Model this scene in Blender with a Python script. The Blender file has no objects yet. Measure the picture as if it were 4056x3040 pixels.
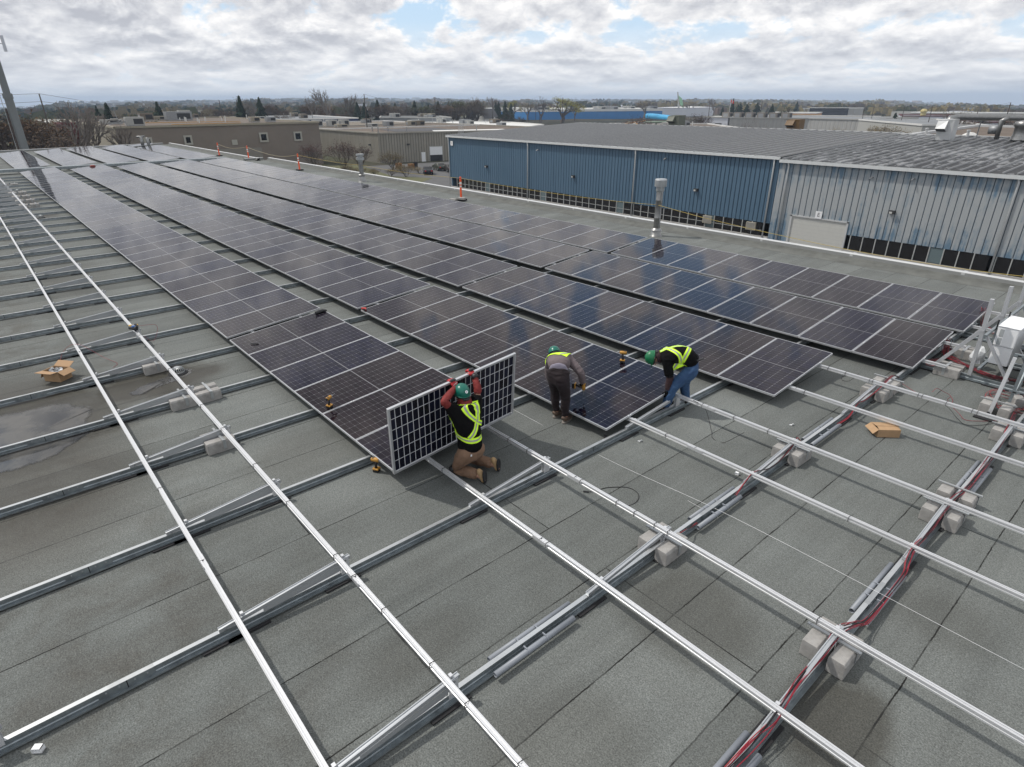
import bpy, bmesh, math, random
from mathutils import Vector, Matrix
from mathutils.bvhtree import BVHTree
R = math.radians
SC = bpy.context.scene
COL = SC.collection
# ---------------------------------------------------------------- camera
CAM = Vector((12.726, -3.279, 4.689))
def cam_basis(yaw, pitch, roll):
    f = Vector((math.cos(pitch)*math.cos(yaw), math.cos(pitch)*math.sin(yaw), math.sin(pitch)))
    r = Vector((math.sin(yaw), -math.cos(yaw), 0)); u = r.cross(f)
    c, s = math.cos(roll), math.sin(roll)
    return c*r+s*u, -s*r+c*u, f
_r, _u, _f = cam_basis(R(139.230), R(-24.960), R(-0.193))
cd = bpy.data.cameras.new('camera'); cam = bpy.data.objects.new('camera', cd); COL.objects.link(cam)
cam.matrix_world = Matrix(((_r.x, _u.x, -_f.x, CAM.x), (_r.y, _u.y, -_f.y, CAM.y), (_r.z, _u.z, -_f.z, CAM.z), (0, 0, 0, 1)))
cd.sensor_fit = 'HORIZONTAL'; cd.sensor_width = 36.0; cd.lens = 36.0*2412/4056
cd.clip_start = 0.1; cd.clip_end = 40000
SC.camera = cam
# ---------------------------------------------------------------- light
SUN_AZ = math.atan2(-.38, -.62)          # direction towards the sun
SUN_EL = R(54)
w = bpy.data.worlds.new('World'); SC.world = w; w.use_nodes = True
nt = w.node_tree; nt.nodes.clear()
def N(t, k, **kw):
    n = t.nodes.new(k)
    for a, b in kw.items(): setattr(n, a, b)
    return n
def math_node(t, op, a, b=None, c=None, clamp=False):
    n = N(t, 'ShaderNodeMath', operation=op); n.use_clamp = clamp
    for i, v in enumerate((a, b, c)):
        if v is None: continue
        if isinstance(v, (int, float)): n.inputs[i].default_value = v
        else: t.links.new(v, n.inputs[i])
    return n.outputs[0]
def ramp(t, fac, stops, interp='LINEAR'):
    n = N(t, 'ShaderNodeValToRGB'); e = n.color_ramp.elements; n.color_ramp.interpolation = interp
    while len(e) < len(stops): e.new(.5)
    for q, (p, c) in zip(e, stops):
        q.position = p; q.color = (c, c, c, 1) if isinstance(c, (int, float)) else (*c, 1)
    t.links.new(fac, n.inputs[0]); return n.outputs[0]
def mixc(t, fac, a, b, mode='MIX'):
    n = N(t, 'ShaderNodeMix', data_type='RGBA', blend_type=mode)
    for s, v in ((0, fac), (6, a), (7, b)):
        if isinstance(v, (int, float)): n.inputs[s].default_value = v
        elif isinstance(v, tuple): n.inputs[s].default_value = (*v, 1)
        else: t.links.new(v, n.inputs[s])
    return n.outputs[2]
def noise(t, vec, scale, detail=4, rough=.5, dist=0., out=0):
    n = N(t, 'ShaderNodeTexNoise'); n.inputs['Scale'].default_value = scale
    n.inputs['Detail'].default_value = detail; n.inputs['Roughness'].default_value = rough
    n.inputs['Distortion'].default_value = dist
    if vec is not None: t.links.new(vec, n.inputs['Vector'])
    return n.outputs[out]
sky = N(nt, 'ShaderNodeTexSky', sky_type='NISHITA'); sky.sun_disc = False
sky.sun_elevation = SUN_EL; sky.sun_rotation = math.pi/2 - SUN_AZ
sky.air_density = 1.0; sky.dust_density = 1.2
tc = N(nt, 'ShaderNodeTexCoord'); sx = N(nt, 'ShaderNodeSeparateXYZ'); nt.links.new(tc.outputs['Generated'], sx.inputs[0])
zz = math_node(nt, 'MAXIMUM', sx.outputs[2], 0.0)
cu = math_node(nt, 'MULTIPLY', sx.outputs[0], 8.); cv = math_node(nt, 'MULTIPLY', sx.outputs[1], 8.)
lz = math_node(nt, 'MULTIPLY', math_node(nt, 'LOGARITHM', math_node(nt, 'ADD', zz, .035), 2.718), 2.1)
def cvec(dz):
    cx = N(nt, 'ShaderNodeCombineXYZ'); nt.links.new(cu, cx.inputs[0]); nt.links.new(cv, cx.inputs[1]); nt.links.new(math_node(nt, 'ADD', lz, dz+4.3), cx.inputs[2]); return cx.outputs[0]
n1 = noise(nt, cvec(0), 1.55, 10, .59, .15)
n1b = noise(nt, cvec(.15), 1.55, 7, .59, .15)
n2 = noise(nt, cvec(0), .45, 3, .5, .1)
az = math_node(nt, 'ARCTAN2', sx.outputs[1], sx.outputs[0])
clear = None        # clearer patches of sky: azimuth, height, half widths, strength
for (a_, z_, wa, wz, st) in ((131, .50, 9, .16, .17), (120, .086, 12, .016, .13), (145, .108, 4.5, .020, .15), (159, .135, 4, .020, .15), (136, .078, 4, .010, .08), (172, .35, 24, .33, -.10), (105, .50, 11, .25, -.13)):
    da = math_node(nt, 'MULTIPLY', math_node(nt, 'ADD', az, -R(a_)), 1/R(wa)); dz = math_node(nt, 'MULTIPLY', math_node(nt, 'ADD', zz, -z_), 1/wz)
    g = math_node(nt, 'MULTIPLY', math_node(nt, 'EXPONENT', math_node(nt, 'MULTIPLY', math_node(nt, 'ADD', math_node(nt, 'MULTIPLY', da, da), math_node(nt, 'MULTIPLY', dz, dz)), -1.)), st)
    clear = g if clear is None else math_node(nt, 'ADD', clear, g)
dens = math_node(nt, 'SUBTRACT', math_node(nt, 'ADD', math_node(nt, 'MULTIPLY', n1, .72), math_node(nt, 'MULTIPLY', n2, .34)), clear)
cover = ramp(nt, dens, [(.425, 0.), (.49, 1.)])
hor = ramp(nt, zz, [(.0, .9), (.035, .6), (.10, 0.)])
cover = math_node(nt, 'MAXIMUM', cover, hor)
lit = math_node(nt, 'MULTIPLY_ADD', math_node(nt, 'SUBTRACT', n1, n1b), 5.0, .5)
thick = ramp(nt, dens, [(.46, 1.), (.62, 0.)])
tone = math_node(nt, 'ADD', math_node(nt, 'MULTIPLY', lit, .55), math_node(nt, 'MULTIPLY', thick, .45), clamp=True)
cl = ramp(nt, tone, [(.08, (4.2, 4.3, 4.7)), (.36, (6.0, 6.05, 6.3)), (.58, (7.6, 7.55, 7.6)), (.80, (9.3, 9.1, 8.9))])
skyc = mixc(nt, .65, sky.outputs[0], (4.2, 6.2, 8.6))
skyc = mixc(nt, ramp(nt, zz, [(.02, .8), (.2, 0.)]), skyc, (5.9, 7.3, 8.5))
fin = mixc(nt, cover, skyc, cl)
hz = ramp(nt, zz, [(.0, .6), (.03, .3), (.10, 0.)])
fin = mixc(nt, hz, fin, (6.9, 7.15, 7.5))
bg = N(nt, 'ShaderNodeBackground'); bg.inputs[1].default_value = .1
nt.links.new(fin, bg.inputs[0]); wo = N(nt, 'ShaderNodeOutputWorld'); nt.links.new(bg.outputs[0], wo.inputs[0])
sd = bpy.data.lights.new('sun', 'SUN'); sd.energy = 2.3; sd.angle = R(1.3); sd.color = (1, .95, .88)
so = bpy.data.objects.new('sun', sd); COL.objects.link(so)
tosun = Vector((math.cos(SUN_EL)*math.cos(SUN_AZ), math.cos(SUN_EL)*math.sin(SUN_AZ), math.sin(SUN_EL)))
so.rotation_euler = tosun.to_track_quat('Z', 'Y').to_euler()
SC.view_settings.view_transform = 'Standard'; SC.view_settings.look = 'None'
SC.view_settings.exposure = 0.32; SC.view_settings.gamma = 1
SC.render.engine = 'CYCLES'
# ---------------------------------------------------------------- materials
MATS = {}
def mat(name, col, rough=.6, metal=0., var=.0, vscale=3., bump=0., bscale=40., spec=.5, col2=None, rvar=0.):
    if name in MATS: return MATS[name]
    m = bpy.data.materials.new(name); m.use_nodes = True; t = m.node_tree; b = t.nodes['Principled BSDF']
    b.inputs['Base Color'].default_value = (*col, 1); b.inputs['Roughness'].default_value = rough
    b.inputs['Metallic'].default_value = metal; b.inputs['Specular IOR Level'].default_value = spec
    tcn = None
    if var or bump or col2 or rvar:
        tcn = N(t, 'ShaderNodeTexCoord')
    if var or col2:
        f = noise(t, tcn.outputs['Object'], vscale, 5, .6)
        f = ramp(t, f, [(.3, 0.), (.7, 1.)])
        c2 = col2 if col2 else tuple(c*(1-var) for c in col)
        t.links.new(mixc(t, f, col, c2), b.inputs['Base Color'])
    if rvar:
        f = noise(t, tcn.outputs['Object'], vscale*2.3, 4, .6)
        f = math_node(t, 'MULTIPLY_ADD', f, rvar, rough-rvar/2)
        t.links.new(f, b.inputs['Roughness'])
    if bump:
        f = noise(t, tcn.outputs['Object'], bscale, 4, .6)
        bn = N(t, 'ShaderNodeBump'); bn.inputs['Strength'].default_value = bump; bn.inputs['Distance'].default_value = .01
        t.links.new(f, bn.inputs['Height']); t.links.new(bn.outputs[0], b.inputs['Normal'])
    MATS[name] = m; return m
alu = mat('aluminium', (.68, .69, .705), .40, .5, var=.06, vscale=1, rvar=.06)
alu_frame = mat('panel_frame', (.55, .56, .58), .42, .6, var=.08)
alub = mat('bracket_aluminium', (.47, .49, .51), .40, .55, var=.1, vscale=3)
galv = mat('galvanized', (.33, .37, .39), .42, .7, var=.38, vscale=9, rvar=.18)
galv_l = mat('galvanized_light', (.44, .46, .47), .45, .6, var=.25, vscale=7)
rubber = mat('rubber', (.018, .018, .02), .85, var=.3, bump=.3, bscale=60)
conc = mat('block_concrete', (.37, .36, .345), .92, var=.38, vscale=9, bump=.6, bscale=90)
pvc = mat('pvc_grey', (.24, .26, .29), .45, var=.1)
cardb = mat('cardboard', (.42, .27, .15), .85, var=.18, vscale=10)
cardb_in = mat('cardboard_inside', (.36, .23, .13), .9)
blackp = mat('black_plastic', (.012, .012, .014), .45)
yellowp = mat('drill_yellow', (.50, .25, .035), .5, var=.3, vscale=30)
redw = mat('red_wire', (.24, .010, .025), .45)
blkw = mat('black_wire', (.012, .011, .013), .5)
orangew = mat('crimson_wire', (.34, .02, .03), .45)
white_p = mat('white_paint', (.78, .79, .8), .45, var=.05)
steel_d = mat('dull_steel', (.30, .31, .32), .5, .5, var=.3, vscale=5)
flue = mat('flue_metal', (.30, .30, .295), .38, .8, var=.3, vscale=6, rvar=.2)
orange = mat('orange_plastic', (.85, .10, .015), .5, var=.1)
reflw = mat('reflective_white', (.75, .72, .68), .4)
zipm = mat('tie_black', (.01, .01, .01), .5)
# ---------------------------------------------------------------- mesh helpers
class MB:
    def __init__(s): s.v = []; s.f = []; s.m = []; s.mats = []
    def mi(s, m):
        if m not in s.mats: s.mats.append(m)
        return s.mats.index(m)
    def add(s, vs, fs, m):
        b = len(s.v); s.v += [tuple(v) for v in vs]; k = s.mi(m)
        for f in fs: s.f.append([i+b for i in f]); s.m.append(k)
    def box(s, lo, hi, m, M=None):
        (a, b, c), (d, e, g) = lo, hi
        vs = [Vector(p) for p in ((a,b,c),(d,b,c),(d,e,c),(a,e,c),(a,b,g),(d,b,g),(d,e,g),(a,e,g))]
        if M: vs = [M @ v for v in vs]
        s.add(vs, [(0,3,2,1),(4,5,6,7),(0,1,5,4),(1,2,6,5),(2,3,7,6),(3,0,4,7)], m)
    def cbox(s, c, size, m, rz=0., M=None):
        T = Matrix.Translation(c) @ Matrix.Rotation(rz, 4, 'Z')
        if M: T = M @ T
        h = [x/2 for x in size]; s.box([-x for x in h], h, m, T)
    def beam(s, p, q, w_, h_, m, up=(0,0,1)):
        p, q = Vector(p), Vector(q); d = (q-p); L = d.length; d.normalize()
        x = d.cross(Vector(up)); 
        if x.length < 1e-4: x = Vector((1,0,0))
        x.normalize(); z = x.cross(d)
        M = Matrix(((x.x, d.x, z.x, p.x), (x.y, d.y, z.y, p.y), (x.z, d.z, z.z, p.z), (0,0,0,1)))
        s.box((-w_/2, 0, -h_/2), (w_/2, L, h_/2), m, M)
    def profile(s, pts, p, q, m, up=(0,0,1), cap=True):
        # extrude 2D polygon (x across, z up) from p to q
        p, q = Vector(p), Vector(q); d = (q-p).normalized(); x = d.cross(Vector(up)).normalized(); z = x.cross(d)
        n = len(pts); vs = [e + x*a + z*b for e in (p, q) for a, b in pts]
        fs = [(i, (i+1) % n, n+(i+1) % n, n+i) for i in range(n)]
        if cap: fs += [tuple(range(n))[::-1], tuple(range(n, 2*n))]
        s.add(vs, fs, m)
    def tube(s, path, rad, m, n=8, cap=True):
        path = [Vector(p) for p in path]; k = len(path)
        rads = rad if isinstance(rad, (list, tuple)) else [rad]*k
        vs = []; prev = None
        for i, p in enumerate(path):
            d = (path[min(i+1, k-1)]-path[max(i-1, 0)]).normalized()
            if prev is None:
                a = d.cross(Vector((0,0,1)));
                if a.length < .05: a = d.cross(Vector((1,0,0)))
            else: a = prev - d*prev.dot(d)
            a.normalize(); b = d.cross(a); prev = a
            for j in range(n):
                t = 2*math.pi*j/n; vs.append(p + a*(rads[i]*math.cos(t)) + b*(rads[i]*math.sin(t)))
        fs = [(i*n+j, i*n+(j+1) % n, (i+1)*n+(j+1) % n, (i+1)*n+j) for i in range(k-1) for j in range(n)]
        if cap: fs += [tuple(range(n))[::-1], tuple(range((k-1)*n, k*n))]
        s.add(vs, fs, m)
    def lathe(s, prof, c, m, n=20, M=None):
        vs = []; c = Vector(c)
        for r_, z in prof:
            for j in range(n):
                t = 2*math.pi*j/n; v = Vector((r_*math.cos(t), r_*math.sin(t), z))
                vs.append((M @ v) if M else v + c)
        k = len(prof)
        fs = [(i*n+j, i*n+(j+1) % n, (i+1)*n+(j+1) % n, (i+1)*n+j) for i in range(k-1) for j in range(n)]
        s.add(vs, fs, m)
    def prism(s, poly, z0, z1, m, mtop=None):
        n = len(poly); vs = [(x, y, z) for z in (z0, z1) for x, y in poly]
        s.add(vs, [(i, (i+1) % n, n+(i+1) % n, n+i) for i in range(n)], m)
        s.add([(x, y, z1) for x, y in poly], [tuple(range(n))], mtop or m)
    def build(s, name, parent=None, smooth=False, bevel=0., loc=None):
        me = bpy.data.meshes.new(name); me.from_pydata(s.v, [], s.f)
        for m in s.mats: me.materials.append(m)
        me.polygons.foreach_set('material_index', s.m)
        if smooth: me.polygons.foreach_set('use_smooth', [True]*len(me.polygons))
        me.update()
        bm = bmesh.new(); bm.from_mesh(me); bmesh.ops.recalc_face_normals(bm, faces=bm.faces); bm.to_mesh(me); bm.free()
        o = bpy.data.objects.new(name, me); COL.objects.link(o)
        if parent: o.parent = parent
        if loc: o.location = loc
        if bevel:
            bv = o.modifiers.new('bevel', 'BEVEL'); bv.width = bevel; bv.segments = 2; bv.limit_method = 'ANGLE'
        return o
def tag(o, label, cat, group=None):
    o['label'] = label; o['category'] = cat
    if group: o['group'] = group
    return o
def thing(name, label, cat, loc=(0,0,0), rz=0., group=None):
    o = bpy.data.objects.new(name, None); COL.objects.link(o); o.location = loc; o.rotation_euler = (0, 0, rz)
    o.empty_display_size = .1
    return tag(o, label, cat, group)
def structure(o, kind='structure'):
    o['kind'] = kind; return o
def copy_tree(o, parent=None):
    c = o.copy(); COL.objects.link(c); c.parent = parent
    for ch in list(o.children): copy_tree(ch, c)
    return c
def shift(o, off):      # rebase: move mesh so that the object's origin sits at off
    off = Vector(off)
    for v in o.data.vertices: v.co -= off
    o.location = off
ONES = ['', 'first', 'second', 'third', 'fourth', 'fifth', 'sixth', 'seventh', 'eighth', 'ninth', 'tenth', 'eleventh', 'twelfth', 'thirteenth',
        'fourteenth', 'fifteenth', 'sixteenth', 'seventeenth', 'eighteenth', 'nineteenth']
def nth(n):
    if n < 20: return ONES[n]
    t = {2: 'twent', 3: 'thirt', 4: 'fort', 5: 'fift', 6: 'sixt', 7: 'sevent'}[n//10]
    return t+'ieth' if n % 10 == 0 else t+'y-'+ONES[n % 10]
# ================================================================ ROOF
def felt_material():
    m = bpy.data.materials.new('roof_felt'); m.use_nodes = True; t = m.node_tree; b = t.nodes['Principled BSDF']
    tcn = N(t, 'ShaderNodeTexCoord'); s = N(t, 'ShaderNodeSeparateXYZ'); t.links.new(tcn.outputs['Object'], s.inputs[0])
    wob = noise(t, tcn.outputs['Object'], 1.6, 5, .6)
    wob2 = math_node(t, 'MULTIPLY_ADD', wob, .03, -.015); wob2 = math_node(t, 'ADD', wob2, math_node(t, 'MULTIPLY_ADD', noise(t, tcn.outputs['Object'], 30, 2, .5), .012, -.006))
    X = math_node(t, 'ADD', s.outputs[0], wob2); X = math_node(t, 'ADD', X, -8.53+900*.9)
    Y = math_node(t, 'ADD', s.outputs[1], 605.08); Y = math_node(t, 'ADD', Y, math_node(t, 'MULTIPLY', wob2, .6))
    cx = N(t, 'ShaderNodeCombineXYZ'); t.links.new(Y, cx.inputs[0]); t.links.new(X, cx.inputs[1])
    br = N(t, 'ShaderNodeTexBrick'); t.links.new(cx.outputs[0], br.inputs['Vector'])
    br.inputs['Scale'].default_value = 1; br.inputs['Brick Width'].default_value = 6.0; br.inputs['Row Height'].default_value = .9
    br.inputs['Mortar Size'].default_value = .0075; br.inputs['Mortar Smooth'].default_value = .3; br.offset = .37; br.offset_frequency = 3
    br.inputs['Color1'].default_value = (.86, .86, .86, 1); br.inputs['Color2'].default_value = (1.12, 1.12, 1.12, 1)
    br.inputs['Mortar'].default_value = (1, 1, 1, 1)
    g = noise(t, tcn.outputs['Object'], 75, 3, .75)
    g2 = noise(t, tcn.outputs['Object'], 26, 3, .7)
    big = noise(t, tcn.outputs['Object'], .28, 6, .6)
    mid = noise(t, tcn.outputs['Object'], 1.3, 6, .65, .6)
    base = mixc(t, ramp(t, big, [(.35, 0.), (.65, 1.)]), (.120, .129, .124), (.158, .169, .162))
    # brown grime, stronger around the low ground on the left
    low = math_node(t, 'SUBTRACT', s.outputs[1], -1.2); low = math_node(t, 'MULTIPLY', low, -.45, clamp=True)
    grime = math_node(t, 'MULTIPLY', ramp(t, mid, [(.38, 0.), (.68, 1.)]), math_node(t, 'MULTIPLY_ADD', low, .60, .16))
    base = mixc(t, grime, base, (.074, .069, .060))
    gr = ramp(t, g, [(.28, .38), (.5, .97), (.74, 1.65)])
    mps = N(t, 'ShaderNodeMapping'); mps.inputs['Scale'].default_value = (2.2, .16, 1); t.links.new(tcn.outputs['Object'], mps.inputs[0])
    base = mixc(t, 1., base, ramp(t, noise(t, mps.outputs[0], 1.6, 6, .65), [(.3, .86), (.5, 1.), (.72, 1.13)]), 'MULTIPLY')
    base = mixc(t, 1., base, gr, 'MULTIPLY')
    base = mixc(t, 1., base, ramp(t, g2, [(.3, .84), (.7, 1.15)]), 'MULTIPLY')
    base = mixc(t, 1., base, br.outputs['Color'], 'MULTIPLY')
    # wet marks: (x, y, rx, ry, strength)
    wet = None
    for (wx, wy, rx, ry, st) in ((1.2, -3.8, 2.7, 2.1, .95), (3.5, -3.8, 2.1, 1.7, .75), (.75, -1.6, 1.0, 1.5, 1.), (10.4, 1.1, .95, .8, .5), (11.9, .95, .5, .7, .75),
                                 (12.1, 2.9, .6, .6, .3), (10.6, -1.0, .8, 1.0, .35), (-22.5, -1., 1.4, .9, .8), (-30, -1.4, 6, 1.6, .6), (-9, -1.5, 3, 1.2, .35), (4.9, -.5, .9, 1.2, .35), (9.0, -1.2, .4, .8, .3)):
        dx = math_node(t, 'MULTIPLY', math_node(t, 'ADD', s.outputs[0], -wx), 1/rx); dy = math_node(t, 'MULTIPLY', math_node(t, 'ADD', s.outputs[1], -wy), 1/ry)
        d = math_node(t, 'SQRT', math_node(t, 'ADD', math_node(t, 'MULTIPLY', dx, dx), math_node(t, 'MULTIPLY', dy, dy)))
        d = math_node(t, 'ADD', d, math_node(t, 'MULTIPLY_ADD', mid, 1.1, -.55))
        k = ramp(t, d, [(.55, st), (.95, 0.)])
        wet = k if wet is None else math_node(t, 'MAXIMUM', wet, k)
    base = mixc(t, wet, base, mixc(t, 1., base, (.36, .32, .27), 'MULTIPLY'))
    breaks = ramp(t, noise(t, tcn.outputs['Object'], 2.6, 3, .6), [(.42, .5), (.56, 1.)])
    base = mixc(t, math_node(t, 'MULTIPLY', br.outputs['Fac'], breaks), base, (.014, .014, .013))
    t.links.new(base, b.inputs['Base Color'])
    b.inputs['Specular IOR Level'].default_value = .25
    t.links.new(ramp(t, wet, [(0., .92), (1., .38)]), b.inputs['Roughness'])
    bn = N(t, 'ShaderNodeBump'); bn.inputs['Strength'].default_value = .5; bn.inputs['Distance'].default_value = .004
    h = math_node(t, 'SUBTRACT', g, math_node(t, 'MULTIPLY', br.outputs['Fac'], 1.5)); t.links.new(h, bn.inputs['Height']); t.links.new(bn.outputs[0], b.inputs['Normal'])
    return m
felt = felt_material()
felt_up = mat('felt_upstand', (.15, .155, .145), .9, var=.4, vscale=2.2, bump=.5, bscale=50, spec=.2)
wall_grey = mat('warehouse_wall', (.35, .35, .34), .8, var=.15)
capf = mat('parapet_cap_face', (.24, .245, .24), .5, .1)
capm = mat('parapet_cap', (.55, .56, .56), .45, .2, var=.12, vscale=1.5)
mb = MB()
poly = [(22, -40), (22, 17.9), (-44.2, 17.9), (-44.2, 17.0), (-73.4, 17.0), (-64.9, -40)]
mb.prism(poly, -8.6, 0, wall_grey, felt)
roof = structure(mb.build('flat_roof'))
def parapet_run(pts, name, label):
    # pts: inner foot line, left side is inside
    t = thing(name, label, 'parapet')
    up = MB(); cp = MB(); cf = MB()
    P = [Vector((*p, 0)) for p in pts]
    prof_up = [(0, 0.002), (.10, .02), (.42, .12), (.46, .15), (.46, -.3), (0, -.3)]
    def offs(d):     # mitred offset polyline
        out = []
        for i, p in enumerate(P):
            ns = []
            if i > 0: e = (P[i]-P[i-1]).normalized(); ns.append(Vector((e.y, -e.x, 0)))
            if i < len(P)-1: e = (P[i+1]-P[i]).normalized(); ns.append(Vector((e.y, -e.x, 0)))
            n = sum(ns, Vector()).normalized(); n /= max(.3, n.dot(ns[0])); out.append(p + n*d)
        return out
    for mbx, prof, m in ((up, [(0, .003), (.12, .02), (.36, .07), (.45, .14), (.47, -.4)], felt_up),
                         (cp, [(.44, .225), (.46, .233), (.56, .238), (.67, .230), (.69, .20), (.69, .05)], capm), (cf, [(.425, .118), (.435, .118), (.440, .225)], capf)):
        rows = [[(q.x, q.y, z) for q in offs(d)] for d, z in prof]
        k = len(P); vs = [v for r_ in rows for v in r_]
        fs = [(i*k+j, i*k+j+1, (i+1)*k+j+1, (i+1)*k+j) for i in range(len(prof)-1) for j in range(k-1)]
        mbx.add(vs, fs, m)
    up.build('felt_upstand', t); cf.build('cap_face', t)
    # cap joints
    jt = cp
    for a, b_ in zip(P[:-1], P[1:]):
        e = (b_-a).normalized(); n = Vector((e.y, -e.x, 0)); L = (b_-a).length; k = 1.5
        while k < L-1:
            q = a+e*k
            jt.profile([(.437, .11), (.437, .207), (.453, .228), (.58, .235), (.74, .228), (.763, .20), (.72, .15), (.5, .15)], q, q+e*.09, capm, cap=True)
            k += 3.05
    cp.build('metal_cap', t)
    return t
parapet_run([(22, 17.0), (-43.7, 17.0)], 'parapet', 'long low parapet with bright metal cap along the right roof edge')
parapet_run([(-43.7, 17.2), (-43.7, 15.6)], 'parapet', 'short return of metal-capped parapet at the step in the roof edge')
parapet_run([(-43.7, 16.1), (-72.3, 16.1)], 'parapet', 'set-back metal-capped parapet beside the beige building')
parapet_run([(-72.3, 16.1), (-64.2, -38)], 'parapet', 'far metal-capped parapet at the end of the roof by the mast')
# felt fillets / welded patches along the parapet foot
# ---------------------------------------------------------------- water
def puddle_mat():
    m = bpy.data.materials.new('puddle_water'); m.use_nodes = True; t = m.node_tree; b = t.nodes['Principled BSDF']
    tcn = N(t, 'ShaderNodeTexCoord')
    f = noise(t, tcn.outputs['Object'], 2.3, 6, .6, .5)
    t.links.new(mixc(t, ramp(t, f, [(.4, 0.), (.62, 1.)]), (.045, .046, .048), (.095, .092, .086)), b.inputs['Base Color'])  # base greys lifted to suggest pale sky reflections on the water
    t.links.new(ramp(t, f, [(.35, .06), (.6, .12), (.72, .4)]), b.inputs['Roughness'])
    b.inputs['IOR'].default_value = 1.33
    va = N(t, 'ShaderNodeVertexColor'); va.layer_name = 'depth'; tr = N(t, 'ShaderNodeBsdfTransparent'); mx = N(t, 'ShaderNodeMixShader')
    g = noise(t, tcn.outputs['Object'], 3.2, 6, .65, .4); k = math_node(t, 'ADD', math_node(t, 'MULTIPLY', va.outputs[0], 1.1), math_node(t, 'MULTIPLY_ADD', g, 1.3, -.85))
    t.links.new(ramp(t, k, [(.05, 0.), (.38, .95)]), mx.inputs[0]); t.links.new(tr.outputs[0], mx.inputs[1]); t.links.new(b.outputs[0], mx.inputs[2])
    out = [q for q in t.nodes if q.type == 'OUTPUT_MATERIAL'][0]; t.links.new(mx.outputs[0], out.inputs[0])
    return m
PUD = puddle_mat()
def puddle(outline, seed, label=None):
    rnd = random.Random(seed); pts = []
    n = len(outline)
    for i in range(n):
        p0, p1, p2, p3 = [Vector(outline[(i+k) % n]) for k in (-1, 0, 1, 2)]
        for j in range(10):
            t = j/10; q = .5*((2*p1)+(p2-p0)*t+(2*p0-5*p1+4*p2-p3)*t*t+(3*p1-p0-3*p2+p3)*t**3)
            pts.append(q + Vector((rnd.gauss(0, .012), rnd.gauss(0, .012))))
    c = sum(pts, Vector((0, 0)))/len(pts); K = (1., .93, .84, .70, .45); D_ = (0., .25, .6, .9, 1.); n = len(pts); b = MB()
    vs = [(c.x+(p.x-c.x)*k, c.y+(p.y-c.y)*k, .004) for k in K for p in pts]+[(c.x, c.y, .004)]
    b.add(vs, [(i*n+j, i*n+(j+1) % n, (i+1)*n+(j+1) % n, (i+1)*n+j) for i in range(4) for j in range(n)]+[(4*n+j, 4*n+(j+1) % n, 5*n) for j in range(n)], PUD)
    o = b.build('puddle'); at = o.data.color_attributes.new('depth', 'FLOAT_COLOR', 'POINT')
    for i in range(len(o.data.vertices)): d = D_[i//n] if i < 5*n else 1.; at.data[i].color = (d, d, d, 1)
    structure(o); return o
puddle([(.50, -4.6), (.45, -3.6), (.55, -2.95), (.9, -2.75), (1.2, -2.62), (1.55, -2.72), (1.9, -2.8), (2.15, -2.75), (2.45, -3.05), (2.75, -3.45), (2.7, -4.1), (2.6, -5), (1.6, -5.6)], 3)
puddle([(.98, -2.10), (.72, -1.78), (.62, -1.45), (.40, -1.15), (.45, -.92), (.62, -.88), (.8, -1.05), (.95, -1.35), (1.02, -1.65), (1.15, -1.95)], 5)
puddle([(-27.2, -4), (-29.5, -2.2), (-27.8, -1.2), (-28.2, -.55), (-27.2, -.5), (-26.6, -1.1), (-25.6, -2.4), (-25.5, -4)], 7)
puddle([(-33.6, -3.4), (-33.4, -1.2), (-33.2, -.55), (-32.7, -.8), (-32.6, -1.6), (-32.4, -3.2)], 8)
# drains
def drain(x, y, label):
    t = thing('roof_drain', label, 'roof drain', (x, y, 0), group='domed roof drains')
    b = MB(); b.lathe([(.17, 0), (.17, .012), (.14, .02), (.12, .022)], (0,0,0), rubber, 24); b.build('flange', t, True)
    b = MB()
    for k in range(18):
        a = 2*math.pi*k/18; pts = [(.115*math.cos(a), .115*math.sin(a), .03), (.112*math.cos(a), .112*math.sin(a), .075), (.085*math.cos(a), .085*math.sin(a), .11), (.05*math.cos(a), .05*math.sin(a), .125)]
        b.tube(pts, .006, galv_l, 5)
    b.lathe([(.055, .118), (.05, .131), (.0, .134)], (0,0,0), galv_l, 18)
    b.lathe([(.12, .03), (.122, .04), (.112, .045)], (0,0,0), galv_l, 18)
    b.build('strainer_dome', t)
drain(.57, -1.17, 'round domed roof drain in the puddle left of the panels')
drain(-21.9, -1.04, 'small domed roof drain in a rusty wet patch beside the far rails')
drain(-33.38, -.99, 'distant domed roof drain beside the farthest concrete blocks')
# ================================================================ RACKING
Y0 = [-2.98, 0., 3.00, 5.963, 8.98, 11.91]
TILT = R(5.31); ZL = .22; PX = 1.088; PW = 1.075; PL = 2.1; ct, st_ = math.cos(TILT), math.sin(TILT)
def zrow(dy): return ZL + dy*math.tan(TILT)        # top surface of a panel, dy from its low edge
LOWR, HIR = .53, 1.60
RH = .055
CHX = [11.57, 9.66, 7.69, 5.8, 3.9, 2.05, .12] + [-1.78-1.9*i for i in range(22)]
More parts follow.
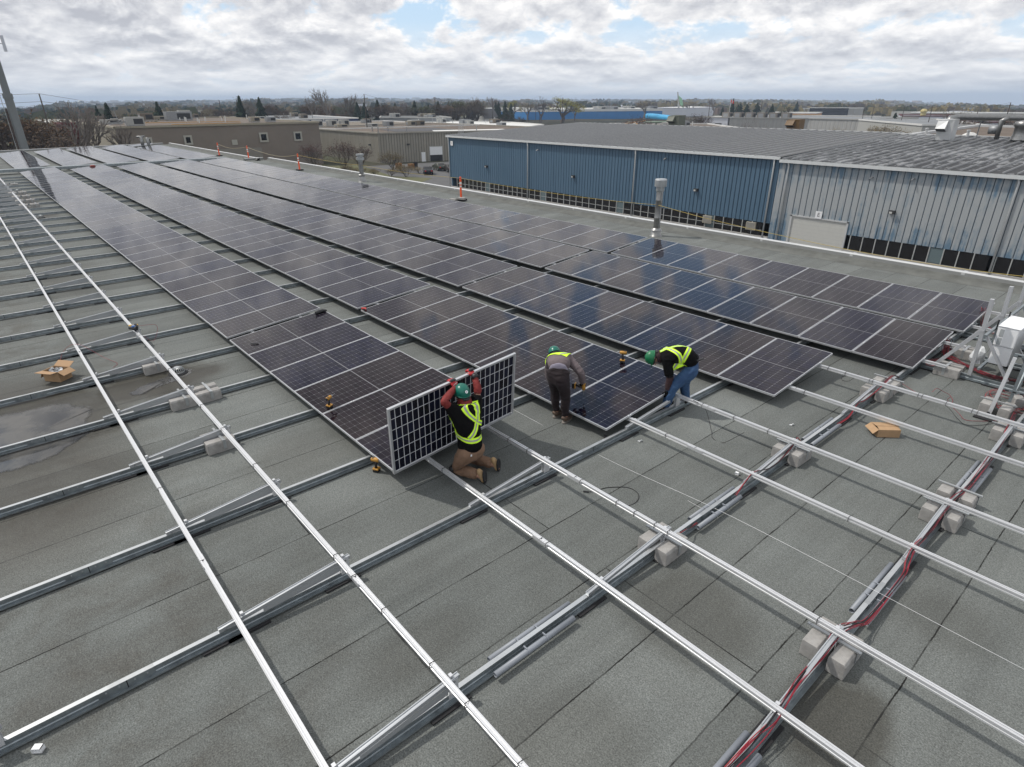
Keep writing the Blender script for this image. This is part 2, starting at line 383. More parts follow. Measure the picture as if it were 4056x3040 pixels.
# ---- channels
galv_top = mat('galvanized_top', (.56, .58, .59), .35, .65, var=.15, vscale=4)  # brighter copy of galv: sky sheen painted onto the channel tops
ZP = [(-.020, 0), (.048, 0), (.048, .014), (.045, .014), (.045, .004), (.010, .004), (.010, .026), (.004, .034), (.004, .060), (.010, .068), (.010, .0895), (-.034, .0895), (-.034, .078), (-.031, .078), (-.031, .0855), (.006, .0855), (.006, .070), (.000, .062), (.000, .032), (.006, .024), (.006, .004), (-.020, .004)]
RN = ['leftmost bare rack row', 'first panel row', 'second panel row', 'third panel row', 'fourth panel row', 'fifth panel row']
Yend = [12.9, 9.75, 13.3]
for i, x in enumerate(CHX):
    ye = {0: 12.9, 1: 13.4}.get(i, 14.2)
    lab = 'galvanized steel channel on the roof felt, %s one up from the bottom right corner' % nth(i+1)
    t = thing('roof_channel', lab, 'steel channel', (x, 0, 0), group='galvanized channels across the roof')
    a = MB(); a.profile(ZP, (0, -14, .022), (0, ye, .022), galv, cap=True); a.build('channel_beam', t); a = MB(); a.box((-.0345, -14, .1118), (.0105, ye, .1132), galv_top); a.build('top_flange', t)  # thin added strip over the beam's flange carries the painted sheen
    if x > -46:
        for ys in (-3.4, 2.62, 8.6):
            s_ = MB(); s_.box((-.034, ys-.22, .1118), (.014, ys+.22, .1145), galv_l); s_.box((.0105, ys-.22, .045), (.0135, ys+.22, .1118), galv)
            for k in (-.16, -.06, .06, .16): s_.box((.0135, ys+k-.006, .078), (.020, ys+k+.006, .090), galv_l)
            s_.box((.0102, ys-.004, .028), (.0145, ys+.004, .112), blackp); s_.build('splice_plate', t)
    if i < 12:
        for y0 in [-3.97]+Y0:
            for dy in (LOWR-.15, HIR):
                if (y0 < -3.5 and dy < 1) or (i > 2 and y0 > -1): continue
                p = MB(); p.box((-.075, y0+dy-.2, .0035), (.085, y0+dy+.2, .021), rubber); p.build('rubber_pad', t)
# ---- tilt brackets
def bracket_proto():
    t = thing('tilt_bracket', '', 'bracket')
    zl = zrow(LOWR)-.035-RH; zh = zrow(HIR)-.035-RH
    sl = (zh-zl)/(HIR-LOWR)
    prof = [(-.020, -.046), (.020, -.046), (.022, -.002), (.012, 0), (.012, -.008), (-.012, -.008), (-.012, 0), (-.022, -.002)]
    a, b_ = LOWR-.17, HIR+.13
    m = MB(); m.profile(prof, (0, a, zl+(a-LOWR)*sl), (0, b_, zl+(b_-LOWR)*sl), alub); m.build('tilt_bar', t)
    m = MB()
    # tapering web plate and upright leg
    y1, y2 = HIR+.0, HIR+.06
    zt = lambda y: zl+(y-LOWR)*sl-.042
    m.add([(.024, LOWR+.25, .113), (.024, y1, .150), (.024, y1+.04, zt(y1)), (.024, LOWR+.25, zt(LOWR+.25))], [(0,1,2,3)], alub)
    m.build('web_plate', t); m = MB()
    m.box((.020, y2-.05, .09), (.026, y2+.05, zt(y2)+.03), alu); m.box((-.026, y2-.05, .09), (-.020, y2+.05, zt(y2)+.03), alu)
    m.build('upright_leg', t)
    m = MB()
    for y in (a+.06, b_-.06): m.tube([(.02, y, zl+(y-LOWR)*sl-.03), (.034, y, zl+(y-LOWR)*sl-.03)], .010, steel_d, 6)
    for y in (LOWR+.045, HIR+.045): m.box((-.03, y, zl+(y-LOWR)*sl), (.005, y+.03, zl+(y-LOWR)*sl+.028), alu)
    m.build('clamp_bolt', t)
    return t
bp0 = bracket_proto(); first = True
def place_bracket(x, y0, lab):
    global first
    o = bp0 if first else copy_tree(bp0); first = False
    o.location = (x, y0, 0); o['label'] = lab; o['group'] = 'aluminium tilt brackets on the channels'
    if y0 > -.5:
        for c in [c for c in o.children if c.name.startswith('web_plate')]: bpy.data.objects.remove(c)
for i, x in enumerate(CHX):
    if x < -42: continue
    place_bracket(x, Y0[0], 'sloping aluminium bracket in the bare left rack, %s one up from the bottom' % nth(i+1) if i else 'sloping aluminium bracket at the lower end of the bare left rack rails')
    for r_ in range(1, 6):
        nend = [0, 6, 7, 8, 9, 9][r_]*PX
        if i in (0, 1, 2) and x > nend-2.5 and not (i == 0 and r_ > 3) and not (i == 1 and r_ > 4):
            place_bracket(x, Y0[r_], 'sloping aluminium bracket of the %s line of racks, %s channel from the lower right' % (nth(r_+1), nth(i+1)))
place_bracket(9.66, Y0[0]-2.98, 'bracket end cut off by the left edge of the picture, on the second channel')
bx = copy_tree(bp0); bx.location = (7.69, Y0[0]-2.98, 0); bx['label'] = 'upright end of a tilt bracket at the bottom left corner beside a small white clip'; bx['group'] = 'aluminium tilt brackets on the channels'
# ---- rails
RP = [(-.022, 0), (.022, 0), (.022, .016), (.014, .020), (.014, .032), (.022, .036), (.022, .055), (.008, .055), (.008, .044), (-.008, .044), (-.008, .055), (-.022, .055), (-.022, .036), (-.014, .032), (-.014, .020), (-.022, .016)]
def rail(y, z, x0, x1, lab, ties=(), splices=()):
    t = thing('mounting_rail', lab, 'mounting rail', (0, y, z), group='aluminium mounting rails')
    m = MB(); m.profile(RP, (x0, 0, 0), (x1, 0, 0), alu); m.build('rail_bar', t)
    if splices:
        m = MB()
        for s_ in splices: m.box((s_-.12, .0225, .006), (s_+.12, .0265, .050), alu); m.box((s_-.12, -.0265, .006), (s_+.12, -.0225, .050), alu); m.box((s_-.003, -.0228, -.001), (s_+.003, .0228, .0565), blackp)
        m.build('splice', t)
    for k in ties:
        m = MB(); w_ = .0035
        for (a, b_) in (((-.0245, -.0025), (-.0245, .0575)), ((-.0245, .0575), (.0245, .0575)), ((.0245, .0575), (.0245, -.0025)), ((.0245, -.0025), (-.0245, -.0025))):
            m.beam((k, a[0], a[1]), (k+.004, b_[0], b_[1]), .006, .004, zipm, up=(1, 0, 0))
        m.tube([(k, .0245, .05), (k+.02, .07, .065)], .002, zipm, 4); m.tube([(k, -.0245, .03), (k-.03, -.08, .015)], .0018, zipm, 4)
        m.build('cable_tie', t)
    return t
for j, y0 in enumerate(Y0):
    zl = zrow(LOWR)-.035-RH; zh = zrow(HIR)-.035-RH
    x1 = [13.6, 13.6, 13.6, 13.6, 10.15, 10.25][j]; x0 = [-47.5, 0, 0, 0, 0, 0][j]
    if j == 0:
        rail(y0+LOWR, zl, -30.2, x1, 'bright bare rail, left of the two rails running down the left side', (4.9,), (6.68, -1.25, -14))
        rail(y0+HIR, zh, -30.0, x1, 'bright bare rail with black ties, right of the two rails down the left side', (7.65, 8.06, 8.65, 9.46, 9.96, 10.6, 3.0, 1.1, 2.2, 5.3, 6.4, 4.0), (-1.2, -15.6, 8.08))
        rail(y0+HIR, zh, -44.0, -34.6, 'short far rail ending at the most distant concrete blocks')
    else:
        low_t = {1: (6.9, 8.9), 2: (8.3, 10.9), 3: (8.95,), 4: (), 5: ()}[j]
        hi_t = {1: (7.0, 7.4, 8.4, 8.99, 9.26, 9.55, 9.73, 11.4), 2: (8.2, 8.75, 9.3), 3: (8.85, 9.15, 9.55, 9.6, 10.3, 10.36, 10.7, 11.05, 11.12), 4: (9.9,), 5: ()}[j]
        nm = RN[j]
        rail(y0+LOWR, zl, -44.5, x1, 'lower rail under the %s from the left' % nm.replace('panel row', 'row of panels'), low_t, (x1-4.8,) if j < 4 else ())
        rail(y0+HIR, zh, -44.5, x1, 'upper rail under the %s from the left' % nm.replace('panel row', 'row of panels'), hi_t, (x1-5.3,) if j < 4 else ())
# ---- panels
def cells_material(name, back=False):
    m = bpy.data.materials.new(name); m.use_nodes = True; t = m.node_tree; b = t.nodes['Principled BSDF']
    uv = N(t, 'ShaderNodeUVMap'); s = N(t, 'ShaderNodeSeparateXYZ'); t.links.new(uv.outputs[0], s.inputs[0])
    oi = N(t, 'ShaderNodeObjectInfo')
    def tri(v, n_):      # distance to nearest cell border, 0 at the border, in cell units
        f = math_node(t, 'FRACT', math_node(t, 'MULTIPLY', v, n_)); g = math_node(t, 'SUBTRACT', 1., f); return math_node(t, 'MINIMUM', f, g)
    du = tri(s.outputs[0], 6.); dv = tri(s.outputs[1], 24.)
    wu, wv = (.030, .055) if back else (.010, .022)
    lu = math_node(t, 'LESS_THAN', du, wu); lv = math_node(t, 'LESS_THAN', dv, wv)
    cen = math_node(t, 'LESS_THAN', math_node(t, 'ABSOLUTE', math_node(t, 'ADD', s.outputs[1], -.5)), .0042)
    # clipped cell corners
    dia = math_node(t, 'LESS_THAN', math_node(t, 'ADD', math_node(t, 'MULTIPLY', du, 2.), dv), .13)
    # fine busbars along the panel
    bb = math_node(t, 'LESS_THAN', tri(s.outputs[0], 60.), .05)
    line = math_node(t, 'MAXIMUM', lu, cen); 
    line = math_node(t, 'MAXIMUM', line, math_node(t, 'MULTIPLY', lv, 1. if back else .42)); line = math_node(t, 'MAXIMUM', line, math_node(t, 'MULTIPLY', dia, .8))
    line = math_node(t, 'MAXIMUM', line, math_node(t, 'MULTIPLY', bb, .035))
    cell = mixc(t, oi.outputs['Random'], (.0032, .0038, .015), (.0085, .0052, .0075))
    cellv = N(t, 'ShaderNodeTexWhiteNoise', noise_dimensions='3D')
    cxx = N(t, 'ShaderNodeCombineXYZ'); t.links.new(math_node(t, 'FLOOR', math_node(t, 'MULTIPLY', s.outputs[0], 6.)), cxx.inputs[0]); t.links.new(math_node(t, 'FLOOR', math_node(t, 'MULTIPLY', s.outputs[1], 24.)), cxx.inputs[1]); t.links.new(oi.outputs['Random'], cxx.inputs[2])
    t.links.new(cxx.outputs[0], cellv.inputs[0])
    cell = mixc(t, 1., cell, ramp(t, cellv.outputs[0], [(0., .75), (1., 1.35)]), 'MULTIPLY')
    if back: cell = mixc(t, 1., (.005, .006, .014), ramp(t, cellv.outputs[0], [(0., .6), (1., 2.0)]), 'MULTIPLY')
    t.links.new(mixc(t, line, cell, (.56, .57, .60) if back else (.15, .152, .16)), b.inputs['Base Color'])
    rr = noise(t, None, 1.0)
    b.inputs['Roughness'].default_value = .055 if not back else .2
    b.inputs['IOR'].default_value = 1.28; b.inputs['Specular Tint'].default_value = (1., .82, .76, 1)
    return m
CELLS = cells_material('solar_cells'); CELLB = cells_material('solar_cells_back', True)
sheet = mat('white_backsheet', (.62, .63, .65), .4)
def panel_meshes():
    f = MB(); w_ = .0125; h_ = .035
    f.box((0, 0, -h_), (w_, PL, 0), alu_frame); f.box((PW-w_, 0, -h_), (PW, PL, 0), alu_frame)
    f.box((w_, 0, -h_), (PW-w_, w_, 0), alu_frame); f.box((w_, PL-w_, -h_), (PW-w_, PL, 0), alu_frame)
    fo = f.build('frame'); 
    g = MB(); e = .006
    w_ = .0125; g.add([(w_, w_, -.003), (PW-w_, w_, -.003), (PW-w_, PL-w_, -.003), (w_, PL-w_, -.003)], [(0,1,2,3)], CELLS)
    g.add([(w_, w_, -.009), (PW-w_, w_, -.009), (PW-w_, PL-w_, -.009), (w_, PL-w_, -.009)], [(0,3,2,1)], sheet)
    go = g.build('glass'); me = go.data
    uv = me.uv_layers.new(name='UVMap'); b_ = .009
    for p in me.polygons:
        for li in p.loop_indices:
            v = me.vertices[me.loops[li].vertex_index].co
            uv.data[li].uv = ((v.x-w_-b_)/(PW-2*w_-2*b_), (v.y-w_-b_)/(PL-2*w_-2*b_))
    co = []
    for y in (LOWR, HIR):
        c = MB(); c.box((PW-.003, y/ct-.035, -.004), (PW+.016, y/ct+.035, .004), alu); c.tube([(PW+.0065, y/ct, .004), (PW+.0065, y/ct, .011)], .007, steel_d, 6)
        co.append(c.build('clamp'))
    return fo, go, co
fo, go, co = panel_meshes()
slots = []
ncount = [0, 6, 7, 8, 9, 9]
for r_ in range(1, 6):
    k = 0
    xs = [(i*PX) for i in range(ncount[r_])][::-1]
    x = -.16
    mainx = []; x = -.16
    br_ = {1: (14, 30), 2: (13, 29), 3: (13, 27), 4: (12, 26), 5: (12, 25)}[r_]
    for i in range(40):
        if i in br_: x -= .09
        x -= PX; mainx.append(x)
    xf = -46.2; farx = []
    xe = [0, -66.0, -67.6, -69.2, -70.2, -70.8][r_]
    i = 0
    while xf-PX > xe:
        if i == 5: xf -= .1
        if r_ == 5 and -69.2 < xf-PX < -66.2: xf -= 2.2
        xf -= PX; farx.append(xf); i += 1
    for q in xs+mainx+farx:
        k += 1; slots.append((r_, k, q, Y0[r_]))
for i in range(5): slots.append((0, i+1, -47.6-(i+1)*PX, Y0[0]-.1))
slots.sort(key=lambda s: (Vector((s[2], s[3], .3))-CAM).length)
rowname = ['far left stub row', 'leftmost row', 'second row from left', 'third row from left', 'fourth row from left', 'rightmost row']
inst = slots[:299]; rest = slots[299:]
for n_, (r_, k, x, y) in enumerate(inst):
    lab = 'tilted solar panel, %s from the near end of the %s' % (nth(k), rowname[r_])
    t = thing('solar_panel', lab, 'solar panel', (x, y, ZL), group='solar panels in long rows')
    rj = random.Random(n_)
    t.rotation_euler = (TILT + rj.gauss(0, .0012), rj.gauss(0, .0022), 0)
    for src, on in ((fo, True), (go, True), (co[0], x > -16), (co[1], x > -16)):
        if not on: continue
        c = src if (n_ == 0) else src.copy()
        if n_: COL.objects.link(c)
        c.parent = t
far = MB()
guv = []
for (r_, k, x, y) in rest:
    M = Matrix.Translation((x, y, ZL)) @ Matrix.Rotation(TILT, 4, 'X'); w_ = .017
    far.box((0, 0, -.035), (PW, PL, -.001), alu_frame, M)
    far.add([M @ Vector(p) for p in ((w_, w_, .002), (PW-w_, w_, .002), (PW-w_, PL-w_, .002), (w_, PL-w_, .002))], [(0,1,2,3)], CELLS); 
o = far.build('solar_panel'); me = o.data; uv = me.uv_layers.new(name='UVMap')
for p in me.polygons:
    if me.materials[p.material_index] == CELLS:
        for j, li in enumerate(p.loop_indices):
            uv.data[li].uv = ((.006, .004), (.994, .004), (.994, .996), (.006, .996))[me.loops[li].vertex_index % 4]
tag(o, 'farthest solar panels merging into pale sheets at the end of the roof', 'solar panel', 'solar panels in long rows'); o['kind'] = 'stuff'
# cable tray across the gap
t = thing('cable_tray', 'long grey covered cable tray crossing the roof between panel blocks', 'cable tray', (-45.25, 0, 0))
m = MB(); m.box((-.32, -16, .16), (.32, 14.3, .34), galv); m.build('tray_cover', t)
m = MB()
for k in range(16): m.cbox((0, -15.5+k*2, .08), (.5, .12, .16), rubber)
m.build('tray_foot', t)
# ---- held panel
t = thing('solar_panel', 'solar panel standing on its long edge, held up by the kneeling worker', 'solar panel')
a = Vector((6.535, -.03, .215)); b_ = Vector((6.52, 2.07, .395)); c = Vector((6.705, -.13, 1.28))
ey = (b_-a).normalized(); ex = (c-a); ex = (ex - ey*ex.dot(ey)).normalized(); ez = ex.cross(ey)
Mh = Matrix(((ex.x, ey.x, ez.x, a.x), (ex.y, ey.y, ez.y, a.y), (ex.z, ey.z, ez.z, a.z), (0,0,0,1)))
t.matrix_world = Mh
f2 = fo.copy(); COL.objects.link(f2); f2.parent = t; HELD_N = ez.copy()
g = MB(); w_ = .017
g.add([(w_, w_, -.008), (PW-w_, w_, -.008), (PW-w_, PL-w_, -.008), (w_, PL-w_, -.008)], [(0,1,2,3)], CELLB)
g.add([(w_, w_, -.003), (PW-w_, w_, -.003), (PW-w_, PL-w_, -.003), (w_, PL-w_, -.003)], [(0,3,2,1)], CELLB)
g2 = g.build('glass', t); me = g2.data; uv = me.uv_layers.new(name='UVMap')
for p in me.polygons:
    for li in p.loop_indices:
        v = me.vertices[me.loops[li].vertex_index].co; uv.data[li].uv = ((v.x-w_-.005)/(PW-2*w_-.01), (v.y-w_-.005)/(PL-2*w_-.01))
m = MB()
for (p, q) in (((.0, 0), (.028, PL)), ((PW-.028, 0), (PW, PL)), ((.028, 0), (PW-.028, .028)), ((.028, PL-.028), (PW-.028, PL))):
    m.box((p[0], p[1], -.0365), (q[0], q[1], -.0345), alu_frame)
m.build('back_flange', t)
m = MB()
for y in (.97, 1.05, 1.13): m.box((PW-.13, y-.03, -.028), (PW-.06, y+.03, -.009), blackp)
m.build('junction_box', t)
# ================================================================ BLOCKS, STRAPS, CONDUITS, CABLES
def block_proto():
    m = MB(); L = .40; prof = [(-.078, 0), (.078, 0), (.078, .150), (.058, .178), (-.070, .178), (-.078, .170)]
    m.profile(prof, (0, 0, 0), (0, L, 0), conc); return m.build('concrete_block', bevel=.006)
blk0 = block_proto(); nb = 0
def block(x, y, lab, rz=0., L=1., z=.004):
    global nb
    o = blk0 if nb == 0 else blk0.copy()
    if nb: COL.objects.link(o)
    nb += 1; o.location = (x, y, z); o.rotation_euler = (0, 0, rz); o.scale = (1, L, 1)
    tag(o, lab, 'concrete block', 'concrete ballast blocks')
def strap(x, y, half, lab):
    m = MB(); z = .178+.0045
    m.box((-half, -.022, z), (half, .022, z+.004), galv_l); m.box((-half-.004, -.022, .05), (-half, .022, z+.004), galv_l); m.box((half, -.022, .05), (half+.004, .022, z+.004), galv_l)
    m.box((-half-.05, -.03, z+.005), (half+.03, .0, z+.022), galv_l)
    o = m.build('ballast_strap', loc=(x, y, 0)); tag(o, lab, 'metal strap', 'galvanized straps over the ballast blocks')
def pair(cx, y, where, dx=.122, L=1., strapy=None):
    block(cx+dx, y, 'near block of the strapped pair %s' % where, random.Random(cx*7+y).gauss(0, .012), L)
    block(cx-dx, y+.01, 'far block of the strapped pair %s' % where, random.Random(cx*5+y).gauss(0, .012), L)
    strap(cx, y+(strapy if strapy else .24), dx+.08, 'galvanized strap over the block pair %s' % where)
pair(.12, -1.67, 'behind the domed drain', L=.98)
pair(2.05, -1.68, 'left of the rail, below the domed drain', L=.95)
pair(2.05, -1.28, 'right of the rail, below the domed drain', L=.98)
pair(3.9, -1.66, 'third down along the bare left rack')
pair(9.66, 1.42, 'under the end of the first bare rails', L=1.05)
pair(11.57, 1.40, 'nearest the bottom right with red cables over it', L=1.05)
pair(11.57, 4.47, 'halfway up the right side with red cables', L=1.0)
pair(11.57, 5.02, 'just behind the halfway pair on the right side', L=.7)
pair(9.66, 4.46, 'beside the two rails left of the cardboard box', L=1.0)
pair(9.66, 7.50, 'behind the open cardboard box', L=1.0)
pair(9.66, 7.98, 'touching the dark cable coil near the rack corner', L=.7)
pair(11.57, 7.42, 'at the right edge by the cable coil', L=1.0)
pair(11.2, 8.32, 'under the bright upright post at the right', dx=.13, L=.9)
block(11.42, 8.95, 'pale concrete block inside the red cable coil', .5, .5)
for i, (x, ws) in enumerate(((-25.75, 'nearest of the far cluster'), (-27.65, 'second of the far cluster'), (-29.55, 'third of the far cluster'), (-31.5, 'fourth of the far cluster'), (-36.4, 'farthest up the left side'))):
    pair(x, -1.5, 'left of the far rail, %s' % ws, L=.9); pair(x, -1.06, 'right of the far rail, %s' % ws, L=.9)
# rack blocks along x
def xblock(x, y, lab): block(x+.4, y, lab, math.pi/2)
xblock(9.97, 9.60, 'long concrete block strapped on the first rack foot'); xblock(9.97, 9.84, 'rear concrete block behind the first rack foot')
xblock(9.92, 10.82, 'weathered concrete block on the second rack foot'); xblock(9.92, 11.06, 'rear concrete block behind the second rack foot')
def xstrap(x, y, lab):
    m = MB(); z = .183; m.box((-.022, -.12-.075, z), (.022, .12+.075, z+.004), galv_l); m.box((-.022, -.199, .03), (.022, -.195, z+.004), galv_l); m.box((-.022, .195, .03), (.022, .199, z+.004), galv_l)
    tag(m.build('ballast_strap', loc=(x, y, 0)), lab, 'metal strap', 'galvanized straps over the ballast blocks')
xstrap(10.13, 9.72, 'galvanized strap over the block on the first rack foot'); xstrap(10.1, 10.94, 'galvanized strap over the block on the second rack foot')
# conduits
def conduit(x, y0, y1, z, lab, clips=(), dz=0.):
    t = thing('plastic_conduit', lab, 'conduit', (x, 0, z), group='grey plastic conduits beside the channels')
    m = MB(); r1, r2 = .028, .024
    ring = []
    for y, r_ in ((y0, r1), (y1, r1), (y1, r2), (y1-.12, r2)): ring.append((y, r_))
    vs = []; n = 14
    for y, r_ in [(y0+.12, r2), (y0, r2), (y0, r1), (y1, r1), (y1, r2), (y1-.12, r2)]:
        for j in range(n): a = 2*math.pi*j/n; vs.append((r_*math.cos(a), y, r_*math.sin(a)))
    fs = [(i*n+j, i*n+(j+1) % n, (i+1)*n+(j+1) % n, (i+1)*n+j) for i in range(5) for j in range(n)]
    m.add(vs, fs, pvc); m.build('pipe', t, True)
    for c in clips:
        m = MB(); m.tube([(.0, c, 0), (0, c+.012, 0)], .031, pvc, 14); m.box((-.05 if x > 9.7 and x < 10 or x > 11.6 else 0, c, .02), (.0 if x > 9.7 and x < 10 or x > 11.6 else .05, c+.012, .034), pvc); m.build('pipe_clip', t)
    return t
for cx, segs in ((9.66, ((-.92, .08, 'below the first rails, bottom centre'), (2.2, 3.15, 'between the first and second rails'), (5.1, 6.05, 'beside the cardboard box'))),
                 (11.57, ((-1.0, .16, 'cut by the bottom edge of the picture'), (2.17, 3.15, 'with red cables coming out of both ends'), (5.34, 6.3, 'near the right edge above the halfway blocks')))):
    for y0, y1, ws in segs:
        conduit(cx+.085, y0, y1, .075, 'near grey conduit strapped beside the channel, %s' % ws, ((y0+y1)/2-.12, (y0+y1)/2+.12))
        conduit(cx-.075, y0+.06, y1+.1, .075, 'far grey conduit strapped beside the channel, %s' % ws, ((y0+y1)/2-.12, (y0+y1)/2+.12))
# cables
def catmull(P, k=8):
    P = [Vector(p) for p in P]; P = [2*P[0]-P[1]]+P+[2*P[-1]-P[-2]]; out = []
    for i in range(1, len(P)-2):
        for j in range(k):
            t = j/k; p0, p1, p2, p3 = P[i-1:i+3]
            out.append(.5*((2*p1)+(p2-p0)*t+(2*p0-5*p1+4*p2-p3)*t*t+(p3*1-p0-3*p2*1+3*p1)*t**3))
    out.append(P[-2]); return out
def cable(P, rad, m, lab, cat='cable', name='cable', group=None, k=8):
    b = MB(); b.tube(catmull(P, k), rad, m, 6); o = b.build(name, smooth=True); tag(o, lab, cat, group); return o
def bundle(P, n_, spread, lab, seed, mats=None, rad=.0035, k=6, group=None):
    rnd = random.Random(seed); mats = mats or [redw, blkw, orangew, blkw, redw]
    t = thing('cable_bundle', lab, 'cables', P[0], group=group)
    pp = [Vector(p)-Vector(P[0]) for p in P]
    for i in range(n_):
        off = Vector((rnd.uniform(-1, 1), rnd.uniform(-1, 1), rnd.uniform(0, 1)))*spread
        q = [p+off+Vector((rnd.gauss(0, spread*.45), rnd.gauss(0, spread*.45), abs(rnd.gauss(0, spread*.25)))) for p in pp]
        b = MB(); b.tube(catmull(q, k), rad, mats[i % len(mats)], 5); b.build('wire', t, True)
zt = .150
bundle([(11.60, -1.2, zt), (11.56, -.6, zt+.01), (11.58, .1, zt), (11.60, .45, zt+.03), (11.57, .9, zt+.05), (11.58, 1.35, .21), (11.57, 1.7, .23), (11.62, 1.95, .19), (11.655, 2.2, .10), (11.655, 3.1, .09), (11.62, 3.3, zt), (11.59, 3.6, zt+.04), (11.6, 4.0, zt+.02), (11.58, 4.5, .21), (11.59, 4.9, .22), (11.6, 5.4, zt), (11.6, 6.4, zt), (11.58, 6.9, .15), (11.55, 7.45, .22), (11.5, 7.9, .2), (11.45, 8.5, .1)], 7, .022, 'red and black cables running along the rightmost channel', 1, rad=.0044)
bundle([(9.7, 1.75, .14), (9.72, 1.95, .15), (9.70, 2.1, .10), (9.70, 2.25, .09)], 3, .008, 'short red cable tails by the block pair near picture centre', 2)
bundle([(9.70, 3.1, .09), (9.68, 3.35, .17), (9.66, 3.6, .2), (9.7, 4.0, .13), (9.70, 4.4, .2), (9.66, 4.7, .24), (9.6, 4.9, .21), (9.64, 5.0, .1)], 4, .010, 'red and black cables over the block pair left of the cardboard box', 3, rad=.0045)
bundle([(9.73, 6.0, .09), (9.76, 6.3, .13), (9.72, 6.7, .2), (9.70, 7.1, .15), (9.72, 7.55, .21), (9.70, 7.95, .24), (9.68, 8.3, .22), (9.70, 8.6, .1)], 5, .012, 'red cables from conduit to the block pair behind the cardboard box', 4, rad=.0048)
bundle([(9.70, 10.75, .30), (9.78, 10.78, .2), (9.86, 10.55, .04), (10.02, 10.45, .03), (10.3, 10.3, .03), (10.6, 10.1, .04), (10.9, 9.98, .06), (11.2, 10.1, .06)], 22, .045, 'thick spread of red and black cables on the roof under the inverter', 6, k=7)
bundle([(9.72, 10.8, .34), (9.80, 10.86, .22), (9.86, 10.7, .05), (9.98, 10.6, .03), (9.9, 10.35, .03), (9.7, 9.9, .03)], 14, .05, 'red cables hanging off the end of the fourth panel row', 7)
bundle([(9.72, 13.35, .38), (9.80, 13.3, .25), (9.86, 13.1, .08), (10.0, 13.0, .03), (10.4, 12.6, .03)], 12, .05, 'red cables hanging off the end of the rightmost panel row', 8)
t_pts = [(11.3+.33*math.cos(a)*(1+.2*math.sin(3*a)), 9.0+.38*math.sin(a), .03+.03*(i % 3)) for i, a in enumerate([.6*k for k in range(24)])]
bundle(t_pts, 5, .09, 'tangled coil of red and black cable at the right edge', 9, k=5)
bundle([(9.70, 9.6, .2), (9.9, 9.45, .16), (10.0, 9.5, .18)], 3, .008, 'dark red leads bent around the first rack foot', 12)
cable([(10.35, 8.13, .20), (10.37, 8.3, .22), (10.42, 8.55, .1), (10.5, 8.68, .02), (10.6, 8.5, .01), (10.62, 8.3, .02), (10.58, 8.2, .12), (10.62, 8.13, .2)], .0035, redw, 'thin red cable arching beside the bare rail')
cable([(9.75, 8.2, .2), (9.9, 8.25, .09), (10.2, 8.05, .08), (10.6, 7.95, .12), (10.85, 7.8, .03), (11.0, 7.68, .01), (11.18, 7.85, .01), (11.35, 8.25, .01), (11.42, 8.6, .03)], .0038, blkw, 'black cable drooping from the rail to the right edge post')
cable([(9.75, 8.22, .2), (9.9, 8.3, .11), (10.2, 8.12, .10), (10.6, 8.02, .13), (10.82, 7.98, .04), (10.95, 7.86, .01), (11.12, 7.98, .01), (11.3, 8.2, .01)], .0035, redw, 'red cable drooping beside the black one below the rail')
cable([(9.22, 8.02, .2), (9.12, 7.95, .04), (9.0, 7.95, .008), (8.93, 8.1, .008), (9.0, 8.27, .008), (9.1, 8.3, .008), (9.16, 8.22, .03)], .0038, blkw, 'short black cable loop under the rail near the panel corner')
cable([(8.34, 1.83, .015), (8.38, 1.93, .01), (8.43, 2.1, .006), (8.6, 2.3, .006), (8.78, 2.3, .006), (8.88, 2.15, .006), (8.86, 1.95, .02), (8.8, 1.72, .2)], .0045, blkw, 'black cable with plug looping on the felt, picture centre')
b = MB(); b.tube([(8.28, 1.79, .012), (8.34, 1.83, .015)], .011, blackp, 8); tag(b.build('cable_plug'), 'small black plug at the end of the looping cable', 'plug')
cable([(8.05, 4.55, .36), (8.25, 4.6, .27), (8.5, 4.45, .02), (8.62, 4.3, .008), (8.8, 4.3, .008), (9.0, 4.48, .2)], .0042, blkw, 'black cable hanging from the rail by the worker in jeans')
b = MB(); b.tube([(7.62, 2.93, .012), (7.6, 2.98, .03), (7.55, 3.06, .05), (7.52, 3.12, .03)], .017, blackp, 6); b.tube([(7.62, 2.93, .012), (7.66, 2.9, .012)], .008, blackp, 6)
b.tube([(7.60, 2.96, .012), (7.56, 3.04, .022), (7.50, 3.1, .03)], .014, blackp, 6); tag(b.build('tie_bundle'), 'small bundle of black cable ties lying on the felt', 'cable ties')
cable([(-1.5, -1.28, .2), (-1.6, -1.1, .02), (-1.72, -.95, .3), (-1.62, -1.3, .4)], .003, redw, 'thin red wire beside the black tool on the left rail')
cable([(-1.0, -2.9, .02), (-1.9, -2.65, .12), (-1.7, -2.4, .24), (-1.1, -2.1, .06), (-.75, -1.95, .008), (-.55, -2.05, .008)], .003, redw, 'thin red wire curling over the left rail above the box')
# white chalk line string
cable([(5.9, 2.64, .003), (8, 2.64, .0035), (10, 2.64, .12), (12.9, 2.62, .12)], .0016, white_p, 'thin white string stretched across the felt towards the lower right', 'string', 'string_line')
cable([(9.75, 2.64, .006), (9.3, 2.66, .004)], .0015, white_p, 'loose white string end beside the first conduits', 'string', 'string_line')
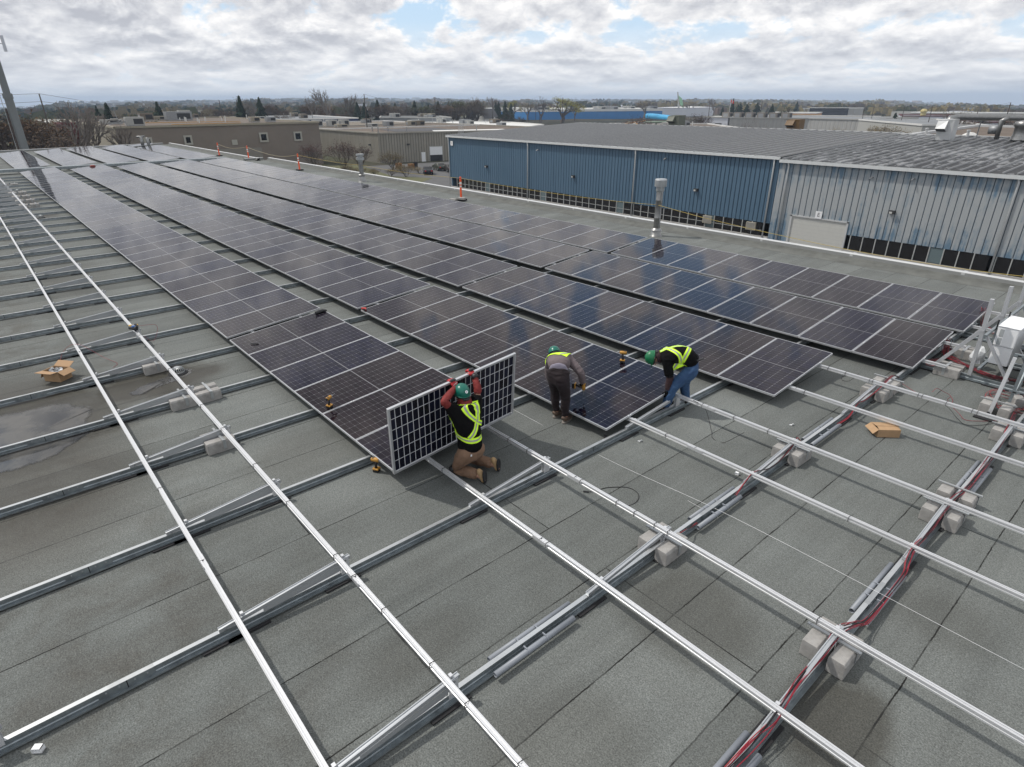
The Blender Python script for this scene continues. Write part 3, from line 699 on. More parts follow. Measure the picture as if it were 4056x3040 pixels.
# little bits
def clip(x, y, lab, s_=1., rz=.4):
    m = MB(); m.box((-.035*s_, -.022*s_, .0), (.035*s_, .022*s_, .006), white_p); m.box((-.035*s_, -.022*s_, .0), (-.029*s_, .022*s_, .045*s_), white_p); m.box((.029*s_, -.022*s_, 0), (.035*s_, .022*s_, .045*s_), white_p); m.box((-.035*s_, -.022*s_, .04*s_), (.035*s_, .022*s_, .045*s_), white_p)
    o = m.build('metal_clip', loc=(x, y, .004)); o.rotation_euler = (0, 0, rz); tag(o, lab, 'clip')
clip(7.86, -4.07, 'small white metal clip on the felt, bottom left corner', 1.1, .9)
clip(9.39, 3.68, 'small white cap on the felt under the rails, right of centre', .8, .2)
def bolt(x, y, lab):
    m = MB(); m.tube([(0, 0, .008), (.03, .02, .03)], .008, galv_l, 8); m.tube([(.02, .012, .02), (.028, .018, .028)], .018, galv_l, 6); m.cbox((.0, -.01, .008), (.04, .03, .012), alu)
    tag(m.build('clamp_hardware', loc=(x, y, 0)), lab, 'clamp')
bolt(7.94, 3.39, 'loose shiny clamp on the felt below the lone corner panel'); bolt(9.2, 5.6, 'tiny loose clamp on the felt between bare rails')
# ---------------------------------------------------------------- cardboard boxes
def carton_left():
    t = thing('cardboard_box', 'open brown cardboard box full of clamps on the left side', 'cardboard box', (-.62, -2.92, .004), R(38))
    w_, d_, h_ = .17, .13, .20; th = .006
    b = MB()
    for lo, hi in (((-w_, -d_, 0), (w_, -d_+th, h_)), ((-w_, d_-th, 0), (w_, d_, h_)), ((-w_, -d_+th, 0), (-w_+th, d_-th, h_)), ((w_-th, -d_+th, 0), (w_, d_-th, h_)), ((-w_+th, -d_+th, 0), (w_-th, d_-th, th))): b.box(lo, hi, cardb)
    b.build('carton', t)
    def flap(px, py, ax, ang, L, Wd):
        M = Matrix.Translation((px, py, h_)) @ Matrix.Rotation(ax, 4, 'Z') @ Matrix.Rotation(ang, 4, 'X')
        f = MB(); f.box((-Wd, 0, -.003), (Wd, L, .003), cardb_in, M); f.build('flap', t)
    flap(0, -d_, math.pi, R(8), .15, w_); flap(0, d_, 0, R(28), .14, w_); flap(w_, 0, -math.pi/2, R(-28), .13, d_); flap(-w_, 0, math.pi/2, R(-62), .16, d_)
    b = MB(); rnd = random.Random(4)
    for i in range(90):
        c = Vector((rnd.uniform(-w_+.03, w_-.03), rnd.uniform(-d_+.03, d_-.03), h_-.05+rnd.uniform(0, .04)))
        M = Matrix.Translation(c) @ Matrix.Rotation(rnd.uniform(0, 6), 4, 'Z') @ Matrix.Rotation(rnd.uniform(0, 3), 4, 'X'); b.cbox((0, 0, 0), (.04, .025, .01), [alu, galv_l, steel_d][i % 3], 0, M)
    tag(b.build('clamp_pile', loc=(-.62, -2.92, .004)), 'pile of small metal clamps inside the left cardboard box', 'clamps'); bpy.data.objects[-1] if 0 else None
carton_left()
def carton_right():
    t = thing('cardboard_box', 'half-closed cardboard box with dark contents on the right side', 'cardboard box', (10.27, 6.42, .004), R(46))
    w_, d_, h_ = .165, .125, .125; th = .006; b = MB()
    for lo, hi in (((-w_, -d_, 0), (w_, -d_+th, h_)), ((-w_, d_-th, 0), (w_, d_, h_)), ((-w_, -d_+th, 0), (-w_+th, d_-th, h_)), ((w_-th, -d_+th, 0), (w_, d_-th, h_)), ((-w_+th, -d_+th, 0), (w_-th, d_-th, th))): b.box(lo, hi, cardb)
    b.build('carton', t)
    def flap(px, py, ax, ang, L, Wd, sh=0):
        M = Matrix.Translation((px, py, h_)) @ Matrix.Rotation(ax, 4, 'Z') @ Matrix.Rotation(ang, 4, 'X')
        f = MB(); f.box((-Wd+sh, 0, -.003), (Wd+sh, L, .003), cardb, M); f.build('flap', t)
    flap(0, d_, math.pi, R(9), .17, w_, .0); flap(0, -d_, 0, R(14), .11, w_*.95); flap(-w_, 0, math.pi/2, R(-42), .10, d_)
    b = MB(); b.cbox((0, 0, .045), (.28, .2, .07), blackp); o = b.build('packed_parts', loc=(10.27, 6.42, .004)); o.rotation_euler = (0, 0, R(46)); tag(o, 'dark plastic parts packed inside the right cardboard box', 'parts')
carton_right()
# ---------------------------------------------------------------- power tools
def drill(loc, rz, lab, tilt=None, scale=1.):
    t = thing('cordless_drill', lab, 'power drill', loc, rz)
    if tilt: t.rotation_euler = tilt
    t.scale = (scale,)*3
    b = MB(); b.box((-.04, -.04, 0), (.045, .04, .052), blackp); b.build('battery_pack', t, bevel=.006)
    b = MB(); b.box((-.042, -.0405, .036), (.047, .0405, .056), yellowp); b.build('battery_top', t, bevel=.004)
    b = MB(); b.tube([(-.005, 0, .05), (.0, 0, .10), (.008, 0, .165)], [.022, .018, .022], blackp, 10); b.build('grip', t, True)
    b = MB(); b.tube([(-.065, 0, .185), (-.05, 0, .187), (.045, 0, .187), (.06, 0, .187)], [.022, .031, .031, .024], yellowp, 12); b.build('motor_body', t, True)
    b = MB(); b.tube([(-.03, 0, .1585), (-.03, 0, .2175)], .02, blackp, 10); b.tube([(-.068, 0, .187), (-.058, 0, .187)], .024, blackp, 12); b.build('rear_vent', t, True)
    b = MB(); b.tube([(.06, 0, .187), (.085, 0, .187), (.105, 0, .187)], [.021, .018, .011], steel_d, 12); b.tube([(.105, 0, .187), (.17, 0, .187)], .004, steel_d, 6); b.build('chuck', t, True)
    b = MB(); b.box((.018, -.008, .145), (.03, .008, .172), blackp); b.build('trigger', t)
    return t
drill((6.05, -.02, .004), R(35), 'yellow cordless drill standing on the felt left of the held panel', (0, 0, R(30)))
drill((6.37, 4.83, zrow(4.83-3.0)+.003), R(220), 'yellow cordless drill standing on the panel between two workers', (TILT, 0, R(215)))
drill((4.25, .17, zrow(.17)+.003), R(120), 'yellow and black drill standing at the edge of the leftmost row', (TILT, 0, R(120)), .95)
# held drill of the bending worker (bit points down)
HD = drill((6.66, 3.38, .5), 0, 'drill held pointing down by the worker in grey sweater')
HD.matrix_world = Matrix.Translation((6.70, 3.36, .50)) @ Matrix.Rotation(R(30), 4, 'Z') @ Matrix.Rotation(R(90), 4, 'Y') @ Matrix.Translation((0, 0, -.12))
b = MB(); b.tube([(-.16, -.03, .0), (-.06, 0, .03), (.02, .01, .045), (.07, .03, .03)], [.028, .034, .05, .03], blackp, 8); b.tube([(.02, -.05, .04), (.09, .05, .05)], .026, blackp, 8)
b.box((-.02, -.06, .035), (.015, .05, .07), mat('tool_yellow_band', (.6, .35, .03), .5)); b.box((.05, -.01, .06), (.08, .03, .078), mat('tool_blue', (.03, .12, .35), .5))
o = b.build('power_tool', loc=(-1.62, -1.38, .335)); o.scale = (1.7, 1.5, 1.5); o.rotation_euler = (0, 0, R(-20)); tag(o, 'black tool with yellow band resting on the left rail', 'power tool')
b = MB(); b.tube([(0, 0, .02), (.06, .03, .025), (.13, .06, .03), (.2, .07, .02)], [.03, .035, .03, .015], blackp, 8); b.tube([(.02, 0, .03), (-.03, -.09, .05)], .006, blackp, 5)
o = b.build('tool_pouch', loc=(.12, 1.85, zrow(1.9)+.0)); o.scale = (1.25, 1.25, 1.25); o.rotation_euler = (TILT, 0, R(70)); tag(o, 'black tool pouch lying at the step in the leftmost row', 'tool pouch')
b = MB(); b.tube([(0, 0, .02), (.05, .05, .02), (.1, .12, .02)], [.012, .014, .01], blackp, 6); o = b.build('marker_pen', loc=(.62, .22, zrow(.22))); tag(o, 'small black marker on the edge of the leftmost row', 'marker')
b = MB(); b.lathe([(0, .12), (.09, .11), (.15, .06), (.165, .0)], (0,0,0), mat('cap_red', (.16, .02, .012), .7), 16); b.box((.1, -.09, 0), (.24, .09, .02), blackp); b.tube([(-.1, -.08, .03), (.0, -.17, .03), (.12, -.12, .03)], .02, blackp, 6)
o = b.build('baseball_hat', loc=(-43.3, 4.35, zrow(1.35)+.0)); o.rotation_euler = (0, 0, R(200)); o.scale = (1.15, 1.15, 1.0); tag(o, 'dark red cap left at the far end of the second row', 'cap')
b = MB(); b.tube([(0, 0, .015), (.1, .05, .03), (.16, .0, .015)], .022, mat('tool_red', (.5, .04, .03), .5), 8); b.tube([(.14, .0, .02), (.2, -.04, .03)], .025, blackp, 8)
o = b.build('small_tool', loc=(-.02, 3.04, zrow(.04)+.005)); tag(o, 'small red and black tool on the near corner of the second row', 'tool')
# ---------------------------------------------------------------- vent pipes
def cone_flash(b, r0, h): b.lathe([(r0*1.9, .0), (r0*1.55, .02), (r0*1.45, h), (r0*1.08, h*1.25), (r0*1.02, h*1.3)], (0,0,0), flue, 24)
t = thing('flue_pipe', 'tall metal flue pipe with flat cap beside the parapet', 'flue pipe', (-1.36, 16.1, 0))
b = MB(); cone_flash(b, .125, .22); b.lathe([(.21, .21), (.20, .23), (.14, .29), (.13, .30)], (0,0,0), flue, 24); b.build('flashing', t, True)
b = MB(); b.lathe([(.122, .0), (.122, .66), (.127, .67), (.122, .68), (.122, 1.30), (.127, 1.31), (.122, 1.32), (.122, 1.80)], (0,0,0), flue, 24); b.build('pipe_stack', t, True)
b = MB(); b.lathe([(.122, 1.60), (.15, 1.66), (.15, 1.80), (.215, 1.80), (.22, 2.02), (.20, 2.06), (0, 2.06)], (0,0,0), galv_l, 28); b.build('rain_cap', t)
b = MB(); b.tube([(.135, -.05, .3), (.135, -.05, 1.7)], .012, galv_l, 6); b.build('cable_pipe', t)
t = thing('flue_pipe', 'shorter metal flue pipe tied with the yellow rope', 'flue pipe', (-24.3, 16.1, 0))
b = MB(); b.lathe([(.27, 0), (.24, .03), (.20, .30), (.16, .36), (.24, .38), (.23, .42), (.14, .46)], (0,0,0), flue, 24); b.build('flashing', t, True)
b = MB(); b.lathe([(.135, .0), (.135, 1.35)], (0,0,0), flue, 24); b.build('pipe_stack', t, True)
b = MB(); b.lathe([(.135, 1.2), (.16, 1.28), (.24, 1.30), (.24, 1.44), (.17, 1.46), (.17, 1.54), (.24, 1.56), (.24, 1.66), (0, 1.68)], (0,0,0), galv_l, 28); b.build('rain_cap', t)
t = thing('flue_pipe', 'twin thin flues standing among the farthest panels', 'flue pipe', (-68.4, 13.2, 0))
b = MB(); b.tube([(0, -.2, 0), (0, -.2, 1.22)], .17, flue, 14); b.tube([(.25, .35, 0), (.25, .35, 1.1)], .15, flue, 14); b.tube([(0, -.65, 1.15), (0, .2, 1.2)], .1, flue, 8); b.build('pipe_stack', t, True)
b = MB(); b.box((-.9, -.9, 0), (.9, 1.5, .15), galv_l); b.build('flashing', t)
# ---------------------------------------------------------------- delineator posts and rope
posts = [(-13.55, 15.96, 'nearest orange post, left of the tall flue'), (-33.6, 15.95, 'third orange post from the far corner'), (-45.1, 16.3, 'second orange post from the far corner, at the parapet step'), (-51.3, 15.75, 'farthest orange post beyond the parapet step')]
pp = None
for i, (x, y, lab) in enumerate(posts):
    if i == 0:
        t = thing('delineator_post', '', 'delineator post', (0, 0, 0))
        b = MB(); b.lathe([(.075, .09), (.06, .12), (.052, .2), (.047, 1.0)], (0,0,0), orange, 16); b.lathe([(.047, 1.0), (.055, 1.01), (.055, 1.04), (.03, 1.05), (.03, 1.08), (.05, 1.09), (.05, 1.16), (0, 1.17)], (0,0,0), orange, 16); b.build('post', t, True)
        b = MB(); b.lathe([(.0535, .80), (.0505, .92)], (0,0,0), reflw, 16); b.lathe([(.0515, .66), (.0525, .74)], (0,0,0), reflw, 16); b.build('reflective_band', t, True)
        b = MB(); b.cbox((0, 0, .05), (.5, .42, .09), rubber); b.build('rubber_base', t, bevel=.02)
        pp = t
    else: t = copy_tree(pp)
    t.location = (x, y, 0); t['label'] = lab; t['group'] = 'orange delineator posts along the parapet'
for (dx, dy, rz) in ((-.22, -.3, .1), (.25, -.12, .2)):
    b = MB(); b.cbox((0, 0, .045), (.42, .2, .09), conc); o = b.build('paving_slab', loc=(-13.55+dx, 15.9+dy+.02, .10 if dx > 0 else .003)); o.rotation_euler = (0, 0, rz)
    tag(o, 'pale slab weighing down the nearest orange post, %s' % ('right side' if dx > 0 else 'left side'), 'slab')
rope_m = mat('rope_yellow', (.50, .40, .12), .8, col2=(.36, .26, .07), vscale=6)
def rope(P, lab, m=rope_m): cable(P, .0075, m, lab, 'rope', 'barrier_rope', 'yellow barrier rope', 6)
ropew = mat('rope_pale', (.55, .48, .30), .8)
rope([(-51.3, 15.75, 1.05), (-48.5, 16, .82), (-45.1, 16.3, 1.05)], 'short pale rope between the two farthest orange posts', ropew)
rope([(-45.1, 16.3, 1.05), (-41, 16.1, .84), (-37, 16, .78), (-33.6, 15.95, 1.08)], 'pale rope sagging between second and third far orange posts', ropew)
rope([(-33.6, 15.95, 1.08), (-30, 16, .98), (-26.5, 16.05, .95), (-24.3, 16.1, 1.0)], 'rope from the third orange post to the shorter flue')
rope([(-24.3, 16.1, 1.0), (-21, 16, .97), (-17.5, 16, .98), (-13.55, 15.96, 1.10)], 'yellow rope from the shorter flue to the nearest orange post')
rope([(-13.55, 15.96, 1.10), (-10, 16, 1.03), (-6, 16, 1.02), (-3, 16, 1.08), (-1.36, 16.0, 1.15)], 'yellow rope from the nearest orange post to the tall flue')
rope([(-1.36, 16.0, 1.15), (.9, 16, .92), (3.7, 16, .74), (6, 16, .64), (8.6, 16, .63), (10.5, 16, .74), (12, 16, .9)], 'long yellow rope sagging right of the tall flue')
# ---------------------------------------------------------------- inverter rack
SQ = .062
def rack_frame(y, lab, top):
    t = thing('inverter_stand', lab, 'metal rack', (0, y, 0))
    b = MB(); b.profile(ZP, (9.72, 0, .018), (12.6, 0, .018), galv, cap=True); b.build('foot_channel', t)
    b = MB(); b.beam((10.50, 0, .10), (10.46, 0, top), SQ, SQ, alu_frame, up=(0, 1, 0)); b.build('post', t, bevel=.003)
    b = MB(); b.beam((9.93, .045, .13), (10.47, .045, .97), .045, SQ, alu_frame, up=(0, 0, 1)); b.box((10.44, -.035, .93), (10.50, .05, .97), alu_frame); b.build('brace', t, bevel=.003)
    b = MB(); b.beam((10.53, .04, .88), (11.05, .04, .14), .04, .05, alu_frame); b.build('brace', t, bevel=.003)
    b = MB()
    for px in (9.8, 10.9): b.cbox((px, 0, .009), (.35, .16, .018), rubber)
    b.build('rubber_pad', t)
rack_frame(9.70, 'nearest triangular metal frame of the inverter rack', 1.53)
rack_frame(10.95, 'middle triangular metal frame of the inverter rack', 1.52)
rack_frame(12.25, 'farthest triangular metal frame of the inverter rack, cut by the edge', 1.40)
t = thing('rack_rail', 'upper slotted cross rail carrying the white inverter', 'metal rail', (10.55, 0, .92)); b = MB(); b.box((-.0, 9.45, 0), (.042, 12.4, .042), galv); b.build('rail_bar', t)
t = thing('rack_rail', 'lower slotted cross rail behind the white inverter', 'metal rail', (10.60, 0, .28)); b = MB(); b.box((-.0, 9.55, 0), (.042, 12.4, .042), galv); b.build('rail_bar', t)
t = thing('inverter', 'large white wall inverter mounted on the metal rack', 'inverter', (10.77, 10.30, .33))
b = MB(); b.box((-.12, -.36, .0), (.17, .42, .34), white_p); b.build('lower_cover', t, bevel=.012)
b = MB(); b.box((-.135, -.38, .345), (.18, .44, .70), white_p); b.build('case', t, bevel=.02)
b = MB(); b.box((-.14, -.39, .70), (.19, .45, .715), white_p); b.build('top_cover', t, bevel=.006)
grey = mat('label_grey', (.35, .37, .38), .5)
b = MB(); b.box((-.09, -.3825, .52), (-.03, -.3805, .66), grey); b.box((-.09, -.3825, .37), (-.03, -.3805, .50), grey); b.build('side_sticker', t)
b = MB(); b.tube([(-.16, -.34, .62), (-.16, -.34, .80)], .013, blackp, 8); b.tube([(-.15, .36, .62), (-.15, .36, .80)], .013, blackp, 8); b.build('antenna', t)
b = MB(); b.box((-.17, -.34, .28), (-.14, .38, .64), galv); b.build('mounting_plate', t)
b = MB()
for k in range(4): b.tube([(-.05+.06*k, -.2, .0), (-.05+.06*k, -.2, -.06)], .02, blackp, 8)
b.build('cable_gland', t)
t = thing('distribution_box', 'dark grey equipment cabinet cut off by the right edge', 'cabinet', (11.25, 9.9, .1))
dg = mat('cabinet_grey', (.05, .055, .06), .5)
b = MB(); b.box((.0, -.1, .1), (.55, 1.3, .85), dg); b.build('cabinet', t, bevel=.01)
b = MB(); b.box((-.06, -.14, .05), (-.02, -.10, .95), alu_frame); b.box((.2, -.14, .0), (.24, -.10, .95), alu_frame); b.build('support', t)
t = thing('rack_post', 'bright upright aluminium post at the right edge by the coil', 'metal post', (11.16, 8.30, 0))
b = MB(); b.beam((0, 0, .03), (.05, .1, 1.02), .05, .04, alu, up=(0, 1, 0)); b.build('post', t)
b = MB(); b.box((-.16, -.22, .003), (.10, -.02, .022), rubber); b.build('rubber_pad', t); b = MB(); b.tube([(.0, -.12, .02), (.0, -.12, .12)], .02, blackp, 8); b.tube([(-.005, -.01, .02), (-.0, .0, .07)], .022, blackp, 8); b.build('foot', t)
t = thing('inverter_stand', 'slotted steel struts behind the bright upright post', 'metal rack', (11.3, 8.7, 0))
b = MB(); b.beam((0, 0, .05), (.02, 0, 1.05), .042, .042, galv, up=(0, 1, 0)); b.beam((0, .45, .05), (0, .45, .9), .042, .042, galv, up=(0, 1, 0)); b.build('post', t)
b = MB(); b.beam((-.15, -.02, .98), (1.4, -.02, .98), .042, .042, galv); b.beam((-.1, -.02, .38), (1.4, -.02, .38), .042, .042, galv)
for k in range(14): b.box((-.1+k*.1, -.0425, .965), (-.05+k*.1, -.0405, .985), blackp); b.box((-.1+k*.1, -.0425, .365), (-.05+k*.1, -.0405, .385), blackp)
b.build('slotted_rail', t)
b = MB(); b.beam((0, 0, .12), (0, .45, .6), .03, .03, galv); b.build('brace', t)
b = MB(); rnd = random.Random(2)
bag = MB(); bag.lathe([(.0, .0), (.1, .01), (.13, .1), (.11, .22), (.05, .3), (.0, .31)], (0,0,0), mat('clear_bag', (.6, .62, .63), .15), 9)
o = bag.build('plastic_bag', loc=(10.40, 10.45, .12)); tag(o, 'crumpled clear plastic bag behind the rack post', 'bag')
for v in o.data.vertices: v.co += Vector((rnd.gauss(0, .015), rnd.gauss(0, .015), rnd.gauss(0, .012)))
# ================================================================ PEOPLE
skinm = mat('skin', (.35, .19, .13), .55)
CLOTH = ('jacket', 'trousers', 'jeans', 'sweater', 'red_sleeve', 'red_hood', 'hood', 'maroon_sleeve', 'shirt_tail')
def skin(name, chains, m, parent=None, sub=2, root=0):
    if name in CLOTH: sub = 4
    """chains: list of lists of (key, pos, r) - shared keys are joined into one surface"""
    idx = {}; V = []; Rr = []; E = []
    for ch in chains:
        prev = None
        for key, p, r_ in ch:
            if key not in idx: idx[key] = len(V); V.append(tuple(p)); Rr.append(r_)
            i = idx[key]
            if prev is not None: E.append((prev, i))
            prev = i
    me = bpy.data.meshes.new(name+'_skel'); me.from_pydata(V, E, []); me.update()
    o = bpy.data.objects.new(name+'_skel', me); COL.objects.link(o)
    md = o.modifiers.new('skin', 'SKIN'); md.use_smooth_shade = True
    sv = me.skin_vertices[0].data
    for i, r_ in enumerate(Rr):
        sv[i].radius = r_ if isinstance(r_, tuple) else (r_, r_); sv[i].use_root = (i == root)
    ss = o.modifiers.new('sub', 'SUBSURF'); ss.levels = sub; ss.render_levels = sub
    dg = bpy.context.evaluated_depsgraph_get(); dg.update()
    me2 = bpy.data.meshes.new_from_object(o.evaluated_get(dg)); me2.name = name
    bpy.data.objects.remove(o)
    me2.materials.clear(); me2.materials.append(m)
    for p in me2.polygons: p.use_smooth = True
    ob = bpy.data.objects.new(name, me2); COL.objects.link(ob)
    if name in CLOTH: wrinkle(ob, {'jacket': .010, 'trousers': .010, 'jeans': .009, 'red_sleeve': .006}.get(name, .007), {'jacket': 7., 'trousers': 9., 'jeans': 9.}.get(name, 12.), len(chains))
    if parent: ob.parent = parent
    return ob
from mathutils import noise as mn
def wrinkle(o, amp=.007, sc=11., seed=0):
    me = o.data; nr = [v.normal.copy() for v in me.vertices]
    for v, n in zip(me.vertices, nr):
        p = v.co*sc+Vector((seed, seed*.7, 0)); q = Vector((p.x, p.y, p.z*1.9))
        f = 1-abs(mn.noise(q))*2.4 + .6*(1-abs(mn.noise(q*2.3))*2.4)
        v.co += n*(f*amp*.6)
def V3(*a): return Vector(a)
def hand_chains(tag_, wrist, fwd, side, down, curl=1., key_w=None, thumb=1, s=1.):
    """palm + five bent fingers; fwd = direction of palm, side = towards the thumb, down = direction the fingers curl"""
    fwd, side, down = fwd.normalized(), side.normalized(), down.normalized()
    w_ = Vector(wrist); palm = w_+fwd*.045*s; kn = w_+fwd*.088*s
    ch = [[(key_w or tag_+'w', w_, .026*s), (tag_+'p', palm, (.036*s, .022*s)), (tag_+'k', kn, (.038*s, .018*s))]]
    for i, (off, L) in enumerate(((.028, .072), (.010, .080), (-.009, .076), (-.027, .060))):
        b0 = kn+side*off*s
        a1 = b0+(fwd*(1-.35*curl)+down*.45*curl).normalized()*L*.42*s
        a2 = a1+(fwd*(1-.95*curl)+down*.95*curl).normalized()*L*.34*s
        a3 = a2+(fwd*(.6-1.1*curl)+down*1.0*curl).normalized()*L*.28*s
        ch.append([(tag_+'k', kn, .0), (tag_+'f%d0' % i, b0, .0115*s), (tag_+'f%d1' % i, a1, .0105*s), (tag_+'f%d2' % i, a2, .0095*s), (tag_+'f%d3' % i, a3, .0080*s)])
    t0 = w_+fwd*.03*s+side*.03*s*thumb; t1 = t0+(fwd*.7+side*.8*thumb+down*.3).normalized()*.035*s; t2 = t1+(fwd*.8+side*.1*thumb+down*.7).normalized()*.03*s
    ch.append([(tag_+'p', palm, 0), (tag_+'t0', t0, .0135*s), (tag_+'t1', t1, .012*s), (tag_+'t2', t2, .010*s)])
    return ch
def helmet(parent, c, up, fwd, m, s=1., sticker=False):
    up = up.normalized(); fwd = (fwd-up*fwd.dot(up)).normalized(); sd_ = up.cross(fwd)
    M = Matrix(((sd_.x, fwd.x, up.x, c.x), (sd_.y, fwd.y, up.y, c.y), (sd_.z, fwd.z, up.z, c.z), (0,0,0,1)))
    n = 32; prof = [(1.0, 0), (.995, .03), (.96, .062), (.86, .095), (.68, .122), (.42, .140), (.18, .147), (.001, .149)]
    vs = []; 
    for k, z in prof:
        for j in range(n):
            a = 2*math.pi*j/n; vs.append(M @ Vector((.118*k*math.cos(a)*s, .143*k*math.sin(a)*s, z*s*(1+.02*math.cos(2*a)))))
    fs = [(i*n+j, i*n+(j+1) % n, (i+1)*n+(j+1) % n, (i+1)*n+j) for i in range(len(prof)-1) for j in range(n)]
    b = MB(); b.add(vs, fs, m); h = b.build('hard_hat', parent, True)
    b = MB(); rim = []
    for j in range(n):
        a = 2*math.pi*j/n; ex = .012+.045*max(0, math.sin(a))**3
        for (e, z) in ((0, .004), (ex, -.004), (ex, -.009), (0, -.004)):
            rim.append(M @ Vector((((.118+e*.8)*math.cos(a))*s, ((.143+e)*math.sin(a))*s, z*s)))
    b.add(rim, [(j*4+k, ((j+1) % n)*4+k, ((j+1) % n)*4+(k+1) % 4, j*4+(k+1) % 4) for j in range(n) for k in range(4)], m); b.build('brim', h, True)
    b = MB()
    for x in (-.018, .018): b.tube([M @ Vector((x, -.11*s, .085*s)), M @ Vector((x, 0, .151*s)), M @ Vector((x, .11*s, .088*s))], .005, m, 6)
    b.build('ridge', h, True)
    # suspension band and ratchet at the nape
    b = MB(); pts = [M @ Vector((.112*math.cos(a)*s, .130*math.sin(a)*s, -.03*s)) for a in [2*math.pi*k/20 for k in range(21)]]
    b.tube(pts, .011, blackp, 6); b.tube([M @ Vector((-.05, -.135*s, -.045*s)), M @ Vector((0, -.15*s, -.05*s)), M @ Vector((.05, -.135*s, -.045*s))], .016, blackp, 8); b.build('headband', h, True)
    if sticker:
        b = MB(); q = M @ Vector((0, -.128*s, .078*s)); nrm = (M.to_3x3() @ Vector((-.02, -.78, .62))).normalized(); x = nrm.orthogonal().normalized(); y = nrm.cross(x)
        q = q + nrm*.012
        b.add([q+(x*math.cos(2*math.pi*k/20)+y*math.sin(2*math.pi*k/20))*.020 for k in range(20)], [tuple(range(20))], white_p)
        b.add([q+nrm*.001+(x*math.cos(2*math.pi*k/12)+y*math.sin(2*math.pi*k/12))*.009 for k in range(12)], [tuple(range(12))], steel_d); b.build('sticker', h)
    return h
def boot(parent, heel, toe, up, m, msole, w_=.048):
    heel, toe = Vector(heel), Vector(toe); d = (toe-heel).normalized(); up = Vector(up); up = (up-d*up.dot(d)).normalized(); x = d.cross(up)
    L = (toe-heel).length
    def P(a, b_, c): return heel+d*a*L+x*b_+up*c
    ch = [[('a', P(.22, 0, .13), .052), ('b', P(.22, 0, .075), .050), ('c', P(.38, 0, .055), (.047, .045)), ('d', P(.62, 0, .045), (.050, .036)), ('e', P(.84, 0, .038), (.046, .030)), ('f', P(.95, 0, .034), (.030, .022))],
          [('b', 0, 0), ('g', P(.08, 0, .05), (.042, .040))]]
    ch[1][0] = ch[0][1]
    o = skin('boot', ch, m, parent)
    b = MB(); out = []
    for k in range(24):
        a = 2*math.pi*k/24; t = .5-.5*math.cos(a); wd = w_*(.80+.25*math.sin(math.pi*min(1, t*1.1)))*(1 if t > .02 else .8)
        out.append((t, math.copysign(min(1, abs(math.sin(a))**.6), math.sin(a))*wd))
    vs = [P(t, y, z) for z in (.0, .020) for t, y in out]; n = 24
    b.add(vs, [(i, (i+1) % n, n+(i+1) % n, n+i) for i in range(n)]+[tuple(range(n))[::-1], tuple(range(n, 2*n))], msole); b.build('sole', o)
    return o
def ribbon(parent, surf, pts, nrm_from, width, name, cols, off=.006, along=40):
    """band laid on a garment. pts: control points near the surface; nrm_from: function(point)->ray direction inward"""
    bv = BVHTree.FromPolygons([v.co.copy() for v in surf.data.vertices], [tuple(p.vertices) for p in surf.data.polygons])
    path = catmull(pts, max(2, along//max(1, len(pts)-1)))
    nw = len(cols)*2; rows = []
    for i, p in enumerate(path):
        d = (path[min(i+1, len(path)-1)]-path[max(i-1, 0)]).normalized()
        inn = nrm_from(p).normalized(); s_ = d.cross(inn).normalized(); row = []
        for j in range(nw+1):
            q = p+s_*width*(j/nw-.5)
            hit = bv.ray_cast(q-inn*.35, inn, .8)
            if hit[0] is None:
                nr = bv.find_nearest(q); hp = nr[0]; hn = nr[1]
            else: hp, hn = hit[0], hit[1]
            row.append(hp+hn*off)
        rows.append(row)
    b = MB(); k = nw+1
    vs = [v for r_ in rows for v in r_]
    for c_i, cm in enumerate(cols):
        fs = [(i*k+j, i*k+j+1, (i+1)*k+j+1, (i+1)*k+j) for i in range(len(rows)-1) for j in (2*c_i, 2*c_i+1)]
        b.add(vs, fs, cm)
    return b.build(name, parent, True)
hv = mat('hi_vis_yellow', (.62, .95, .03), .6); hv.node_tree.nodes['Principled BSDF'].inputs['Emission Strength'].default_value = 0
rg = mat('reflective_grey', (.30, .30, .31), .35)
blackf = mat('black_fabric', (.006, .006, .0065), .9, bump=.6, bscale=18, spec=.12, var=.4)
redf = mat('red_fabric', (.20, .018, .016), .8, bump=.5, bscale=40, var=.35, vscale=12)
brownf = mat('brown_canvas', (.24, .145, .092), .85, bump=.6, bscale=14, var=.3, vscale=8)
greyf = mat('grey_sweater', (.15, .12, .125), .9, bump=.4, bscale=20, var=.2)
greyl = mat('grey_shirt', (.26, .24, .30), .8, var=.15)
plumf = mat('plum_trousers', (.013, .006, .008), .85, bump=.5, bscale=12, var=.3)
denim = mat('blue_denim', (.018, .052, .13), .8, bump=.7, bscale=12, col2=(.035, .09, .19), vscale=9)
maroonf = mat('maroon_hood', (.030, .012, .014), .85, bump=.3, bscale=30)
green1 = mat('helmet_green', (.004, .14, .10), .3, var=.25, vscale=14); green2 = mat('helmet_green_bright', (.006, .16, .06), .38, var=.25, vscale=14)
gl_red = mat('glove_red', (.42, .02, .025), .6); gl_dk = mat('glove_grey', (.05, .05, .055), .8)
tan = mat('boot_tan', (.40, .27, .14), .8, var=.2); sole_b = mat('boot_sole', (.02, .02, .022), .8)
brownb = mat('shoe_brown', (.16, .11, .08), .8, var=.4, vscale=20); sole_g = mat('shoe_sole_grey', (.22, .2, .18), .8); blkb = mat('boot_black', (.012, .012, .012), .6)
hairm = mat('hair_dark', (.012, .009, .007), .7)
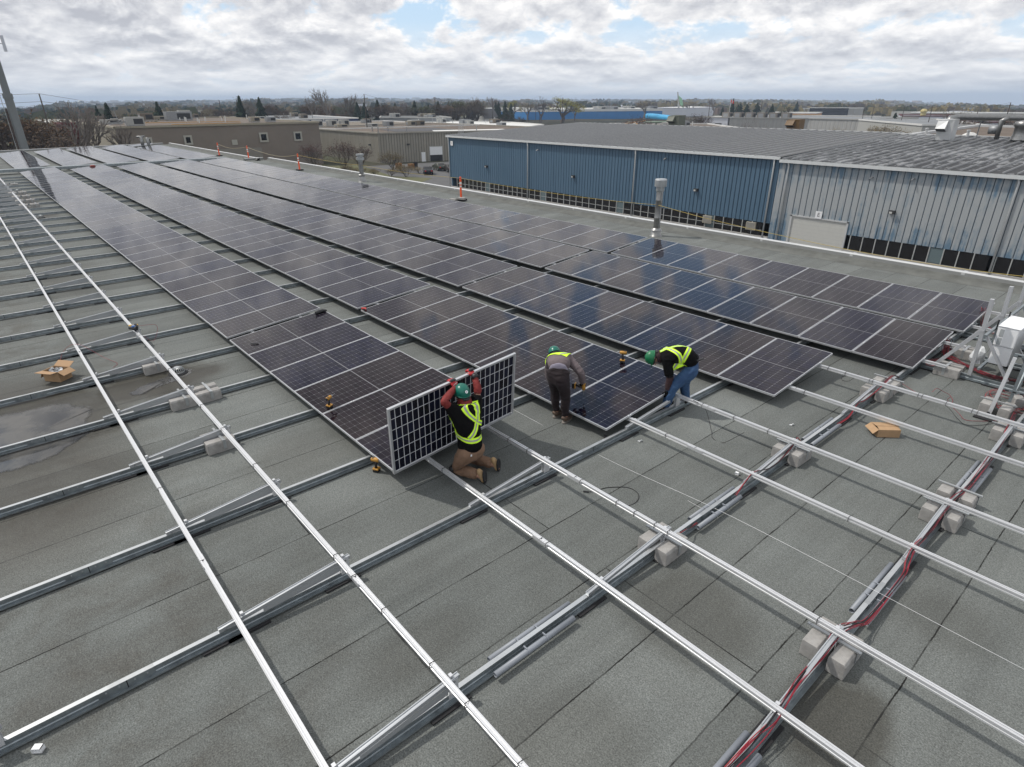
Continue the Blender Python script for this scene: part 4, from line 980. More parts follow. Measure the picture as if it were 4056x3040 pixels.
def body_chains(J, k=1.):
    """lean body under the clothes, one surface from head to feet"""
    r = lambda v: v*k
    ch = [[('pelvis', J['pelvis'], (.070, .060)), ('spine', J['spine'], (.065, .060)), ('chest', J['chest'], (.085, .070)), ('neckb', J['neckb'], (.06, .055)), ('neck', J['neck'], .052), ('jaw', J['jaw'], (.062, .07)), ('head', J['head'], (.078, .092)), ('crown', J['crown'], (.06, .07))]]
    for s in 'LR':
        ch.append([('chest', J['chest'], 0), ('sh'+s, J['sh'+s], .052), ('el'+s, J['el'+s], .038), ('wr'+s, J['wr'+s], .026)])
        ch.append([('pelvis', J['pelvis'], 0), ('hip'+s, J['hip'+s], .062), ('kn'+s, J['kn'+s], .055), ('an'+s, J['an'+s], .038), ('to'+s, J['to'+s], .028)])
    return ch
def fix(ch):      # shared keys keep the radius given first
    return ch
def face(parent, J, fwd):
    c = J['head']; f = fwd.normalized(); up = (J['crown']-J['jaw']).normalized(); f = (f-up*f.dot(up)).normalized(); x = up.cross(f)
    b = MB(); w_ = mat('eye_white', (.7, .7, .7), .3)
    for s in (-1, 1):
        p = c+f*.083+x*.03*s+up*.0; b.tube([p, p+f*.012], [.011, .006], w_, 8); b.tube([p+f*.010, p+f*.014], .005, blackp, 6)
    b.build('eyes', parent)
    b = MB(); p = c+f*.088-up*.008; b.tube([p+up*.03, p+f*.012-up*.005, p+f*.022-up*.03, p-up*.04], [.006, .009, .013, .005], skinm, 8); b.build('nose', parent, True)
    b = MB(); p = c+f*.080-up*.062; b.tube([p-x*.024, p+f*.008, p+x*.024], .005, mat('lips', (.30, .10, .08), .5), 6); b.build('mouth', parent, True)
    b = MB()
    for s in (-1, 1): p = c+x*.082*s-up*.005; b.tube([p+up*.028, p+x*.012*s+up*.01-f*.01, p-up*.03], [.008, .013, .007], skinm, 8)
    b.build('ears', parent, True)
# ---------------------------------------------------------------- kneeling worker
J1 = dict(pelvis=V3(7.05, .87, .50), spine=V3(7.01, .88, .70), chest=V3(6.96, .90, .93), neckb=V3(6.92, .91, 1.07), neck=V3(6.90, .91, 1.10), jaw=V3(6.87, .91, 1.14), head=V3(6.86, .91, 1.19), crown=V3(6.86, .91, 1.26),
          shL=V3(6.95, .70, 1.08), elL=V3(6.94, .56, 1.23), wrL=V3(6.79, .86, 1.285), shR=V3(6.92, 1.10, 1.06), elR=V3(6.90, 1.15, 1.21), wrR=V3(6.77, 1.19, 1.35),
          hipL=V3(7.05, .77, .46), knL=V3(6.86, .76, .10), anL=V3(7.22, .90, .11), toL=V3(7.28, .94, .03), hipR=V3(7.04, .97, .46), knR=V3(6.80, 1.10, .10), anR=V3(7.13, 1.22, .11), toR=V3(7.18, 1.26, .03))
def person(J, lab, fwd):
    t = skin('person', body_chains(J), skinm, None); tag(t, lab, 'person')
    return t
def scaled(ch, k): return ch
p1 = person(J1, 'kneeling worker in green helmet, black jacket with yellow straps and brown trousers', V3(-1, 0, 0)); face(p1, J1, V3(-1, 0, -.1))
j = J1
jk = skin('jacket', [[('pel', j['pelvis']+V3(.02, 0, -.06), (.170, .200)), ('pel2', j['pelvis']+V3(0, 0, .07), (.155, .185)), ('sp', j['spine'], (.150, .180)), ('ch', j['chest'], (.160, .195)), ('nb', j['neckb']+V3(0, 0, -.03), (.10, .13)), ('nk', j['neckb']+V3(0, 0, .03), (.07, .075))],
                     [('ch', j['chest'], 0), ('shL', j['shL'], .085), ('mL', j['shL'].lerp(j['elL'], .65), .068)],
                     [('ch', j['chest'], 0), ('shR', j['shR'], .085), ('mR', j['shR'].lerp(j['elR'], .60), .068)]], blackf, p1)
sv = skin('red_sleeve', [[('a', j['shL'].lerp(j['elL'], .4), .052), ('b', j['elL'], .056), ('c', j['elL'].lerp(j['wrL'], .5), .048), ('d', j['wrL'], .036)]], redf, p1)
sv = skin('red_sleeve', [[('a', j['shR'].lerp(j['elR'], .4), .052), ('b', j['elR'], .054), ('c', j['elR'].lerp(j['wrR'], .5), .046), ('d', j['wrR'], .036)]], redf, p1)
hd = skin('red_hood', [[('a', j['neckb']+V3(0, 0, -.01), (.105, .115)), ('b', j['neck']+V3(.03, 0, .0), (.10, .10)), ('c', j['jaw']+V3(.02, 0, .02), (.088, .088)), ('d', j['head']+V3(.01, 0, .0), (.086, .086))]], redf, p1)
tr = skin('trousers', [[('w', j['pelvis']+V3(.01, 0, .08), (.150, .175)), ('p', j['pelvis']+V3(.03, 0, -.06), (.150, .180)), ('hL', j['hipL']+V3(.0, -.01, -.07), .115), ('tL', j['hipL'].lerp(j['knL'], .6), .092), ('kL', j['knL'], .080), ('cL', j['knL'].lerp(j['anL'], .5)+V3(0, 0, .01), .078), ('eL', j['knL'].lerp(j['anL'], .92), .064)],
                       [('p', j['pelvis'], 0), ('hR', j['hipR']+V3(0, .01, -.07), .115), ('tR', j['hipR'].lerp(j['knR'], .6), .092), ('kR', j['knR'], .080), ('cR', j['knR'].lerp(j['anR'], .5)+V3(0, 0, .01), .078), ('eR', j['knR'].lerp(j['anR'], .92), .064)]], brownf, p1)
for (an, to) in (('anL', 'toL'), ('anR', 'toR')):
    d = (j[to]-j[an]); back = V3(.9, .42, 0).normalized()
    heel = j[an]+V3(.035, .03, .10); toe = j[to]+V3(.02, .02, .0)+back*.0; toe = heel+(V3(toe.x-.02, toe.y-.02, .015)-heel).normalized()*.27
    toe.z = max(toe.z, .012)
    boot(p1, heel+back*.02, toe, -back+V3(0, 0, .25), tan, sole_b)
helmet(p1, j['head']+V3(0.005, 0, .03), V3(.10, -.05, 1), V3(-1, .1, 0), green1, .84, True)
for s, th in (('L', 1), ('R', -1)):
    w_ = j['wr'+s]; fw = V3(-.55, .02, .45 if s == 'L' else .25); g = skin('glove', hand_chains('h'+s, w_, fw, V3(0, 1, 0), V3(-.8, 0, -.9), 1.0, thumb=th, s=1.22), gl_red, p1)
    b = MB(); b.tube([w_-fw.normalized()*.05, w_+fw.normalized()*.012], [.050, .046], blackp, 12); b.build('cuff', g, True)
    c_ = w_+fw.normalized()*.075*1.2+V3(.018, 0, .022); b = MB(); b.tube([c_+V3(.0, -.04, 0), c_+V3(0, -.02, .008), c_+V3(0, .02, .008), c_+V3(0, .04, 0)], [.014, .021, .021, .014], gl_dk, 8); b.build('knuckle_guard', g, True)
    b = MB(); q = w_+fw.normalized()*.055+V3(.045, -.0, .012); b.add([q+V3(0, -.03, -.012), q+V3(0, .03, .012), q+V3(0, .03, .022), q+V3(0, -.03, -.002)], [(0,1,2,3)], white_p); b.build('glove_mark', g)
bandc = [hv, rg, hv]
inX = lambda p: V3(-1, 0, 0)
ax1 = lambda p: Vector((j['spine'].x-.02-p.x, j['spine'].y-p.y, 0))
ribbon(p1, jk, [V3(7.08, .74, 1.12), V3(7.14, .80, 1.03), V3(7.17, .92, .93), V3(7.16, 1.03, .85), V3(7.05, 1.14, .77)], ax1, .066, 'vest_strap', bandc)
ribbon(p1, jk, [V3(7.02, 1.06, 1.13), V3(7.12, 1.08, 1.03), V3(7.17, 1.02, .94), V3(7.18, .93, .84), V3(7.17, .85, .76), V3(7.15, .79, .70)], ax1, .066, 'vest_strap', bandc)
ribbon(p1, jk, [V3(6.86, .66, .72), V3(6.98, .64, .70), V3(7.10, .69, .685), V3(7.18, .78, .67), V3(7.2, .88, .665), V3(7.18, .98, .67), V3(7.1, 1.07, .685), V3(6.98, 1.1, .71), V3(6.88, 1.08, .73)], ax1, .068, 'vest_belt', bandc)
ribbon(p1, jk, [V3(6.92, .64, 1.0), V3(6.94, .65, .85), V3(6.98, .66, .7)], ax1, .03, 'vest_strap', [hv])
b = MB(); b.box((7.215, .755, .47), (7.222, .775, .495), white_p); b.build('pocket_label', p1)
kp = MB(); kp.tube([(6.88, .70, .16), (6.84, .70, .10), (6.87, .72, .03)], .05, blackp, 8); kp.build('knee_pad', p1, True)
# ---------------------------------------------------------------- bending worker in grey sweater
J2 = dict(pelvis=V3(6.68, 2.88, .84), spine=V3(6.56, 3.02, .96), chest=V3(6.40, 3.17, .94), neckb=V3(6.30, 3.27, .90), neck=V3(6.27, 3.30, .88), jaw=V3(6.19, 3.33, .84), head=V3(6.14, 3.33, .88), crown=V3(6.09, 3.36, .88),
          shL=V3(6.22, 3.14, .83), elL=V3(6.16, 3.18, .55), wrL=V3(6.28, 3.25, .36), shR=V3(6.56, 3.22, .97), elR=V3(6.80, 3.27, .79), wrR=V3(6.76, 3.36, .57),
          hipL=V3(6.58, 2.88, .80), knL=V3(6.54, 2.97, .45), anL=V3(6.55, 2.99, .09), toL=V3(6.54, 3.12, .03), hipR=V3(6.79, 2.87, .82), knR=V3(6.79, 2.95, .46), anR=V3(6.78, 2.97, .09), toR=V3(6.74, 3.1, .03))
p2 = person(J2, 'bending worker in grey sweater, maroon trousers and bright yellow vest holding a drill', V3(0, 1, -.6)); face(p2, J2, V3(-.3, .6, -1))
j = J2
sw = skin('sweater', [[('p', j['pelvis'].lerp(j['spine'], .22)+V3(0, 0, .035), (.178, .140)), ('s', j['spine'].lerp(j['chest'], .3), (.195, .140)), ('c', j['chest'], (.190, .130)), ('n', j['neckb'], (.10, .085))],
                      [('c', 0, 0), ('shL', j['shL'], .078), ('eL', j['elL'], .062), ('fL', j['elL'].lerp(j['wrL'], .6), .056), ('wL', j['wrL'], .045)],
                      [('c', 0, 0), ('shR', j['shR'], .078), ('eR', j['elR'], .060), ('fR', j['elR'].lerp(j['wrR'], .6), .054), ('wR', j['wrR'], .042)]], greyf, p2)
skin('shirt_tail', [[('a', j['pelvis']+V3(-.01, .01, .055), (.176, .138)), ('b', j['pelvis'].lerp(j['spine'], .4), (.165, .125))]], greyl, p2)
skin('trousers', [[('w', j['pelvis']+V3(-.03, .03, .06), (.165, .128)), ('p', j['pelvis']+V3(0, -.01, -.02), (.180, .142)), ('hL', j['hipL']+V3(0, 0, -.06), .115), ('tL', j['hipL'].lerp(j['knL'], .6), .092), ('kL', j['knL'], .078), ('cL', j['knL'].lerp(j['anL'], .45)+V3(0, -.015, 0), .068), ('eL', j['anL']+V3(0, 0, .08), .054), ('fL', j['anL']+V3(0, 0, .03), .052)],
                  [('p', 0, 0), ('hR', j['hipR']+V3(0, 0, -.06), .115), ('tR', j['hipR'].lerp(j['knR'], .6), .092), ('kR', j['knR'], .078), ('cR', j['knR'].lerp(j['anR'], .45)+V3(0, -.015, 0), .068), ('eR', j['anR']+V3(0, 0, .08), .054), ('fR', j['anR']+V3(0, 0, .03), .052)]], plumf, p2)
boot(p2, V3(6.55, 2.92, .004), V3(6.54, 3.20, .004), V3(0, 0, 1), brownb, sole_g); boot(p2, V3(6.79, 2.90, .004), V3(6.72, 3.18, .004), V3(0, 0, 1), brownb, sole_g)
helmet(p2, j['head']+V3(-.02, .02, .01), V3(-.62, .35, .62), V3(-.3, .5, -1), green1, .84)
skin('hood', [[('a', j['neckb'], (.10, .09)), ('b', j['neck'], (.09, .085)), ('c', j['head'], (.088, .09))]], mat('dark_hood', (.02, .02, .022), .85), p2)
g = skin('glove', hand_chains('hR', j['wrR'], V3(-.35, .2, -.55), V3(0, 1, .2), V3(-.8, 0, .1), 1.1, s=1.1), blackf, p2)
g = skin('glove', hand_chains('hL', j['wrL'], V3(.1, .35, -.85), V3(1, 0, 0), V3(.2, .8, .2), .5, s=1.05), blackf, p2)
dn = lambda p: V3(.15, .25, -1)
ribbon(p2, sw, [V3(6.17, 3.06, 1.0), V3(6.27, 3.07, 1.05), V3(6.38, 3.09, 1.1), V3(6.50, 3.13, 1.1), V3(6.60, 3.18, 1.05)], dn, .17, 'vest_yoke', [hv, hv], .009)
ribbon(p2, sw, [V3(6.24, 2.99, 1.0), V3(6.28, 3.08, 1.05), V3(6.30, 3.16, 1.05)], dn, .03, 'vest_stripe', [rg], .013, 12)
ribbon(p2, sw, [V3(6.52, 3.06, 1.1), V3(6.54, 3.14, 1.1), V3(6.56, 3.22, 1.05)], dn, .03, 'vest_stripe', [rg], .013, 12)
# ---------------------------------------------------------------- bending worker in jeans
J3 = dict(pelvis=V3(7.80, 4.82, .82), spine=V3(7.70, 4.74, .97), chest=V3(7.50, 4.56, .98), neckb=V3(7.41, 4.48, .94), neck=V3(7.39, 4.46, .925), jaw=V3(7.37, 4.42, .88), head=V3(7.35, 4.42, .91), crown=V3(7.29, 4.38, .90),
          shL=V3(7.56, 4.44, .90), elL=V3(7.64, 4.46, .62), wrL=V3(7.64, 4.42, .42), shR=V3(7.40, 4.62, .92), elR=V3(7.46, 4.70, .65), wrR=V3(7.58, 4.60, .46),
          hipL=V3(7.86, 4.73, .78), knL=V3(7.68, 4.50, .47), anL=V3(7.62, 4.46, .10), toL=V3(7.50, 4.38, .03), hipR=V3(7.74, 4.90, .78), knR=V3(7.66, 4.86, .44), anR=V3(7.68, 4.93, .10), toR=V3(7.56, 4.85, .03))
p3 = person(J3, 'bending worker in blue jeans and black jacket with yellow straps at the panel end', V3(-.7, -.6, -.6)); face(p3, J3, V3(-.3, -.3, -1))
j = J3
jk3 = skin('jacket', [[('p0', j['pelvis']+V3(.02, .02, .0), (.165, .15)), ('p', j['pelvis'].lerp(j['spine'], .4), (.165, .150)), ('s', j['spine'], (.168, .150)), ('s2', j['spine'].lerp(j['chest'], .5)+V3(0, 0, .015), (.178, .150)), ('c', j['chest'], (.180, .140)), ('n', j['neckb'], (.10, .09))],
                      [('c', 0, 0), ('shL', j['shL'], .090), ('mL', j['shL'].lerp(j['elL'], .5), .080), ('eL', j['elL'], .070)],
                      [('c', 0, 0), ('shR', j['shR'], .090), ('mR', j['shR'].lerp(j['elR'], .5), .078), ('eR', j['elR'], .068)]], blackf, p3)
for s in 'LR': skin('maroon_sleeve', [[('a0', j['sh'+s].lerp(j['el'+s], .8), .056), ('a', j['el'+s], .060), ('b', j['el'+s].lerp(j['wr'+s], .5), .050), ('c', j['wr'+s], .040)]], maroonf, p3)
skin('hood', [[('a', j['neckb'], (.105, .10)), ('b', j['neck']+V3(0, 0, .01), (.112, .112)), ('c', j['head']+V3(0, 0, -.015), (.104, .108))]], maroonf, p3)
skin('jeans', [[('w', j['pelvis']+V3(-.03, -.02, .06), (.150, .135)), ('p', j['pelvis']+V3(.0, .0, -.02), (.170, .155)), ('hL', j['hipL']+V3(-.02, -.02, -.07), .122), ('tL', j['hipL'].lerp(j['knL'], .55), .105), ('kL', j['knL'], .088), ('cL', j['knL'].lerp(j['anL'], .5), .080), ('eL', j['anL']+V3(.0, 0, .06), .072), ('fL', j['anL']+V3(.0, 0, .01), .070)],
               [('p', 0, 0), ('hR', j['hipR']+V3(-.01, 0, -.07), .120), ('tR', j['hipR'].lerp(j['knR'], .55), .103), ('kR', j['knR'], .086), ('cR', j['knR'].lerp(j['anR'], .5), .078), ('eR', j['anR']+V3(0, 0, .06), .070), ('fR', j['anR']+V3(0, 0, .01), .068)]], denim, p3)
boot(p3, V3(7.68, 4.50, .004), V3(7.44, 4.35, .004), V3(0, 0, 1), blkb, sole_b); boot(p3, V3(7.73, 4.97, .004), V3(7.50, 4.82, .004), V3(0, 0, 1), blkb, sole_b)
helmet(p3, j['head']+V3(-.03, -.03, -.005), V3(-.68, -.62, .12), V3(-.1, -.1, -1), green2, .84)
g = skin('glove', hand_chains('hL', j['wrL'], V3(0, 0, -1), V3(-.6, -.6, 0), V3(-.6, .5, 0), .8, s=1.05), blackf, p3)
g = skin('glove', hand_chains('hR', j['wrR'], V3(.1, 0, -1), V3(-.6, -.6, 0), V3(-.6, .5, 0), .8, s=1.05), blackf, p3)
b = MB(); b.tube([j['pelvis']+V3(.06, -.11, .10), j['pelvis']+V3(.11, -.03, .11), j['pelvis']+V3(.11, .09, .11)], .016, blackp, 6); b.build('tool_belt', p3, True)
a3 = lambda p: (j['spine'].lerp(j['chest'], .5)-p).normalized()*1. if False else V3(-.45, .50, -.72)
ribbon(p3, jk3, [V3(7.44, 4.52, 1.12), V3(7.54, 4.50, 1.12), V3(7.64, 4.52, 1.06), V3(7.70, 4.56, .98), V3(7.74, 4.58, .88)], a3, .072, 'vest_strap', bandc)
ribbon(p3, jk3, [V3(7.64, 4.92, 1.10), V3(7.72, 4.80, 1.14), V3(7.76, 4.70, 1.08), V3(7.76, 4.62, .98), V3(7.74, 4.56, .88), V3(7.72, 4.54, .80)], a3, .072, 'vest_strap', bandc)
ribbon(p3, jk3, [V3(7.30, 4.42, .98), V3(7.36, 4.44, 1.05), V3(7.46, 4.52, 1.12), V3(7.58, 4.66, 1.14), V3(7.68, 4.80, 1.13)], lambda p: V3(.1, .1, -1), .06, 'vest_strap', bandc)
ribbon(p3, jk3, [V3(7.70, 4.48, .86), V3(7.76, 4.54, .80), V3(7.80, 4.60, .84)], a3, .06, 'vest_belt', [hv, rg])
# ================================================================ LAND
SKYL = [(176.61, -.42), (174.76, -.32), (172.2, -.09), (169.36, .0), (165.68, .04), (162.13, .06), (158.36, .15), (154.43, .19), (150.36, .15), (146.17, .12), (142.98, .03), (139.15, -.03), (134.38, -.01), (130.14, .02), (127.02, .0), (122.97, -.03), (119.08, -.06), (115.37, -.09), (111.85, -.16), (108.54, -.22), (103.93, -.42), (101.72, -.53)]
def skyel(az):
    az = az % 360
    if az > 180 or az < 95: 
        d = min(abs(az-176.6), abs(az-101.7)); return -.45
    S = SKYL
    if az >= S[0][0]: return S[0][1]
    if az <= S[-1][0]: return S[-1][1]
    for (a, e), (b_, g) in zip(S, S[1:]):
        if b_ <= az <= a: return e+(g-e)*(a-az)/(a-b_)
GZ = -8.6
def land_z(x, y):
    dx, dy = x-CAM.x, y-CAM.y; r_ = math.hypot(dx, dy); az = math.degrees(math.atan2(dy, dx))
    if r_ < 420: return GZ
    ze = CAM.z + 7000*math.tan(R(skyel(az)-.02))
    t = min(1, (r_-420)/6580); z = GZ+(ze-GZ)*t
    k = min(1, (r_-420)/1500)
    z += k*(4*math.sin(az*.9+r_/700)+3*math.sin(az*2.3+r_/330))*(.3 if r_ > 6000 else 1)
    if r_ > 7000: z -= (r_-7000)*.05
    return z
def land_mat():
    m = bpy.data.materials.new('land'); m.use_nodes = True; t = m.node_tree; b = t.nodes['Principled BSDF']
    tcn = N(t, 'ShaderNodeTexCoord'); f = noise(t, tcn.outputs['Object'], .0045, 8, .62); g = noise(t, tcn.outputs['Object'], .03, 6, .7); h = noise(t, tcn.outputs['Object'], .0016, 4, .5)
    c = ramp(t, f, [(.34, (.030, .034, .030)), (.44, (.052, .048, .036)), (.52, (.075, .062, .048)), (.60, (.10, .105, .062)), (.70, (.19, .165, .125))])
    c = mixc(t, 1., c, ramp(t, g, [(.3, .55), (.7, 1.5)]), 'MULTIPLY')
    c = mixc(t, ramp(t, h, [(.4, 0.), (.65, .5)]), c, (.045, .055, .055))
    t.links.new(c, b.inputs['Base Color']); b.inputs['Roughness'].default_value = 1; b.inputs['Specular IOR Level'].default_value = 0
    return m
LAND = land_mat()
b = MB(); rad = [0, 60, 200, 420, 520, 650, 850, 1100, 1450, 1900, 2500, 3200, 4200, 5400, 6300, 6700, 7000, 7200, 8000, 11000]
na = 360; vs = [(CAM.x, CAM.y, GZ)]
for r_ in rad[1:]:
    for k in range(na):
        a = 2*math.pi*k/na; x = CAM.x+r_*math.cos(a); y = CAM.y+r_*math.sin(a); vs.append((x, y, land_z(x, y)+(random.Random(k*31+int(r_)).uniform(0, 5.0) if 5500 < r_ < 7100 else 0)))
fs = [(0, 1+k, 1+(k+1) % na) for k in range(na)]
for i in range(len(rad)-2):
    for k in range(na): fs.append((1+i*na+k, 1+(i+1)*na+k, 1+(i+1)*na+(k+1) % na, 1+i*na+(k+1) % na))
b.add(vs, fs, LAND); structure(b.build('ground', smooth=True))
asph = mat('asphalt', (.10, .10, .10), .9, var=.25, vscale=.5); grass = mat('dry_grass', (.11, .10, .05), 1., col2=(.075, .085, .03), vscale=.6)
b = MB(); b.prism([(-119, 54), (-56, 34), (-20, 33), (30, 33), (30, 55.9), (-74.5, 55.9), (-74.5, 100), (-112, 100)], GZ-.1, GZ+.01, asph); structure(b.build('parking_lot'))
b = MB(); b.prism([(-126, 18), (-74.5, 18), (-60, 33), (-80, 54), (-88, 64), (-96, 60), (-120, 66), (-127, 60)], GZ-.1, GZ+.03, grass); structure(b.build('grass_verge'))
# ================================================================ BLUE BUILDING
def clad_mat(name, col, col2, weather=False):
    m = bpy.data.materials.new(name); m.use_nodes = True; t = m.node_tree; b = t.nodes['Principled BSDF']
    tcn = N(t, 'ShaderNodeTexCoord'); mp = N(t, 'ShaderNodeMapping'); mp.inputs['Scale'].default_value = (3.1, 3.1, .22) if weather else (1.2, 1.2, .12)
    t.links.new(tcn.outputs['Object'], mp.inputs[0]); f = noise(t, mp.outputs[0], 1., 6, .65)
    if weather:
        s = N(t, 'ShaderNodeSeparateXYZ'); t.links.new(tcn.outputs['Object'], s.inputs[0])
        hb = math_node(t, 'MULTIPLY_ADD', s.outputs[2], .035, .10)      # bluer near the eave and the foot
        e = math_node(t, 'ABSOLUTE', math_node(t, 'ADD', s.outputs[2], 3.6)); e = math_node(t, 'MULTIPLY_ADD', e, .06, -.12)
        f2 = noise(t, tcn.outputs['Object'], .9, 5, .7); f = math_node(t, 'ADD', math_node(t, 'MULTIPLY', f, .6), math_node(t, 'MULTIPLY', f2, .4)); f = math_node(t, 'ADD', f, e)
        c = ramp(t, f, [(.44, (.33, .35, .36)), (.53, (.25, .29, .32)), (.60, (.11, .18, .25))])
    else: c = mixc(t, ramp(t, f, [(.3, 0.), (.7, 1.)]), col, col2)
    t.links.new(c, b.inputs['Base Color']); b.inputs['Roughness'].default_value = .55; b.inputs['Metallic'].default_value = 0.
    return m
blue_w = clad_mat('blue_cladding', (.060, .118, .180), (.075, .138, .205)); blue_o = clad_mat('weathered_blue_cladding', 0, 0, True)
darkline = mat('cladding_groove', (.010, .026, .045), .8); midline = mat('weathered_groove', (.050, .085, .12), .8)
def ribbed_wall(b, A, B, z0, z1, pitch, depth, m, m2=None, gap=.35):
    A, B = Vector((*A, 0)), Vector((*B, 0)); d = (B-A); L = d.length; d.normalize(); n = Vector((d.y, -d.x, 0)); k = int(L/pitch); p = L/k
    pts = []
    for i in range(k):
        pts += [(i*p, 0), (i*p+p*(1-gap), 0), (i*p+p*(1-gap*.75), -depth), (i*p+p*(1-gap*.25), -depth)]
    pts.append((L, 0)); vs = []
    for s_, o_ in pts:
        q = A+d*s_+n*o_; vs += [(q.x, q.y, z0), (q.x, q.y, z1)]
    for i in range(len(pts)-1):
        b.add([vs[2*i], vs[2*i+2], vs[2*i+3], vs[2*i+1]], [(0,1,2,3)], (m2 if (m2 and i % 4 == 2) else m))
YB = 56.; XL, XR, XS = -71., 34., -16.9
t = thing('blue_warehouse', 'long low blue ribbed metal warehouse with a dark metal roof', 'warehouse', (XL, YB, GZ))
def loc_part(bm, name, par=t, **k):
    o = bm.build(name, par, **k); o.matrix_parent_inverse = Matrix.Translation((-XL, -YB, -GZ)); return o
b = MB(); ribbed_wall(b, (XL, YB), (XS, YB), -6.45, -.4, .47, .05, blue_w, darkline, .2); b.box((XL, YB+.1, -6.45), (XS, YB+.3, -.4), blue_w); loc_part(b, 'wall')
b = MB(); ribbed_wall(b, (XS, YB-.03), (-14.85, YB-.03), GZ, -.6, .52, .05, blue_o, midline, .16); ribbed_wall(b, (-14.85, YB-.03), (-9.7, YB-.03), -5.4, -.6, .52, .05, blue_o, midline, .16); ribbed_wall(b, (-9.7, YB-.03), (XR, YB-.03), -6.45, -.6, .52, .05, blue_o, midline, .16)
b.box((XS, YB+.1, -6.4), (XR, YB+.25, -.6), blue_o); w2 = loc_part(b, 'wall'); w2['label'] = 'weathered pale grey-blue wall section'
ybk = 116; b = MB(); b.box((XL, YB+.3, GZ), (XL+.2, ybk, -.5), blue_w); b.box((XR-.2, YB+.3, GZ), (XR, ybk, -.5), blue_w); b.box((XL, ybk-.2, GZ), (XR, ybk, -.5), blue_w)
b.add([(XL, YB, -.4), (XL, 86, .82), (XL, ybk, -.4)], [(0,1,2)], blue_w); loc_part(b, 'wall')
brick = mat('brick_base', (.20, .10, .075), .9, var=.3, vscale=6); sillm = mat('concrete_sill', (.42, .41, .39), .8, var=.2)
b = MB(); b.box((XL, YB, GZ), (XS, YB+.2, -7.92), brick); b.box((-9.7, YB, GZ), (XR, YB+.2, -7.92), brick); loc_part(b, 'brick_base')
b = MB(); b.box((XL, YB-.12, -7.92), (XS, YB+.2, -7.76), sillm); b.box((-9.7, YB-.12, -7.92), (XR, YB+.2, -7.76), sillm); loc_part(b, 'sill')
winm = mat('dark_glass', (.012, .011, .011), .12, var=.3, vscale=1.); wfr = mat('window_frame_grey', (.40, .41, .40), .5); greenglass = mat('pale_glass', (.12, .16, .17), .2)
wi = 0
for (a, c, st) in ((-69.1, -52.7, 1.02), (-52.2, -34.3, 1.06), (-33.9, -17.7, 1.03), (-9.2, 1.35, .97), (1.75, 33, 1.0)):
    n = int((c-a)/st); w_ = (c-a)/n
    for i in range(n):
        x0 = a+i*w_
        gl = MB(); gm = greenglass if (wi*7 % 23) in (3, 11) else winm; gl.box((x0+.05, YB+.02, -7.70), (x0+w_-.05, YB+.05, -6.50), gm)
        fr = MB(); fr.box((x0-.035, YB-.04, -7.76), (x0+.035, YB+.06, -6.45), wfr)
        if x0 < -17.6: fr.box((x0+.035, YB-.02, -7.22), (x0+w_-.035, YB+.06, -7.18), wfr)
        fo_ = loc_part(fr, 'window'); g_ = gl.build('pane', fo_); wi += 1
        g_.matrix_parent_inverse = Matrix.Identity(4)
b = MB(); b.box((-14.8, YB-.01, GZ), (-9.75, YB+.1, -5.45), mat('door_pale', (.50, .50, .47), .6, var=.06))
for k in range(9): b.box((-14.75, YB-.015, GZ+.2+k*.33), (-9.8, YB-.008, GZ+.215+k*.33), wfr)
loc_part(b, 'garage_door')
b = MB(); b.box((-15.0, YB-.1, GZ), (-14.8, YB+.05, -5.3), capm); b.box((-9.75, YB-.1, GZ), (-9.6, YB+.05, -5.3), capm); b.box((-15.0, YB-.1, -5.45), (-9.6, YB+.05, -5.33), capm); loc_part(b, 'door_frame')
gut = mat('gutter_white', (.60, .62, .62), .4, var=.1)
b = MB(); b.box((XL-.3, YB-.35, -.50), (XS, YB-.12, -.26), gut); b.box((XS+.05, YB-.42, -.72), (XR, YB-.15, -.44), gut); loc_part(b, 'gutter')
for x in (-70.85, -52.45, -34.1, -17.45, -16.1, 1.5, 18.5):
    b = MB(); b.tube([(x, YB-.23, -.5), (x+(.12 if x > -17 else 0), YB-.14, -1.0), (x+(.12 if x > -17 else 0), YB-.14, -7.9)], .075, gut, 8); loc_part(b, 'downspout', smooth=True)
lampm = mat('lamp_housing', (.03, .03, .03), .6); lens = mat('lamp_lens', (.5, .5, .48), .3)
for x, z in ((-25.66, -4.08), (-6.3, -4.05), (-61.5, -4.16), (-43.8, -4.16)):
    b = MB(); b.box((x-.22, YB-.3, z-.14), (x+.22, YB, z+.14), lampm); b.box((x-.18, YB-.31, z-.12), (x+.05, YB-.3, z+.05), lens); loc_part(b, 'wall_light')
for x, z in ((-29.9, -1.19), (-8.5, -1.44), (-5.3, -1.29), (-50.4, -1.34)):
    b = MB(); b.tube([(x, YB, z), (x, YB-.2, z+.05), (x-.12, YB-.4, z-.1)], .06, steel_d, 8); loc_part(b, 'vent_elbow')
for x in (-23.85, -18.8): 
    b = MB(); b.box((x-.5, YB-.25, -7.3), (x+.5, YB-.05, -6.55), mat('beige_vent', (.42, .38, .30), .7))
    for k in range(6): b.box((x-.45, YB-.27, -7.22+k*.12), (x+.45, YB-.25, -7.17+k*.12), steel_d)
    loc_part(b, 'wall_vent')
